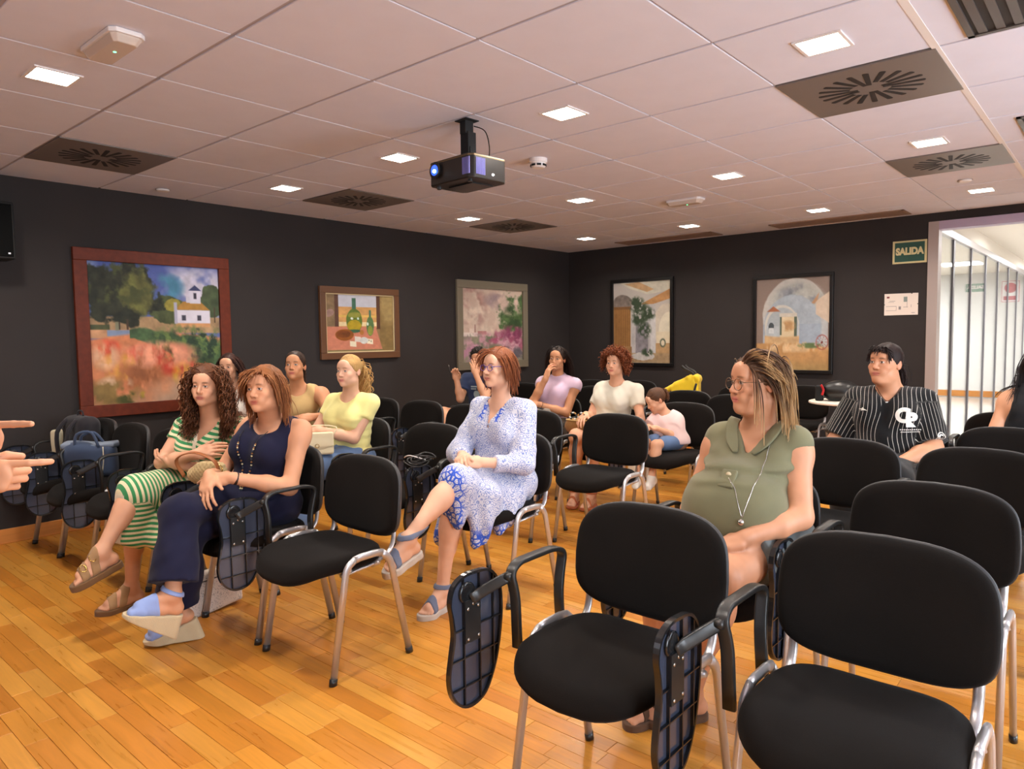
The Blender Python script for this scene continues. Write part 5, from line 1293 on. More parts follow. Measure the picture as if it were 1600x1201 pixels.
f7.inter(Half((.0, -.20, -.98), (-2.40, 2.38, .325)) if False else Fn(lambda P: .285+.35*(P[:, 1]-2.36)*(P[:, 1] > 2.36)-.14*np.clip((-2.50-P[:, 0])/.05, 0, 1)-P[:, 2]), .006)
f7.disp(lambda P: .006*np.sin((P[:, 1]*75+P[:, 0]*40))*np.clip((.60-P[:, 2])/.18, 0, 1)); f7.disp(wob(88, 26, .004))
hem7 = lambda V: np.clip(np.maximum((.44-V[:, 2])/.06, (2.36-V[:, 1])/.03), 0, 1)*(V[:, 2] < .72)+np.clip((.016-np.abs(np.abs((V-B7.J['neck'])@B7.Xc)-.052))/.004, 0, 1)*(V[:, 2] > .90)*(((V-B7.J['neck'])@B7.Fc) > 0)
garment('dress', f7, print_mat(), R7, .006, attrs=dict(hem=hem7))
m_sole = cloth('sandal_sole_pale', srgb(196, 184, 172)); m_gst = cloth('sandal_strap_slate', srgb(110, 118, 140))
for q in 'LR': sandal(B7, q, R7, m_sole, m_gst, [(.092, .017, .1)], ankle=(.018, .010, -.15), thick=.026)
style(B7, R7, lin((112, 58, 32)), lin((166, 96, 56)), 'bob', 'short layered copper hair', seed=12, n=820, length=(.105, .15), part=.035, thick=.012, grav=.20)
glasses(B7, R7, mat('frame_purple', srgb(92, 74, 150), rough=.25), 'purple framed glasses', .0205, .0017)

# ================================================================= woman in the olive top
Body.EX = dict(curlL=(.35, .35, .4, .4), thumbL=.3, curlR=(.4, .4, .4, .4))
B11 = Body(dict(head=(-1.000, 2.465, 1.150), neck=(-1.015, 2.535, .985), shL=(-.882, 2.530, .935), shR=(-1.150, 2.515, .935), elL=(-.828, 2.430, .705), wrL=(-.925, 2.190, .668), elR=(-1.225, 2.430, .675), wrR=(-1.150, 2.210, .600),
    hfL=(-.55, -.80, -.22), hnL=(.15, -.35, .92), hfR=(.3, -.9, -.1), hnR=(0, 0, 1), hipL=(-.940, 2.535, .59), hipR=(-1.140, 2.535, .59), knL=(-.945, 2.075, .565), anL=(-1.105, 2.190, .100), tfL=(-.50, -.86, 0), knR=(-1.160, 2.065, .565), anR=(-1.215, 2.150, .100), tfR=(-.2, -.98, 0)),
    w=1.16, yaw=-36, pitch=0, roll=0, hs=.955, skin='pink', brow=lin((96, 66, 46)), lip=lin((196, 104, 100)), bust=.95, arm=1.24, leg=1.22, headkw=dict(jaw=1.07, cheek=1.12, chin2=.9), neck_r=.060, foot_s=.98)
R11 = person('pregnant woman in an olive sleeveless top with glasses and half tied streaked hair', B11)
m_olive = cloth('viscose_olive', srgb(116, 112, 84), rough=.8)
belly = Ell((-1.030, 2.365, .715), (.184, .180, .172))
f11 = Field(B11.torso.ops).off(.012); f11.u(belly, .045)
for q in 'LR': f11.u(sleeve(B11, q, .10, .060, .060, .06), .02)
nn = B11.J['neck']
for t_ in np.linspace(0, 1, 6): f11.sub(Cap(nn+B11.Fc*.02+B11.up*(.02-.115*t_), nn+B11.Fc*.3+B11.up*(.05-.115*t_), .055*(1-t_)+.004), .004)
f11.sub(Cap(nn, nn+B11.up*.15, .072, .072), .006)
f11.disp(wob(41, 30, .003)); f11.disp(lambda P: .009*np.sin(P[:, 2]*120+np.sin(P[:, 0]*20)*1.2)*np.exp(-((P[:, 2]-.855)/.035)**2)); f11.inter(Half((.25, .1, -1), (-.95, 2.5, .565)), .008)
garment('blouse', f11, m_olive, R11, .006)
for sg in (-1, 1):
    cp = on_surface(f11, smooth_path([nn+B11.Xc*sg*.085+B11.up*.02-B11.Fc*.01, nn+B11.Xc*sg*.078+B11.Fc*.05-B11.up*.005, nn+B11.Xc*sg*.058+B11.Fc*.09-B11.up*.045, nn+B11.Xc*sg*.030+B11.Fc*.11-B11.up*.090], 5), -(B11.Fc+B11.up*.5), .006)
    obj('collar', MB().sweep(cp, .022, .005, 10, side=B11.Xc*sg*.9+B11.up*.3, flat=True, taper=np.interp(np.linspace(0, 1, len(cp)), [0, .7, 1], [.9, 1, .35])).mesh('collar', True), m_olive, R11)
pc = on_surface(f11, [nn+B11.Fc*.1-B11.up*z for z in (.11, .175)], -B11.Fc, .003); garment('placket', Field().u(Box((pc[0]+pc[1])/2, (.026, .008, .036), np.stack([B11.Xc, nrm(np.cross(pc[1]-pc[0], B11.Xc)), nrm(pc[1]-pc[0])], 1), .003), .001), m_olive, R11, .0035)
obj('button', MB().lathe([(.009, -.003), (.0095, .0), (.008, .003)], 14, pc[0]*.72+pc[1]*.28+B11.Fc*.010, 'y').mesh('button', True), mat('button_cream', srgb(206, 186, 150), rough=.35), R11)
sh11 = trousers_field(B11, .030, (.62, .62), 0, 43, .003); garment('shorts', sh11, cloth('denim_grey', srgb(106, 112, 112), bump=.4), R11, .007)
m_brown = cloth('leather_brown', srgb(92, 66, 48))
for q in 'LR': sandal(B11, q, R11, m_brown, m_brown, [(.09, .014, .1), (.045, .010, .3)], thick=.022)
comb_half = lambda P, r: np.where((P[:, 2] > .055)[:, None], (A3(0, .10, .075)-P)*6, np.stack([np.sign(P[:, 0])*.05, .95+0*P[:, 0], -.28+0*P[:, 0]], 1))
style(B11, R11, lin((66, 44, 32)), lin((116, 82, 58)), 'long', 'half tied brown hair with blonde ends', seed=15, n=900, length=(.19, .25), comb=comb_half, tip=lin((206, 168, 120)), more=[dict(n=22, length=(.22, .26), layer=(.004, .010), rad=.0024, grav=.3, seg=14, region=lambda P: (P[:, 1] < -.04) & (P[:, 0] > .02), comb=lambda P, r: np.stack([.9+0*P[:, 0], -.2+0*P[:, 0], -.5+0*P[:, 0]], 1)), dict(n=130, length=(.09, .13), layer=(.003, .008), rad=.0022, grav=.08, seg=9, lift=-.010, region=lambda P: (P[:, 1] < -.030) & (P[:, 2] > .03), comb=lambda P, r: np.stack([np.sign(P[:, 0]+.01)*.75, .45+0*P[:, 0], .05+0*P[:, 0]], 1)), dict(n=110, length=(.08, .14), layer=(.012, .022), rad=.0022, grav=.25, seg=8, region=lambda P: (P[:, 1] > .06) & (P[:, 2] > .05), comb=lambda P, r: np.stack([0*P[:, 0], .9+0*P[:, 0], .1+0*P[:, 0]], 1)+r.normal(size=P.shape)*.2)])
glasses(B11, R11, mat('frame_gold_brown', srgb(120, 92, 70), rough=.3, metal=.5), 'round thin framed glasses', .0255, .0015, .002)
for sg in (-1, 1):
    pth = on_surface(f11, smooth_path([nn+B11.Xc*.075+B11.Fc*.02-B11.up*.03 if sg > 0 else nn-B11.Xc*.01+B11.Fc*.08-B11.up*.13, nn+B11.Xc*(.085 if sg > 0 else .03)+B11.Fc*.15-B11.up*.16, nn+B11.Xc*.075+B11.Fc*.2-B11.up*.255], 8), -B11.Fc, .003)
    obj('necklace_chain', MB().sweep(pth, .0013, n=5).mesh('necklace_chain', True), MATS['silver'], R11)
obj('pendant', MB().lathe([(.001, -.012), (.009, -.007), (.011, 0), (.009, .007), (.001, .012)], 12, pth[-1]+B11.Fc*.008-B11.up*.012).mesh('pendant', True), MATS['silver'], R11)
# ================================================================= woman in yellow
Body.EX = dict(curlL=(.3, .3, .35, .4), curlR=(.4, .4, .4, .4))
B5 = Body(dict(head=(-3.660, 2.665, 1.125), neck=(-3.720, 2.715, .965), shL=(-3.590, 2.775, .925), shR=(-3.860, 2.690, .922), elL=(-3.615, 2.655, .715), wrL=(-3.690, 2.450, .785), elR=(-3.900, 2.550, .720), wrR=(-3.770, 2.400, .780),
    hfL=(-.80, -.55, .05), hnL=(.2, -.4, .88), hfR=(.5, -.8, 0), hnR=(-.2, -.3, .9), hipL=(-3.680, 2.720, .57), hipR=(-3.845, 2.715, .57), knL=(-3.665, 2.280, .555), knR=(-3.860, 2.280, .555), anL=(-3.66, 2.30, .10), anR=(-3.86, 2.30, .10), tfL=(0, -1, 0), tfR=(0, -1, 0)),
    yaw=17, pitch=1, hs=.89, skin='pale', brow=lin((140, 100, 64)), lip=lin((196, 110, 104)), iris=lin((80, 96, 110)))
R5 = person('woman in a pale yellow T-shirt and jeans with wavy blonde tied hair', B5, .0085, .0028, .0036)
f5 = top_field(B5, .009, (.42, .42), .565, ('round', .062, .045), 51, .002, rs=(.055, .052, .04), freq=40); f5.disp(lambda P: .002*np.sin(P[:, 2]*120+P[:, 0]*30)*(P[:, 2] < .85)); garment('t_shirt', f5, cloth('jersey_yellow', srgb(228, 218, 146)), R5, .0065)
garment('jeans', trousers_field(B5, .012, (1.85, 1.85), 0, 52), m_jeans, R5, .008)
for q in 'LR': sandal(B5, q, R5, m_sole, m_sole, [(.07, .03, .2)], h=.005)
style(B5, R5, lin((170, 122, 66)), lin((216, 176, 112)), 'back', 'wavy blonde hair tied at the back', seed=18, n=620, tie=(0, .10, .045), tail=.22, tcurl=(.010, .06))

# ================================================================= woman in the beige tank top
Body.EX = dict(curlL=(.4, .4, .4, .4), curlR=(.4, .4, .4, .4))
B4 = Body(dict(head=(-4.285, 2.680, 1.145), neck=(-4.335, 2.735, .995), shL=(-4.195, 2.820, .958), shR=(-4.465, 2.680, .955), elL=(-4.020, 2.770, .810), wrL=(-3.960, 2.600, .830), elR=(-4.500, 2.520, .780), wrR=(-4.270, 2.440, .790),
    hfL=(-.30, -.90, .0), hnL=(.5, -.3, .8), hfR=(.9, -.3, 0), hnR=(0, -.4, .9), hipL=(-4.315, 2.720, .57), hipR=(-4.485, 2.700, .57), knL=(-4.30, 2.27, .555), knR=(-4.50, 2.27, .555), anL=(-4.30, 2.30, .10), anR=(-4.50, 2.30, .10), tfL=(0, -1, 0), tfR=(0, -1, 0)),
    yaw=42, pitch=8, hs=.90, skin='tan', brow=lin((40, 26, 18)), lip=lin((176, 88, 80)), bust=1.1, arm=1.08)
R4 = person('woman in a beige tank top with dark hair pulled back, leaning her arm sideways', B4, .009, .0028, .0038)
garment('tank_top', top_field(B4, .008, (0, 0), .575, ('round', .080, .07), 61, .002, armhole=.012), cloth('jersey_beige', srgb(196, 164, 112)), R4, .0065)
garment('trousers', trousers_field(B4, .012, (1.85, 1.85), 0, 62), m_denim_dark, R4, .009)
for q in 'LR': sandal(B4, q, R4, m_sole, m_sole, [(.07, .03, .2)], h=.006)
style(B4, R4, lin((34, 22, 16)), lin((70, 46, 32)), 'back', 'dark hair pulled back tight', seed=21, n=520, tie=(0, .10, .02), tail=.13, tcurl=(.008, .06))

# ================================================================= woman in white beside the big painting
B3 = Body(dict(head=(-4.970, 2.560, 1.130), neck=(-5.010, 2.625, .985), shL=(-4.890, 2.700, .950), shR=(-5.130, 2.580, .950), elL=(-4.800, 2.630, .730), wrL=(-4.900, 2.420, .690), elR=(-5.180, 2.480, .730), wrR=(-5.030, 2.340, .690),
    hfL=(-.5, -.85, 0), hnL=(.1, 0, 1), hfR=(.5, -.85, 0), hnR=(0, 0, 1), hipL=(-4.940, 2.670, .57), hipR=(-5.105, 2.660, .57), knL=(-4.93, 2.24, .555), knR=(-5.13, 2.24, .555), anL=(-4.93, 2.27, .10), anR=(-5.13, 2.27, .10), tfL=(0, -1, 0), tfR=(0, -1, 0)),
    yaw=44, pitch=0, hs=.88, skin='fair', brow=lin((50, 30, 22)), lip=lin((170, 80, 76)))
R3 = person('woman in a white sleeveless top with long dark hair, half hidden below the big painting', B3, .0095, .003, .0042)
garment('top', top_field(B3, .010, (0, 0), .575, ('round', .066, .05), 71, .0025), cloth('cotton_white', srgb(226, 218, 206)), R3, .0075)
garment('trousers', trousers_field(B3, .012, (1.85, 1.85), 0, 72), cloth('print_grey', srgb(186, 176, 160)), R3, .009)
for q in 'LR': sandal(B3, q, R3, m_sole, m_sole, [(.07, .03, .2)], h=.006)
style(B3, R3, lin((40, 22, 18)), lin((80, 46, 36)), 'long', 'long dark straight hair', seed=24, n=460, length=(.26, .34), part=0.0)

# ================================================================= boy in the navy shirt
Body.EX = dict(curlL=(.25, .25, .3, .35), curlR=(.8, .8, .8, .8), thumbR=.8, thumbL=.1)
B6 = Body(dict(head=(-4.415, 4.625, 1.135), neck=(-4.450, 4.690, .995), shL=(-4.325, 4.705, .950), shR=(-4.600, 4.665, .948), elL=(-4.255, 4.530, .800), wrL=(-4.345, 4.510, 1.005), elR=(-4.545, 4.510, .780), wrR=(-4.565, 4.490, .945),
    hfL=(-.30, .05, .95), hnL=(.75, -.65, .1), hfR=(-.05, -.15, .98), hnR=(-.55, .8, 0), hipL=(-4.340, 4.715, .57), hipR=(-4.505, 4.715, .57), knR=(-4.590, 4.340, .665), anR=(-4.400, 4.230, .520), knL=(-4.340, 4.280, .555), anL=(-4.34, 4.30, .10), tfL=(0, -1, 0), tfR=(.8, -.5, -.2)),
    yaw=22, pitch=-16, roll=-6, hs=.885, bust=0, skin='warm', brow=lin((24, 16, 12)), lip=lin((176, 100, 88)), headkw=dict(jaw=1.0))
R6 = person('boy in a navy T-shirt and black shorts resting his face on his hand', B6, .009, .003, .0036)
f6 = top_field(B6, .012, (.62, .62), .56, ('round', .058, .035), 81, .003, rs=(.062, .060, .05)); garment('t_shirt', f6, cloth('jersey_navy', srgb(40, 52, 84)), R6, .0075)
pr6 = MB(); pr6.box((0, .02, 0), (.05, .006, .001)); pr6.box((-.02, 0, 0), (.03, .006, .001)); pr6.lathe([(.035, -.001), (.035, .001)], 14, (.005, -.05, 0)); me = pr6.mesh('chest_print'); bm = bmesh.new(); bm.from_mesh(me); bmesh.ops.triangulate(bm, faces=bm.faces[:]); bmesh.ops.subdivide_edges(bm, edges=bm.edges[:], cuts=2); bm.to_mesh(me); bm.free()
c6 = B6.chest; me.transform(Matrix([list(B6.Xc)+[0], list(B6.up)+[0], list(B6.Fc)+[0], [0, 0, 0, 1]]).transposed() if False else Matrix([[B6.Xc[i], B6.up[i], B6.Fc[i], c6[i]] for i in range(3)]+[[0, 0, 0, 1]])); obj('chest_print', decal(me, f6, -B6.Fc), mat('print_pale', srgb(150, 166, 170), rough=.8), R6)
garment('shorts', trousers_field(B6, .02, (.80, .80), 0, 82), cloth('cotton_black', srgb(24, 23, 24)), R6, .009)
m_snk = cloth('trainer_black', srgb(30, 30, 32))
for q in 'LR': g = pfield(B6.foot[q][2]).off(.009); garment('shoe', g, m_snk, R6, .006)
style(B6, R6, lin((22, 14, 10)), lin((48, 32, 24)), 'short', 'short dark hair', seed=27, n=420, thick=.012)
pw = B6.J['wrR']+A3(-.01, -.06, .085)
pen = thing('pen', 'thin black pen held up in the hand of the boy in navy', 'pen', tuple(pw), 0); obj('barrel', MB().sweep([(0, 0, -.06), (-.015, -.01, .045)], .0038, n=8).mesh('barrel', True), m_blackpl, pen); obj('tip', MB().sweep([(-.015, -.01, .045), (-.019, -.012, .062)], .003, n=8, taper=[1, .2]).mesh('tip', True), m_steel, pen)

# ================================================================= woman in lilac
Body.EX = dict(curlR=(.35, .40, .5, .6), thumbR=.2, curlL=(.4, .4, .4, .4))
B8 = Body(dict(head=(-3.630, 4.750, 1.138), neck=(-3.655, 4.800, .985), shL=(-3.505, 4.830, .925), shR=(-3.805, 4.775, .925), elL=(-3.520, 4.730, .695), wrL=(-3.660, 4.540, .775), elR=(-3.735, 4.560, .800), wrR=(-3.625, 4.585, .985),
    hfL=(-.8, -.5, .1), hnL=(.1, -.4, .9), hfR=(.12, .32, .93), hnR=(-.35, -.90, .2), hipL=(-3.655, 4.755, .57), hipR=(-3.825, 4.750, .57), knL=(-3.64, 4.32, .555), knR=(-3.84, 4.32, .555), anL=(-3.595, 4.50, .10), anR=(-3.82, 4.40, .10), tfL=(-.05, -1, 0), tfR=(0, -1, 0)),
    yaw=18, pitch=1, roll=4, hs=.89, skin='tan', brow=lin((34, 22, 16)), lip=lin((176, 92, 82)), headkw=dict(jaw=.94))
R8 = person('woman in a lilac top with long dark hair holding her hand to her mouth', B8, .009, .0028, .0034)
garment('top', top_field(B8, .010, (.16, .16), .575, ('mock',), 91, .0025, rs=(.058, .056, .05)), cloth('crepe_lilac', srgb(206, 178, 198)), R8, .0065)
garment('trousers', trousers_field(B8, .012, (1.6, 1.6), 0, 92), cloth('linen_grey', srgb(120, 108, 98)), R8, .009)
m_tan = cloth('leather_tan_orange', srgb(176, 96, 56))
for q in 'LR': sandal(B8, q, R8, m_tan, m_tan, [(.09, .010, .1)], ankle=(.012, .006, -.1), h=.005, thick=.015)
style(B8, R8, lin((30, 20, 16)), lin((66, 44, 34)), 'long', 'long dark hair pushed back', seed=30, n=500, length=(.26, .34), comb=lambda P, r: np.stack([np.sign(P[:, 0])*.25, .8+0*P[:, 0], -.25+0*P[:, 0]], 1))
sg = MB(); P8 = lambda *v: xf(np.array([v]), B8.hc, B8.R, B8.hs)[0]
for s in (-1, 1): sg.sweep([P8(s*.034+.026*math.cos(a), -.050-.012*math.sin(a), .118+.016*math.sin(a)) for a in np.linspace(0, 2*math.pi, 16, endpoint=False)], .003, n=6, closed=True); sg.sweep([P8(s*.058, -.045, .118), P8(s*.084, 0, .085), P8(s*.086, .03, .05)], .0025, n=6)
sg.sweep([P8(-.010, -.054, .120), P8(.010, -.054, .120)], .0025, n=6); tag(obj('sunglasses', sg.mesh('sunglasses', True), m_blackpl, R8), 'dark sunglasses pushed up on the hair')
band('bracelet', B8, 'L', .92, m_blackpl, R8, .004, .003)

# ================================================================= curly haired woman in white
Body.EX = dict(curlR=(.45, .45, .45, .5), spreadR=.12, curlL=(.4, .4, .4, .4))
B9 = Body(dict(head=(-3.020, 4.690, 1.112), neck=(-3.035, 4.745, .960), shL=(-2.885, 4.775, .900), shR=(-3.180, 4.735, .898), elL=(-2.795, 4.690, .690), wrL=(-2.800, 4.470, .660), elR=(-3.205, 4.620, .690), wrR=(-3.110, 4.420, .735),
    hfL=(.1, -.95, -.1), hnL=(.3, 0, .95), hfR=(.15, -.90, -.25), hnR=(-.1, -.3, .95), hipL=(-3.050, 4.755, .57), hipR=(-3.215, 4.750, .57), knL=(-2.975, 4.320, .575), knR=(-3.115, 4.300, .585), anL=(-3.13, 4.52, .10), anR=(-3.275, 4.500, .100), tfL=(.2, -.95, 0), tfR=(.38, -.92, 0)),
    yaw=9, pitch=1, hs=.885, skin='fair', brow=lin((80, 46, 30)), lip=lin((182, 96, 86)))
R9 = person('woman in a white short sleeved top with short curly auburn hair', B9, .009, .0028, .0034)
garment('top', top_field(B9, .013, (.55, .55), .565, ('round', .062, .035), 101, .003, rs=(.058, .057, .05)), cloth('cotton_cream', srgb(216, 208, 190)), R9, .0065)
garment('skirt', trousers_field(B9, .018, (.86, .86), 0, 102), cloth('cotton_sand', srgb(206, 182, 146)), R9, .008)
for q in 'LR': sandal(B9, q, R9, m_tan, m_tan, [(.092, .010, .1)], ankle=(.012, .006, -.1), h=.0045, thick=.016)
style(B9, R9, lin((92, 40, 18)), lin((150, 80, 40)), 'afro', 'short tight auburn curls', seed=33, n=620)

# ================================================================= child in pink
Body.EX = dict(curlR=(.5, .5, .5, .5), curlL=(.5, .5, .5, .5))
B10 = Body(dict(head=(-2.665, 4.700, .840), neck=(-2.625, 4.765, .730), shL=(-2.560, 4.795, .690), shR=(-2.690, 4.745, .690), elL=(-2.545, 4.705, .600), wrL=(-2.610, 4.600, .650), elR=(-2.735, 4.640, .615), wrR=(-2.665, 4.575, .660),
    hfL=(-.5, -.8, .15), hnL=(.3, -.3, .9), hfR=(.3, -.9, .1), hnR=(-.2, -.3, .9), hipL=(-2.535, 4.795, .540), hipR=(-2.635, 4.785, .540), knL=(-2.590, 4.560, .535), knR=(-2.690, 4.560, .535), anL=(-2.59, 4.500, .300), anR=(-2.69, 4.500, .300), tfL=(0, -.9, -.3), tfR=(0, -.9, -.3)),
    w=.66, yaw=-42, pitch=-28, hs=.80, bust=0, belly=.3, arm=.62, leg=.62, hand_s=.60, foot_s=.62, neck_r=.036, skin='fair', brow=lin((90, 60, 40)), lip=lin((200, 110, 104)), headkw=dict(jaw=1.0, cheek=1.25, nose=.96))
R10 = person('small child in a pale pink shirt and denim shorts looking down at the hands', B10, .007, .0026, .003)
garment('shirt', top_field(B10, .014, (.5, .5), .520, ('round', .045, .03), 111, .002, rs=(.052, .056, .04)), cloth('cotton_pink', srgb(236, 206, 202)), R10, .006)
shf = Field(); 
for q in 'LR': h_, k_ = B10.J['hip'+q], B10.J['kn'+q]; shf.u(Cap(h_, h_+(k_-h_)*.62, .068, .056), .02)
garment('shorts', shf, m_jeans, R10, .006)
for q in 'LR': g = pfield(B10.foot[q][2]).off(.006); garment('shoe', g, cloth('shoe_white', srgb(220, 214, 206)), R10, .005)
style(B10, R10, lin((66, 40, 26)), lin((112, 74, 48)), 'back', 'short brown hair tied back', seed=36, n=420, tie=(0, .10, .05), tail=.07)

# ================================================================= woman in the pinstripe shirt
Body.EX = dict(curlL=(.9, .9, .9, .9), thumbL=.8, curlR=(.5, .5, .5, .5))
B12 = Body(dict(head=(-1.035, 4.365, 1.150), neck=(-1.022, 4.435, .995), shL=(-.862, 4.450, .940), shR=(-1.190, 4.430, .938), elL=(-.785, 4.350, .705), wrL=(-.905, 4.110, .640), elR=(-1.285, 4.330, .700), wrR=(-1.150, 4.110, .630),
    hfL=(-.75, -.62, .05), hnL=(.2, -.3, .92), hfR=(.5, -.8, 0), hnR=(0, 0, 1), hipL=(-.910, 4.440, .595), hipR=(-1.110, 4.440, .595), knL=(-.90, 3.985, .570), knR=(-1.12, 3.985, .570), anL=(-.90, 4.00, .10), anR=(-1.12, 4.00, .10), tfL=(0, -1, 0), tfR=(0, -1, 0)),
    w=1.38, yaw=-18, pitch=5, hs=1.0, bust=1.3, belly=.9, arm=1.36, leg=1.28, skin='pink', brow=lin((26, 18, 16)), lip=lin((188, 104, 96)), headkw=dict(jaw=1.10, cheek=1.15, chin2=1.0), neck_r=.066)
R12 = person('woman in a black pinstriped baseball shirt with dark fringe and white CR letters', B12, .009, .0026, .0036)
m_pin = stripe_mat('pinstripe_black', srgb(196, 190, 180), srgb(20, 19, 20), .0215, .085, attr='sx', placket=(.024, srgb(18, 17, 18)))
f12 = top_field(B12, .014, (.88, .88), .545, ('v', .052, .085), 121, .003, rs=(.078, .080, .06), freq=30)
def sx12(V):
    x = (V-B12.chest)@B12.Xc+.010*np.sin(V[:, 2]*26)
    for q, s_ in (('L', 1), ('R', -1)):
        sh, el = B12.J['sh'+q], B12.J['el'+q]; t = ((V-sh)@(el-sh))/((el-sh)@(el-sh)); r_ = V-sh-t[:, None]*(el-sh); m_ = (t > .10) & (np.linalg.norm(r_, axis=1) < .10) & (s_*((V-sh)@B12.Xc) > -.035); a_ = np.arctan2(r_@B12.Fc, r_@B12.Xc); x = np.where(m_, a_*.085+2.0, x)
    return x+5.0
pl12 = lambda V: np.where(((V-B12.chest)@B12.Fc > 0), np.abs((V-B12.chest)@B12.Xc), 1.0)
garment('baseball_shirt', f12, m_pin, R12, .0065, attrs=dict(sx=sx12, pl=pl12))
garment('trousers', trousers_field(B12, .030, (1.85, 1.85), 0, 122), MATS['cotton_black'], R12, .009)
for q in 'LR': g = pfield(B12.foot[q][2]).off(.009); garment('shoe', g, m_snk, R12, .007)
FR = np.stack([B12.Xc, B12.up, B12.Fc], 1); m_letter = mat('letter_white', srgb(232, 228, 220), rough=.7)
def put_text(s, size, dx, dz, bold, nm='lettering', sx=1.0): me = subdiv_text(s, size, FR, B12.chest+B12.Xc*dx+B12.up*dz+B12.Fc*.12, bold, sx); o = obj(nm, decal(me, f12, -B12.Fc, .0025), m_letter, R12); return o
put_text('C', .100, .088, -.005, .006); put_text('R', .100, .132, -.028, .006)
ln = MB()
for k in range(11): ln.box((.078+.0088*k, -.078, 0), (.0030, .0030, .0003)); ln.box((.082+.0080*k, -.090, 0), (.0027, .0027, .0003))
me = ln.mesh('caption_marks'); me.transform(Matrix([[FR[i, 0], FR[i, 1], FR[i, 2], (B12.chest+B12.Fc*.12)[i]] for i in range(3)]+[[0, 0, 0, 1]])); obj('caption_marks', decal(me, f12, -B12.Fc, .0025), m_letter, R12)
lg = MB().prism([(-.135, .022), (-.118, .026), (-.112, .034), (-.106, .026), (-.085, .016), (-.108, .018), (-.125, .012), (-.115, .019)], -.0002, .0002); me = lg.mesh('chest_emblem'); me.transform(Matrix([[FR[i, 0], FR[i, 1], FR[i, 2], (B12.chest+B12.Fc*.12)[i]] for i in range(3)]+[[0, 0, 0, 1]])); obj('chest_emblem', decal(me, f12, -B12.Fc, .0025), m_letter, R12)
sp = B12.J['shL']+(B12.J['elL']-B12.J['shL'])*.72; pd = nrm(B12.Fc*.75+B12.Xc*.66); ux = nrm(np.cross(A3(0, 0, 1), pd)); FP = np.stack([ux, np.cross(pd, ux), pd], 1)
ring = MB().sweep([FP@A3(.020*math.cos(a), .024*math.sin(a), 0)+sp+pd*.12 for a in np.linspace(0, 2*math.pi, 24, endpoint=False)], .0026, n=5, closed=True); me = ring.mesh('sleeve_patch_ring', True); obj('sleeve_patch_ring', decal(me, f12, -pd, .003), m_letter, R12)
me = subdiv_text('C', .034, FP, sp+pd*.12+FP@A3(-.003, 0, 0), .002); obj('sleeve_lettering', decal(me, f12, -pd, .0025), m_letter, R12)
style(B12, R12, lin((22, 14, 13)), lin((52, 32, 28)), 'back', 'dark hair tied back with a straight fringe', seed=39, n=520, tie=(0, .105, .0), tail=.16, more=[dict(n=240, length=(.040, .056), layer=(.003, .009), rad=.0028, grav=.30, seg=7, tips=.7, region=lambda P: (P[:, 1] < -.048) & (np.abs(P[:, 0]) < .055), comb=lambda P, r: np.stack([P[:, 0]*2+.15, -.8+0*P[:, 0], -.3+0*P[:, 0]], 1)+r.normal(size=P.shape)*.12)])
n12 = B12.J['neck']; pth = on_surface(Field(B12.torso.ops+B12.neck.ops), smooth_path([n12+B12.Xc*.062+B12.up*.03, n12+B12.Xc*.035+B12.Fc*.08-B12.up*.015, n12+B12.Fc*.1-B12.up*.045, n12-B12.Xc*.035+B12.Fc*.08-B12.up*.015, n12-B12.Xc*.062+B12.up*.03], 6), -B12.Fc, .003)
obj('necklace_cord', MB().sweep(pth, .0016, n=5).mesh('necklace_cord', True), m_blackpl, R12); obj('pendant', MB().lathe([(.001, -.010), (.010, -.006), (.012, 0), (.010, .006), (.001, .010)], 12, pth[12]+B12.Fc*.008-B12.up*.008).mesh('pendant', True), MATS['silver'], R12)

# ================================================================= dark haired woman at the right edge
Body.EX = dict(curlL=(.4, .4, .4, .4), curlR=(.4, .4, .4, .4))
B13 = Body(dict(head=(-.385, 5.220, 1.150), neck=(-.400, 5.265, 1.000), shL=(-.265, 5.280, .925), shR=(-.560, 5.245, .915), elL=(-.25, 5.14, .700), wrL=(-.36, 4.94, .66), elR=(-.625, 5.130, .690), wrR=(-.50, 4.93, .660),
    hfL=(-.4, -.9, 0), hnL=(0, 0, 1), hfR=(.4, -.9, 0), hnR=(0, 0, 1), hipL=(-.46, 5.26, .575), hipR=(-.64, 5.25, .575), knL=(-.45, 4.82, .56), knR=(-.65, 4.82, .56), anL=(-.45, 4.84, .10), anR=(-.65, 4.84, .10), tfL=(0, -1, 0), tfR=(0, -1, 0)),
    yaw=-10, hs=.90, skin='warm', brow=lin((24, 16, 14)))
R13 = person('dark haired woman in a black top cut by the right edge of the picture', B13, .0095, .0032, .0042)
garment('top', top_field(B13, .010, (0, 0), .575, ('round', .075, .06), 131, .0025), MATS['cotton_black'], R13, .0075)
garment('trousers', trousers_field(B13, .012, (1.85, 1.85), 0, 132), MATS['cotton_black'], R13, .009)
for q in 'LR': g = pfield(B13.foot[q][2]).off(.007); garment('shoe', g, m_snk, R13, .007)
style(B13, R13, lin((16, 10, 10)), lin((40, 26, 22)), 'long', 'long straight dark hair', seed=42, n=520, length=(.28, .36))

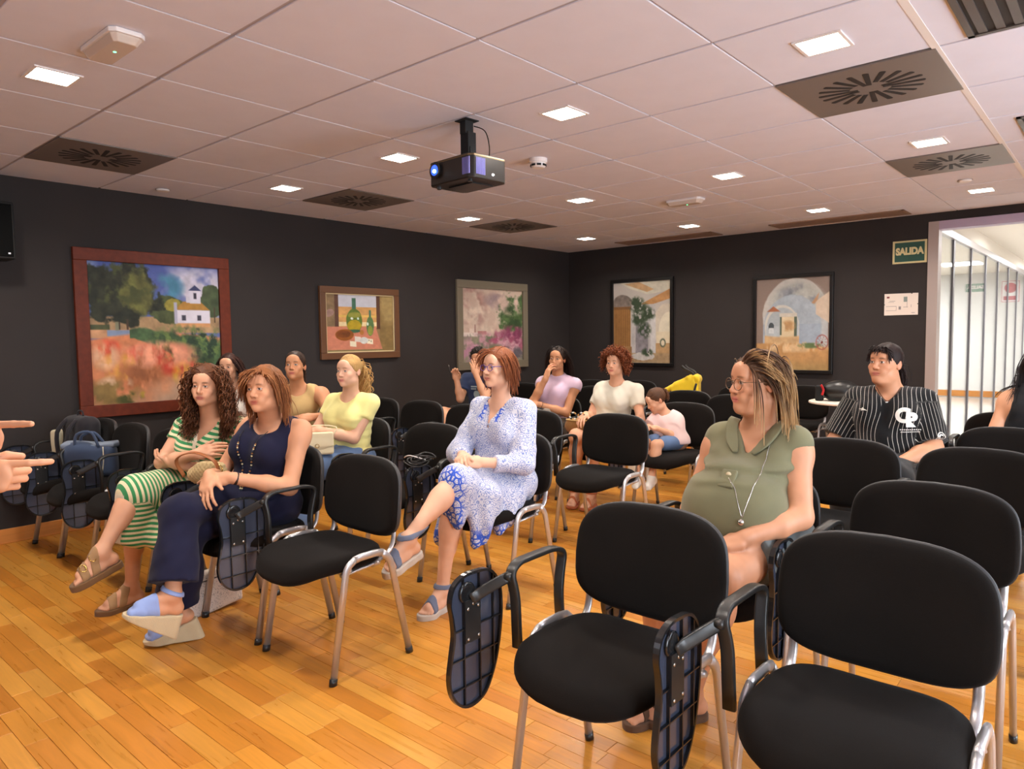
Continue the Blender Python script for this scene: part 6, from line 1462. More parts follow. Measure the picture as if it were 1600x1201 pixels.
# ================================================================= speaker, only the gesturing hands reach into the picture
Body.EX = dict(curlL=(.05, 1.9, 1.9, 1.9), thumbL=1.0, curlR=(.40, 2.0, 2.0, 2.0), thumbR=.9, spreadL=.02, spreadR=.02)
B14 = Body(dict(head=(-2.37, .02, 1.56), neck=(-2.38, -.02, 1.39), shL=(-2.56, -.03, 1.345), shR=(-2.20, .02, 1.345), elL=(-2.46, .16, 1.095), wrL=(-1.972, .383, 1.117), elR=(-2.16, .13, 1.085), wrR=(-1.945, .392, 1.030),
    hfL=(.765, .640, .0), hnL=(-.62, .76, .12), hfR=(.80, .590, .0), hnR=(.58, -.79, .10), hipL=(-2.49, -.04, .92), hipR=(-2.31, -.02, .92), knL=(-2.50, 0, .50), knR=(-2.30, .02, .50), anL=(-2.51, -.03, .10), anR=(-2.29, -.01, .10), tfL=(-.2, 1, 0), tfR=(.2, 1, 0)),
    yaw=170, hs=.98, skin='warm', bust=0, w=1.05, hand_s=1.0, arm=.95)
R14 = person('standing speaker beyond the left edge, only the pointing hands show', B14, .010, .0036, .0026)
garment('shirt', top_field(B14, .014, (1.35, 1.35), .86, ('round', .066, .04), 141, .003), cloth('cotton_blue', srgb(90, 110, 150)), R14, .009)
garment('trousers', trousers_field(B14, .014, (1.9, 1.9), 0, 142), MATS['cotton_black'], R14, .010)
for q in 'LR': g = pfield(B14.foot[q][2]).off(.009); garment('shoe', g, m_snk, R14, .008)
style(B14, R14, lin((40, 26, 20)), lin((80, 56, 42)), 'short', 'short brown hair', seed=45, n=300)
# ================================================================= BAGS AND SMALL THINGS
def prop(name, label, cat, loc, rz=0.0): return thing(name, label, cat, loc, rz)
def blob(name, f, m, parent, h=.006, **kw): V, Q = polygonize(f, h); return obj(name, mesh_np(name, V, Q), m, parent)
m_cream = cloth('canvas_cream', srgb(216, 204, 172)); m_bpk = cloth('nylon_charcoal', srgb(40, 36, 40)); m_denim_bag = cloth('denim_bag', srgb(62, 74, 98), bump=.5); m_leather = mat('leather_cognac', srgb(150, 88, 48), rough=.42)
# backpack
t = prop('backpack', 'dark backpack with a cream side standing on the chair by the left wall', 'backpack', (-5.215, 1.655, .485), .25)
f = Field().u(Box((0, 0, .18), (.135, .075, .18), None, .06), .01).u(Ell((0, -.05, .12), (.11, .06, .11)), .03); f.disp(wob(3, 22, .004)); blob('body', f, m_bpk, t, .007)
f = Field().u(Box((-.115, -.085, .15), (.035, .035, .125), None, .02), .01); f.disp(wob(4, 25, .003)); blob('side_pocket', f, m_cream, t, .006)
for x in (-.05, .05): tube_obj('strap', [(x, -.06, .34), (x*1.1, -.125, .26), (x*1.2, -.115, .10), (x*1.1, -.07, .03)], .013, m_bpk, t, 8)
tube_obj('handle', [(-.03, 0, .355), (-.02, 0, .39), (.02, 0, .39), (.03, 0, .355)], .006, m_bpk, t, 6)
# denim tote
t = prop('tote_bag', 'slouching blue denim tote bag in front of the dark backpack', 'tote bag', (-4.945, 1.615, .485), .85)
f = Field().u(Box((0, 0, .10), (.155, .055, .10), None, .04), .01); f.disp(wob(6, 18, .009)); f.disp(lambda P: .012*np.sin(P[:, 0]*22)*np.clip((P[:, 2]-.1)/.1, 0, 1)); blob('body', f, m_denim_bag, t, .006)
f = Field().u(Box((0, 0, .195), (.158, .05, .016), None, .012), .01); f.disp(wob(7, 20, .008)); blob('rolled_rim', f, cloth('denim_faded', srgb(120, 130, 146)), t, .006)
tube_obj('handle', [(-.07, -.05, .19), (-.05, -.06, .27), (.03, -.05, .28), (.07, -.05, .19)], .009, m_denim_bag, t, 8); tube_obj('handle', [(-.07, .045, .19), (-.06, .03, .25), (.02, .02, .27), (.07, .045, .19)], .009, m_denim_bag, t, 8)
tube_obj('cord', [(.10, -.062, .19), (.105, -.075, .10), (.09, -.068, .02)], .003, m_cream, t, 5)
# straw bag with leather handle, on the lap between the two women
t = prop('straw_bag', 'small beige woven bag with brown leather handle beside the woman in navy', 'handbag', (-3.155, 1.505, .665), .6)
f = Field().u(Ell((0, 0, .055), (.095, .045, .050)), .01).u(Box((.02, 0, .085), (.060, .024, .025), None, .02), .03); f.disp(lambda P: .0025*np.sin(P[:, 0]*330+P[:, 2]*60)*np.sin(P[:, 2]*300)); blob('body', f, cloth('raffia', srgb(190, 164, 116), bump=.6, bscale=300), t, .004)
obj('handle', MB().sweep(smooth_path([(-.10, -.02, .05), (-.115, -.05, .13), (-.03, -.06, .165), (.06, -.05, .13), (.075, -.03, .07)], 6), .012, .003, 8, side=(0, 1, .1), flat=True).mesh('handle', True), m_leather, t)
obj('buckle', MB().sweep([(.078+.014*math.cos(a), -.032, .085+.018*math.sin(a)) for a in np.linspace(0, 6.283, 14, endpoint=False)], .0028, n=6, closed=True).mesh('buckle', True), MATS['brass'], t)
# snake print bag on the floor
m_snake = mat('snake_print', srgb(190, 180, 170), rough=.5); _v = N(m_snake, 'ShaderNodeTexVoronoi'); _v.inputs['Scale'].default_value = 120; _tc = N(m_snake, 'ShaderNodeTexCoord'); L(m_snake, _tc.outputs['Object'], _v.inputs['Vector'])
_n = N(m_snake, 'ShaderNodeTexNoise'); _n.inputs['Scale'].default_value = 16; L(m_snake, _tc.outputs['Object'], _n.inputs['Vector']); _a = N(m_snake, 'ShaderNodeMath', operation='ADD'); L(m_snake, _v.outputs['Distance'], _a.inputs[0]); L(m_snake, _n.outputs[0], _a.inputs[1])
_r = N(m_snake, 'ShaderNodeValToRGB'); _r.color_ramp.elements[0].position = .45; _r.color_ramp.elements[0].color = srgb(112, 106, 104); _r.color_ramp.elements[1].position = 1.0; _r.color_ramp.elements[1].color = srgb(214, 200, 188); L(m_snake, _a.outputs[0], _r.inputs[0]); L(m_snake, _r.outputs[0], bsdf(m_snake).inputs['Base Color'])
t = prop('flat_bag', 'grey and pink snake print zipped bag standing on the floor behind the blue wedges', 'bag', (-3.375, 1.615, 0), .06)
f = Field().u(Box((0, 0, .108), (.026, .145, .106), Rx(.08), .018), .01); f.disp(wob(9, 20, .003)); blob('body', f, m_snake, t, .005)
tube_obj('zip', [(.030, -.12, .165), (.033, 0, .172), (.030, .125, .185)], .0025, m_blackpl, t, 5); obj('zip_pull', MB().box((.036, -.095, .150), (.002, .005, .014)), m_blackpl, t)
# cream purse of the woman in yellow
t = prop('purse', 'small cream flap purse on the lap of the woman in yellow', 'purse', (-3.645, 2.425, .640), .95)
m_pur = mat('leather_cream', srgb(218, 202, 166), rough=.45); f = Field().u(Box((0, 0, .068), (.085, .03, .066), None, .014), .01); blob('body', f, m_pur, t, .004)
f = Field().u(Box((0, -.028, .093), (.086, .008, .042), None, .006), .004).u(Ell((0, -.028, .062), (.062, .008, .030)), .012); blob('flap', f, m_pur, t, .0035)
tube_obj('strap', [(-.085, 0, .12), (-.10, .02, .16), (0, .05, .17), (.10, .02, .16), (.085, 0, .12)], .004, m_pur, t, 6); obj('clasp', MB().sweep([(-.01+.011*math.cos(a), -.039, .058+.011*math.sin(a)) for a in np.linspace(0, 6.283, 12, endpoint=False)], .002, n=5, closed=True).mesh('clasp', True), MATS['brass'], t)
# black cable loops lying over the tablet arm
t = prop('cable_bundle', 'coil of thin black cables lying on the tablet arm left of the blue dress', 'cable', (-2.865, 2.505, .662), 0)
for k in range(4): tube_obj('cable_loop', [(.075*math.cos(a)*(1-.1*k)+.01*k, .06*math.sin(a)+.012*k, .012*k+.010*math.sin(2*a+k)) for a in np.linspace(0, 6.283, 10, endpoint=False)], .0035, m_blackpl, t, 6, True)
tube_obj('cable_tail', [(.05, .02, .02), (.02, -.06, .05), (-.05, -.04, .03)], .003, m_white_pl, t, 6)
# basket and bracelets of the curly haired woman, bag of the woman in lilac
t = prop('basket_bag', 'brown woven basket bag under the hand of the curly haired woman', 'basket', (-3.150, 4.385, .590), .3)
f = Field().u(Ell((0, 0, .06), (.11, .075, .075)), .01); f.inter(Half((0, 0, 1), (0, 0, .105)), .006); f.disp(lambda P: .003*np.sin(P[:, 2]*260)*np.sin(np.arctan2(P[:, 1], P[:, 0])*30)); blob('body', f, cloth('wicker_brown', srgb(140, 96, 52), bump=.6, bscale=250), t, .005)
obj('rim', MB().sweep([(.095*math.cos(a), .064*math.sin(a), .106) for a in np.linspace(0, 6.283, 22, endpoint=False)], .006, n=6, closed=True).mesh('rim', True), cloth('wicker_pale', srgb(186, 150, 96)), t)
for k, x in enumerate((-.035, .03)):
    for j in range(10):
        a0 = 6.283*j/10; obj('ring_segment', MB().sweep([(x+.026*math.cos(a0+q), -.03, .137+.026*math.sin(a0+q)) for q in np.linspace(0, .6283, 4)], .006, n=6).mesh('ring_segment', True), [m_blackpl, mat('ring_amber', srgb(196, 140, 70), rough=.3), m_white_pl][j % 3], t)
t = prop('shoulder_bag', 'flat grey bag on the lap of the woman in lilac', 'bag', (-3.640, 4.480, .640), .2)
f = Field().u(Box((0, 0, .055), (.12, .045, .055), None, .03), .01); f.disp(wob(13, 24, .005)); blob('body', f, cloth('canvas_taupe', srgb(128, 116, 104)), t, .006); tube_obj('strap', [(-.11, -.03, .09), (-.02, -.06, .125), (.11, -.02, .10)], .006, m_bpk, t, 6)
# yellow pushchair
m_yel = cloth('canopy_yellow', srgb(226, 190, 40), rough=.6); t = prop('pushchair', 'folded yellow pushchair with curved black handles behind the empty chair', 'pushchair', (-3.34, 6.42, 0), .35)
V = []; F = []
prof = [(-.20, .72), (-.17, .80), (-.06, .87), (.06, .93), (.12, .94), (.15, .92)]
f = Field(); 
for (a0, z0), (a1, z1) in zip(prof[:-1], prof[1:]): f.u(Cap((a0, -.10, z0-.02), (a1, -.08, z1-.03), .022, .022), .02); f.u(Cap((a0, .10, z0-.02), (a1, .08, z1-.03), .022, .022), .02); f.u(Box(((a0+a1)/2, 0, (z0+z1)/2-.02), (.5*math.hypot(a1-a0, z1-z0)+.012, .10, .016), Ry(-math.atan2(z1-z0, a1-a0)), .012), .02)
f.u(Box((.145, 0, .82), (.016, .10, .11), None, .012), .02); f.u(Box((.02, -.11, .80), (.12, .012, .07), Ry(-.35), .010), .02); blob('canopy', f, m_yel, t, .007)
for y in (-.09, .09): tube_obj('handle', [(.10, y, .62), (.13, y, .86), (.10, y, .96), (.03, y, 1.0), (-.005+(.01 if y > 0 else 0), y, 1.03)], .013, m_blackpl, t, 8)
for y in (-.13, .13): tube_obj('frame_tube', [(.14, y, .86), (.02, y, .45), (-.14, y, .10)], .011, m_blackmat, t, 8); tube_obj('frame_tube', [(-.16, y, .70), (.04, y, .40), (.16, y, .10)], .011, m_blackmat, t, 8)
f = Field().u(Box((-.02, 0, .42), (.13, .115, .03), Ry(.2), .025), .01).u(Box((.07, 0, .58), (.025, .115, .16), Ry(.25), .02), .04); blob('seat', f, m_bpk, t, .008)
for x in (-.15, .16):
    for y in (-.14, .14): obj('wheel', MB().lathe([(.03, -.018), (.068, -.016), (.075, -.006), (.075, .006), (.068, .016), (.03, .018)], 18, (x, y, .075), 'y').mesh('wheel', True), m_blackmat, t)
# round white table with a black bag on it
t = prop('side_table', 'small round white table near the back wall, beside the pinstripe shirt', 'table', (-1.90, 6.75, 0))
bevel(obj('table_top', MB().lathe([(.30, .70), (.325, .705), (.325, .720), (.31, .725)], 36), mat('laminate_white', srgb(238, 228, 214), rough=.35), t), .002); obj('column', MB().lathe([(.035, .03), (.03, .35), (.045, .70)], 16).mesh('column', True), m_blackpl, t); obj('foot', MB().lathe([(.22, 0), (.22, .015), (.06, .035), (.035, .05)], 28).mesh('foot', True), m_blackpl, t)
t = prop('helmet', 'rounded black bag with a red clip lying on the small white table', 'bag', (-1.955, 6.72, .726), .2)
f = Field().u(Ell((0, 0, .085), (.155, .125, .098)), .01); f.inter(Half((0, 0, -1), (0, 0, .0)), .01); f.disp(wob(16, 20, .003)); blob('body', f, mat('bag_black', (.010, .009, .009, 1), rough=.4), t, .006)
f = Field().u(Box((-.165, -.07, .07), (.035, .03, .07), None, .015), .01); blob('side_pouch', f, m_blackmat, t, .006); obj('red_clip', MB().sweep(smooth_path([(-.150, -.105, .145), (-.128, -.118, .10), (-.140, -.120, .055)], 5), .010, .004, 8, flat=True).mesh('red_clip', True), mat('clip_red', srgb(190, 36, 40), rough=.35), t)
t.name = 'rounded_bag'
# bags on the floor behind the child
t = prop('carrier_bag', 'white bag on the floor behind the middle empty chair', 'bag', (-3.42, 5.72, 0), .4); f = Field().u(Box((0, 0, .075), (.10, .06, .075), None, .03), .01); f.disp(wob(17, 22, .008)); blob('body', f, cloth('plastic_white', srgb(226, 216, 200)), t, .007); tube_obj('handle', [(-.04, 0, .14), (-.02, 0, .20), (.02, 0, .20), (.04, 0, .14)], .005, MATS['plastic_white'], t, 6)

# ================================================================= PAINTINGS
def vnoise(h, w, cy, cx, seed, oct_=3):
    r = np.random.default_rng(seed); out = np.zeros((h, w)); amp = 1.0; tot = 0
    for o_ in range(oct_):
        gy, gx = cy*2**o_+2, cx*2**o_+2; g = r.random((gy, gx)); yy = np.linspace(0, gy-1.001, h); xx = np.linspace(0, gx-1.001, w); y0 = yy.astype(int); x0 = xx.astype(int); fy = (yy-y0)[:, None]; fx = (xx-x0)[None]; fy = fy*fy*(3-2*fy); fx = fx*fx*(3-2*fx)
        out += amp*(g[y0][:, x0]*(1-fy)*(1-fx)+g[y0][:, x0+1]*(1-fy)*fx+g[y0+1][:, x0]*fy*(1-fx)+g[y0+1][:, x0+1]*fy*fx); tot += amp; amp *= .55
    return out/tot
class Paint:
    def __init__(s, w, h, seed): s.w, s.h = w, h; s.C = np.zeros((h, w, 3)); s.v, s.u = np.meshgrid(np.linspace(0, 1, h), np.linspace(0, 1, w), indexing='ij'); s.seed = seed; s.k = 0
    def n(s, c=8, o=3, st=1.0): s.k += 1; return vnoise(s.h, s.w, max(1, int(c)), max(1, int(c*st)), s.seed*100+s.k, o)
    def put(s, mask, col, var=.0): 
        m = np.clip(mask, 0, 1)[..., None]; c = np.array(col, float)*(1+var*(s.n(18, 3)-.5)*2)[..., None]; s.C = s.C*(1-m)+c*m; return s
    def ell(s, cu, cv, ru, rv, col, rough=0.0, var=.12, soft=.08):
        d = np.sqrt(((s.u-cu)/ru)**2+((s.v-cv)/rv)**2)+rough*(s.n(12, 4)-.5)*2; return s.put((1-d)/soft+.5, col, var)
    def rect(s, u0, v0, u1, v1, col, var=.08, soft=.006, slant=0.0):
        vv = s.v-slant*(s.u-u0); return s.put(np.minimum(np.minimum(s.u-u0, u1-s.u), np.minimum(vv-v0, v1-vv))/soft+.5, col, var)
    def poly(s, pts, col, var=.08, soft=.005):
        d = np.full(s.u.shape, 9.0); n = len(pts); a = sum(pts[i][0]*pts[(i+1) % n][1]-pts[(i+1) % n][0]*pts[i][1] for i in range(n)); sg_ = 1 if a > 0 else -1
        for i in range(n):
            (x0, y0), (x1, y1) = pts[i], pts[(i+1) % n]; l = math.hypot(x1-x0, y1-y0)+1e-9; d = np.minimum(d, sg_*((x1-x0)*(s.v-y0)-(y1-y0)*(s.u-x0))/l)
        return s.put(d/soft+.5, col, var)
    def patch(s, cu, cv, ru, rv, col, c=10, th=.5, st=1.0, k=6): return s.put(np.clip(1.4-(((s.u-cu)/ru)**2+((s.v-cv)/rv)**2), 0, 1)*np.clip((s.n(c, 4, st)-th)*k+.5, 0, 1), col, .15)
def hang(name, label, wall, a0, a1, z0, z1, border, fmat, P, inner=None, depth=.035, mat_rough=.55):
    """wall 'L': a along y on the left wall; wall 'B': a along x on the back wall"""
    W, H = a1-a0, z1-z0
    t = thing(name, label, 'painting', (XW, (a0+a1)/2, (z0+z1)/2) if wall == 'L' else ((a0+a1)/2, YB, (z0+z1)/2))
    M = (lambda v: (v[2], v[0], v[1])) if wall == 'L' else (lambda v: (v[0], -v[2], v[1]))
    def bx(u0, v0, u1, v1, d0, d1): 
        A, B_ = np.array(M((u0, v0, d0))), np.array(M((u1, v1, d1))); return MB().box2(np.minimum(A, B_), np.maximum(A, B_))
    w2, h2, b = W/2, H/2, border
    for r_ in ((-w2, h2-b, w2, h2), (-w2, -h2, w2, -h2+b), (-w2, -h2+b, -w2+b, h2-b), (w2-b, -h2+b, w2, h2-b)): bevel(obj('frame_rail', bx(*r_, .003, depth), fmat, t), .004, 2)
    if inner:
        e = .010
        for r_ in ((-w2+b, h2-b-e, w2-b, h2-b), (-w2+b, -h2+b, w2-b, -h2+b+e), (-w2+b, -h2+b, -w2+b+e, h2-b), (w2-b-e, -h2+b, w2-b, h2-b)): obj('inner_fillet', bx(*r_, .006, depth*.7), inner, t)
    obj('backboard', bx(-w2+b*.5, -h2+b*.5, w2-b*.5, h2-b*.5, .002, .008), m_blackmat, t)
    cw, ch = w2-b, h2-b; uu = np.linspace(-cw, cw, P.w); vv = np.linspace(ch, -ch, P.h); U, Vv = np.meshgrid(uu, vv); z = .014+.0012*(vnoise(P.h, P.w, 60, 60, 5, 1)-.5)
    if wall == 'L': V = np.stack([z.ravel(), U.ravel(), Vv.ravel()], 1)
    else: V = np.stack([U.ravel(), -z.ravel(), Vv.ravel()], 1)
    idx = np.arange(P.w*P.h).reshape(P.h, P.w); Q = np.stack([idx[:-1, :-1], idx[1:, :-1], idx[1:, 1:], idx[:-1, 1:]], -1).reshape(-1, 4)
    me = mesh_np('canvas', V, Q); c = np.clip(P.C.reshape(-1, 3), 0, 255)/255; c = np.where(c <= .04045, c/12.92, ((c+.055)/1.055)**2.4); color_attr(me, c); obj('canvas', me, attr_mat('oil_paint', rough=mat_rough, spec=.3), t)
m_mahog = mat('mahogany_frame', srgb(96, 38, 18), rough=.5, spec=.25); add_noise_var(m_mahog, scale=6, amt=.18, stretch=(1, 4, 4))
# 1 landscape with chapel
P = Paint(185, 195, 1); P.C[:] = (88, 100, 152); P.put(1-P.v*2.0, (70, 84, 146), .1); P.patch(.82, .2, .35, .22, (186, 180, 196), 5, .45, 1, 5); P.patch(.57, .16, .14, .1, (70, 124, 150), 5, .4); P.patch(.1, .05, .2, .1, (110, 124, 170), 5)
P.rect(0, .38, 1, .50, (156, 126, 92), .2); P.ell(.58, .33, .16, .10, (70, 78, 46), .3, .3); P.ell(.62, .29, .06, .05, (128, 118, 48), .3, .3); P.ell(.94, .26, .10, .12, (64, 76, 50), .35, .3); P.rect(.955, .30, .965, .42, (70, 54, 40))
P.ell(.24, .22, .27, .24, (40, 42, 28), .45, .4, .14); P.ell(.36, .20, .13, .16, (92, 92, 46), .5, .35, .3); P.patch(.22, .15, .24, .18, (70, 74, 38), 14, .55); P.rect(.19, .42, .215, .52, (60, 46, 34)); P.rect(.26, .40, .275, .50, (66, 50, 36)); P.rect(0, .44, .14, .52, (66, 70, 44), .3)
P.rect(.635, .325, .92, .435, (202, 196, 208), .05); P.poly([(.63, .325), (.70, .262), (.84, .258), (.92, .325)], (160, 116, 52), .12); P.rect(.755, .175, .845, .275, (196, 192, 206), .05); P.poly([(.745, .178), (.80, .135), (.855, .178)], (58, 62, 98), .1); P.rect(.725, .225, .757, .27, (186, 182, 196)); P.rect(.788, .195, .812, .24, (52, 48, 62)); P.rect(.685, .365, .718, .405, (60, 58, 72)); P.rect(.812, .365, .845, .405, (60, 58, 72)); P.rect(.635, .425, .92, .455, (196, 142, 96), .1); P.rect(.625, .27, .650, .43, (168, 164, 184))
P.rect(.0, .475, .42, .535, (190, 142, 104), .15); P.rect(.12, .478, .315, .522, (122, 138, 166), .1); P.rect(.18, .42, .205, .48, (120, 120, 96))
P.put((P.v-(.545-.05*np.sin(P.u*3)))/.02+.5, (198, 124, 84), .18)
P.put(np.clip(1-np.abs((P.v-(.50+.20*np.clip((P.u-.35)/.65, 0, 1)))/(.04+.11*np.clip((P.u-.3)/.7, 0, 1)))+.6*(P.n(14, 3)-.5), 0, .25)*4*(P.u > .28), (62, 84, 54), .35); P.patch(.75, .58, .35, .14, (96, 116, 62), 22, .55); P.patch(.8, .6, .3, .15, (38, 56, 40), 20, .58)
for cu, cv, ru, rv, col in ((.12, .60, .10, .06, (206, 88, 60)), (.40, .66, .16, .08, (206, 84, 66)), (.62, .70, .16, .12, (190, 62, 48)), (.20, .74, .16, .10, (206, 150, 70)), (.10, .66, .1, .1, (212, 164, 130)), (.66, .80, .07, .1, (206, 160, 50)), (.35, .8, .16, .12, (150, 92, 58)), (.5, .66, .3, .1, (222, 150, 120))): P.patch(cu, cv, ru, rv, col, 8, .42, 2, 4)
P.put(np.clip((P.v-.80)*5-np.abs(P.u-.62)*1.2+.8*(P.n(6, 3)-.5), 0, .8), (176, 152, 132), .12); P.patch(.13, .92, .2, .1, (128, 104, 58), 7, .4); P.patch(.26, .97, .10, .05, (72, 74, 34), 12, .4); P.patch(.16, .86, .12, .06, (206, 170, 140), 9, .5); P.patch(.36, .95, .06, .04, (170, 150, 50), 9, .45)
hang('painting', 'large landscape painting with a white chapel and red field in a mahogany frame', 'L', 1.772, 2.908, .788, 1.994, .088, m_mahog, P)
# 2 still life with bottles
P = Paint(150, 130, 2); P.C[:] = (138, 112, 74); P.rect(.0, 0, .15, 1, (132, 108, 78), .15); P.rect(.78, 0, 1, 1, (128, 104, 62), .12); P.ell(.92, .2, .12, .3, (156, 132, 84), .2, .1, .4); P.rect(.18, 0, .74, .24, (190, 190, 200), .04); P.rect(.18, .22, .74, .58, (202, 152, 92), .12); P.rect(.18, .36, .74, .40, (216, 176, 92), .1); P.rect(.18, .48, .74, .55, (226, 206, 160), .1); P.rect(.13, 0, .185, .62, (92, 62, 48), .12); P.rect(.735, 0, .79, .60, (88, 58, 42), .12)
P.poly([(0, .56), (.72, .56), (.82, .97), (0, .97)], (196, 124, 98), .08); P.rect(0, .955, .82, 1, (120, 110, 70), .1); P.ell(.06, .33, .07, .07, (150, 120, 110), .4)
P.rect(.375, .07, .432, .28, (64, 104, 84), .1); P.ell(.405, .46, .115, .21, (92, 112, 44), .05, .15, .05); P.ell(.405, .54, .10, .10, (176, 150, 34), .1, .15, .15); P.ell(.405, .36, .09, .05, (140, 140, 60), .2); P.ell(.37, .42, .02, .02, (226, 232, 220)); P.ell(.46, .42, .015, .02, (210, 226, 210)); P.ell(.405, .635, .09, .03, (60, 96, 70), .1)
P.rect(.622, .27, .652, .42, (72, 116, 92), .1); P.ell(.637, .55, .055, .17, (86, 116, 70), .05, .15, .06); P.ell(.637, .62, .04, .08, (134, 140, 60), .2); P.ell(.60, .51, .012, .03, (210, 226, 210))
P.ell(.26, .70, .13, .10, (146, 84, 30), .04, .2, .06); P.ell(.245, .685, .10, .065, (116, 62, 24), .04, .2, .08); P.ell(.51, .66, .03, .045, (170, 110, 50)); 
for u_, v_, col in ((.38, .85, (226, 214, 186)), (.45, .77, (214, 202, 190)), (.63, .81, (230, 218, 190))): P.rect(u_-.045, v_-.045, u_+.045, v_+.045, col, .04, .006, .15)
P.ell(.54, .80, .06, .06, (196, 196, 190), .1); P.rect(.61, .79, .62, .81, (50, 60, 50)); P.rect(.64, .80, .65, .83, (50, 60, 50))
hang('painting', 'still life painting of green bottles, bowl and cards in a brown frame', 'L', 3.764, 4.690, 1.142, 1.818, .062, mat('walnut_frame', srgb(98, 62, 36), rough=.45), P, mat('gilt_fillet', srgb(206, 184, 140), rough=.4))
# 3 roses and tree
P = Paint(130, 150, 3); P.C[:] = (190, 160, 146); P.put(P.n(4, 3), (206, 186, 168), .05); P.patch(.45, .3, .4, .35, (214, 196, 178), 5, .45, 1, 4); P.patch(.15, .25, .25, .3, (170, 132, 122), 5, .5); P.patch(.6, .16, .25, .12, (160, 138, 138), 6, .45)
P.ell(.85, .33, .26, .27, (74, 98, 58), .55, .3, .25); P.patch(.8, .2, .3, .15, (196, 170, 158), 9, .52); P.patch(.86, .4, .2, .2, (52, 72, 44), 10, .5); P.rect(.0, .60, .30, .66, (220, 204, 194), .06); P.rect(.11, .545, .18, .61, (212, 192, 180)); P.rect(.19, .49, .205, .60, (150, 110, 104)); P.rect(.24, .58, .38, .63, (176, 118, 112), .15); P.put((P.v-.645)/.02, (140, 134, 112), .15)
P.patch(.3, .72, .5, .10, (106, 116, 92), 12, .48, 2); P.patch(.75, .72, .4, .2, (160, 84, 108), 10, .48); P.patch(.5, .8, .6, .2, (196, 150, 160), 9, .5); P.patch(.85, .65, .2, .14, (124, 58, 86), 10, .45); P.patch(.2, .9, .4, .14, (178, 130, 150), 8, .45); P.patch(.8, .92, .3, .12, (90, 84, 92), 9, .5); P.patch(.5, .86, .2, .1, (108, 112, 86), 9, .5)
hang('painting', 'pale painting of pink roses and a green tree in a grey frame', 'L', 5.512, 6.714, .970, 1.970, .088, mat('pewter_frame', srgb(126, 116, 98), rough=.4, metal=.2), P)
# 4 courtyard with creeper
P = Paint(130, 160, 4); P.C[:] = (190, 182, 172); P.put(P.n(4, 2)*.5, (160, 150, 146)); P.poly([(.1, 0), (1, 0), (1, .12), (.62, .16), (.3, .08)], (196, 190, 172)); P.poly([(.45, .0), (.72, .10), (.6, .13), (.2, .02)], (186, 150, 110), .1); P.poly([(.50, .27), (1, .10), (1, .22), (.56, .31)], (180, 132, 84), .15)
P.ell(.16, .27, .18, .12, (120, 108, 100), .05, .2, .06); P.rect(0, .33, .31, .80, (146, 104, 60), .08)
for k in range(9): P.rect(.01+.034*k, .34, .016+.034*k, .80, (104, 70, 38))
P.rect(.0, .30, .31, .335, (120, 84, 50)); P.rect(.0, .80, .34, 1, (150, 112, 74), .15); P.rect(.33, .28, .74, .93, (176, 170, 168), .12); P.rect(.40, .5, .62, .92, (130, 124, 128), .2); P.ell(.93, .55, .22, .27, (196, 184, 166), .02, .06, .04); P.ell(.97, .62, .17, .24, (210, 200, 178), .02, .05, .04); P.rect(.76, .62, 1, .82, (206, 192, 164), .06); P.put(((P.u > .72)*(P.v > .76)).astype(float), (170, 136, 96), .15); P.ell(.87, .755, .05, .055, (90, 96, 80), 0, .1, .2); P.ell(.87, .755, .03, .035, (206, 190, 164), 0, .1, .2)
P.rect(.66, .42, .75, .93, (190, 186, 184), .1); P.rect(.33, .88, 1, 1, (156, 130, 98), .18); P.ell(.52, .92, .2, .05, (188, 182, 176), .2)
for cu, cv, ru, rv in ((.42, .28, .14, .10), (.50, .38, .16, .12), (.62, .40, .12, .08), (.45, .46, .12, .08), (.55, .6, .12, .1), (.6, .87, .1, .05), (.40, .22, .06, .06)): P.patch(cu, cv, ru, rv, (54, 68, 48), 22, .45)
hang('painting', 'courtyard painting with a brown door and creeper in a black frame', 'B', -4.945, -4.078, .962, 2.020, .038, mat('black_lacquer', (.006, .005, .005, 1), rough=.3), P)
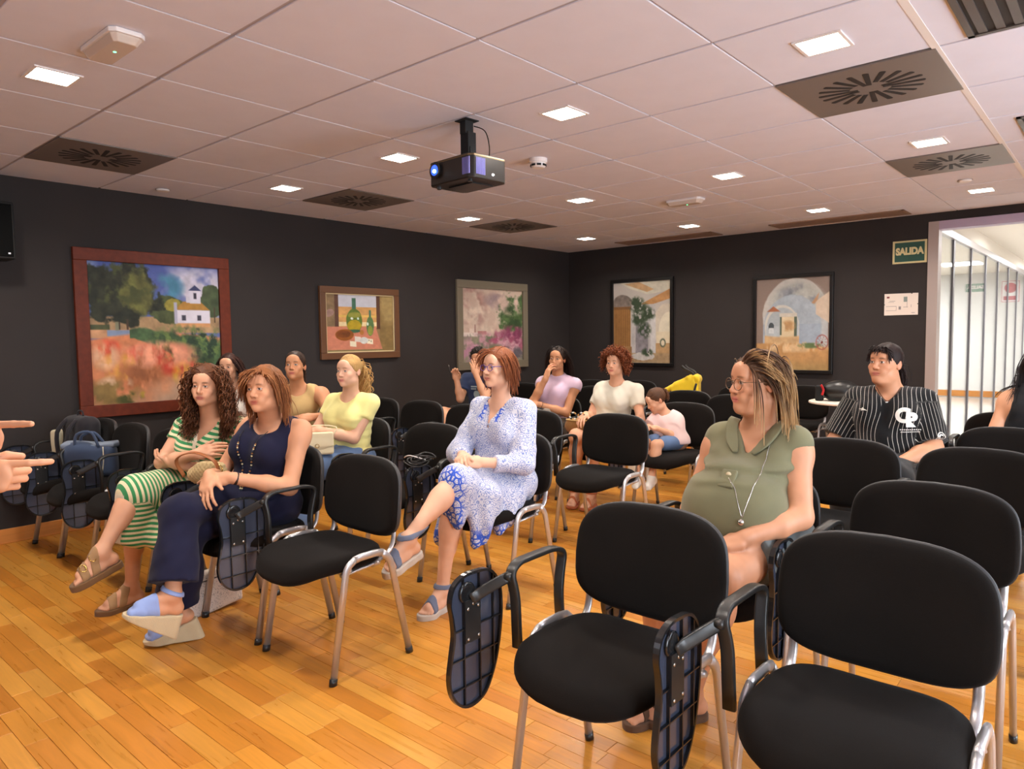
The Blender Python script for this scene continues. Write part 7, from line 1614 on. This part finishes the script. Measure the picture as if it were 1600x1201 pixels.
# 5 arches and cart wheel
P = Paint(130, 160, 5); P.C[:] = (136, 118, 108); P.put(P.n(5, 3)*.4, (110, 94, 86)); P.ell(.54, .42, .45, .42, (178, 174, 168), .02, .06, .03); P.rect(.10, .42, .98, .80, (176, 176, 176), .06); P.ell(.56, .24, .36, .18, (166, 166, 160), .1, .1, .3); P.patch(.6, .18, .3, .12, (126, 130, 136), 6, .5); P.ell(.50, .56, .40, .38, (156, 164, 172), .02, .08, .03); P.rect(.10, .5, .88, .82, (150, 160, 172), .07); P.poly([(.82, .26), (1, .16), (1, .50), (.82, .40)], (196, 176, 156), .06); P.poly([(.76, .28), (.86, .17), (.84, .25), (.8, .29)], (176, 136, 104))
P.ell(.36, .53, .24, .24, (190, 186, 176), .02, .05, .03); P.rect(.13, .52, .60, .80, (190, 184, 176), .04); P.ell(.37, .54, .22, .22, (160, 166, 170), .02, .05, .03); P.rect(.14, .52, .59, .72, (170, 176, 180), .05); P.poly([(.15, .36), (.24, .30), (.34, .36)], (156, 98, 70), .1); P.rect(.34, .42, .57, .74, (206, 186, 152), .06); P.rect(.335, .41, .36, .62, (80, 92, 78)); P.rect(.53, .41, .57, .64, (84, 94, 80)); P.rect(.33, .38, .57, .42, (190, 182, 168)); P.patch(.45, .52, .1, .06, (176, 138, 96), 10, .4); P.ell(.215, .53, .04, .05, (70, 76, 80), .1); P.rect(.18, .54, .25, .60, (196, 200, 200))
P.put((P.v-(.60+.03*np.sin(P.u*4)))/.02*((P.u > .12) & (P.u < .60)), (192, 158, 116), .1); P.put((P.v-(.70+.05*np.clip((P.u-.55)*2, 0, 1)))/.02, (180, 136, 88), .12); P.patch(.5, .75, .5, .06, (202, 170, 130), 8, .5, 3); P.put(np.clip((P.v-.87)*8, 0, 1)*.8, (156, 128, 82), .15); P.patch(.75, .735, .16, .03, (96, 112, 72), 14, .45)
r5 = np.sqrt(((P.u-.905)/.085)**2+((P.v-.70)/.085)**2); P.put(1-np.abs(r5-.9)/.12, (156, 82, 74), .1); P.put(((np.abs(np.sin(np.arctan2(P.v-.70, P.u-.905)*5)) < .25) & (r5 < .9)).astype(float)*.8, (150, 80, 72)); P.ell(.905, .70, .015, .015, (120, 60, 54))
hang('painting', 'painting of white arches, a gateway and a red cart wheel in a black frame', 'B', -3.118, -2.288, .915, 1.948, .036, MATS['black_lacquer'], P)
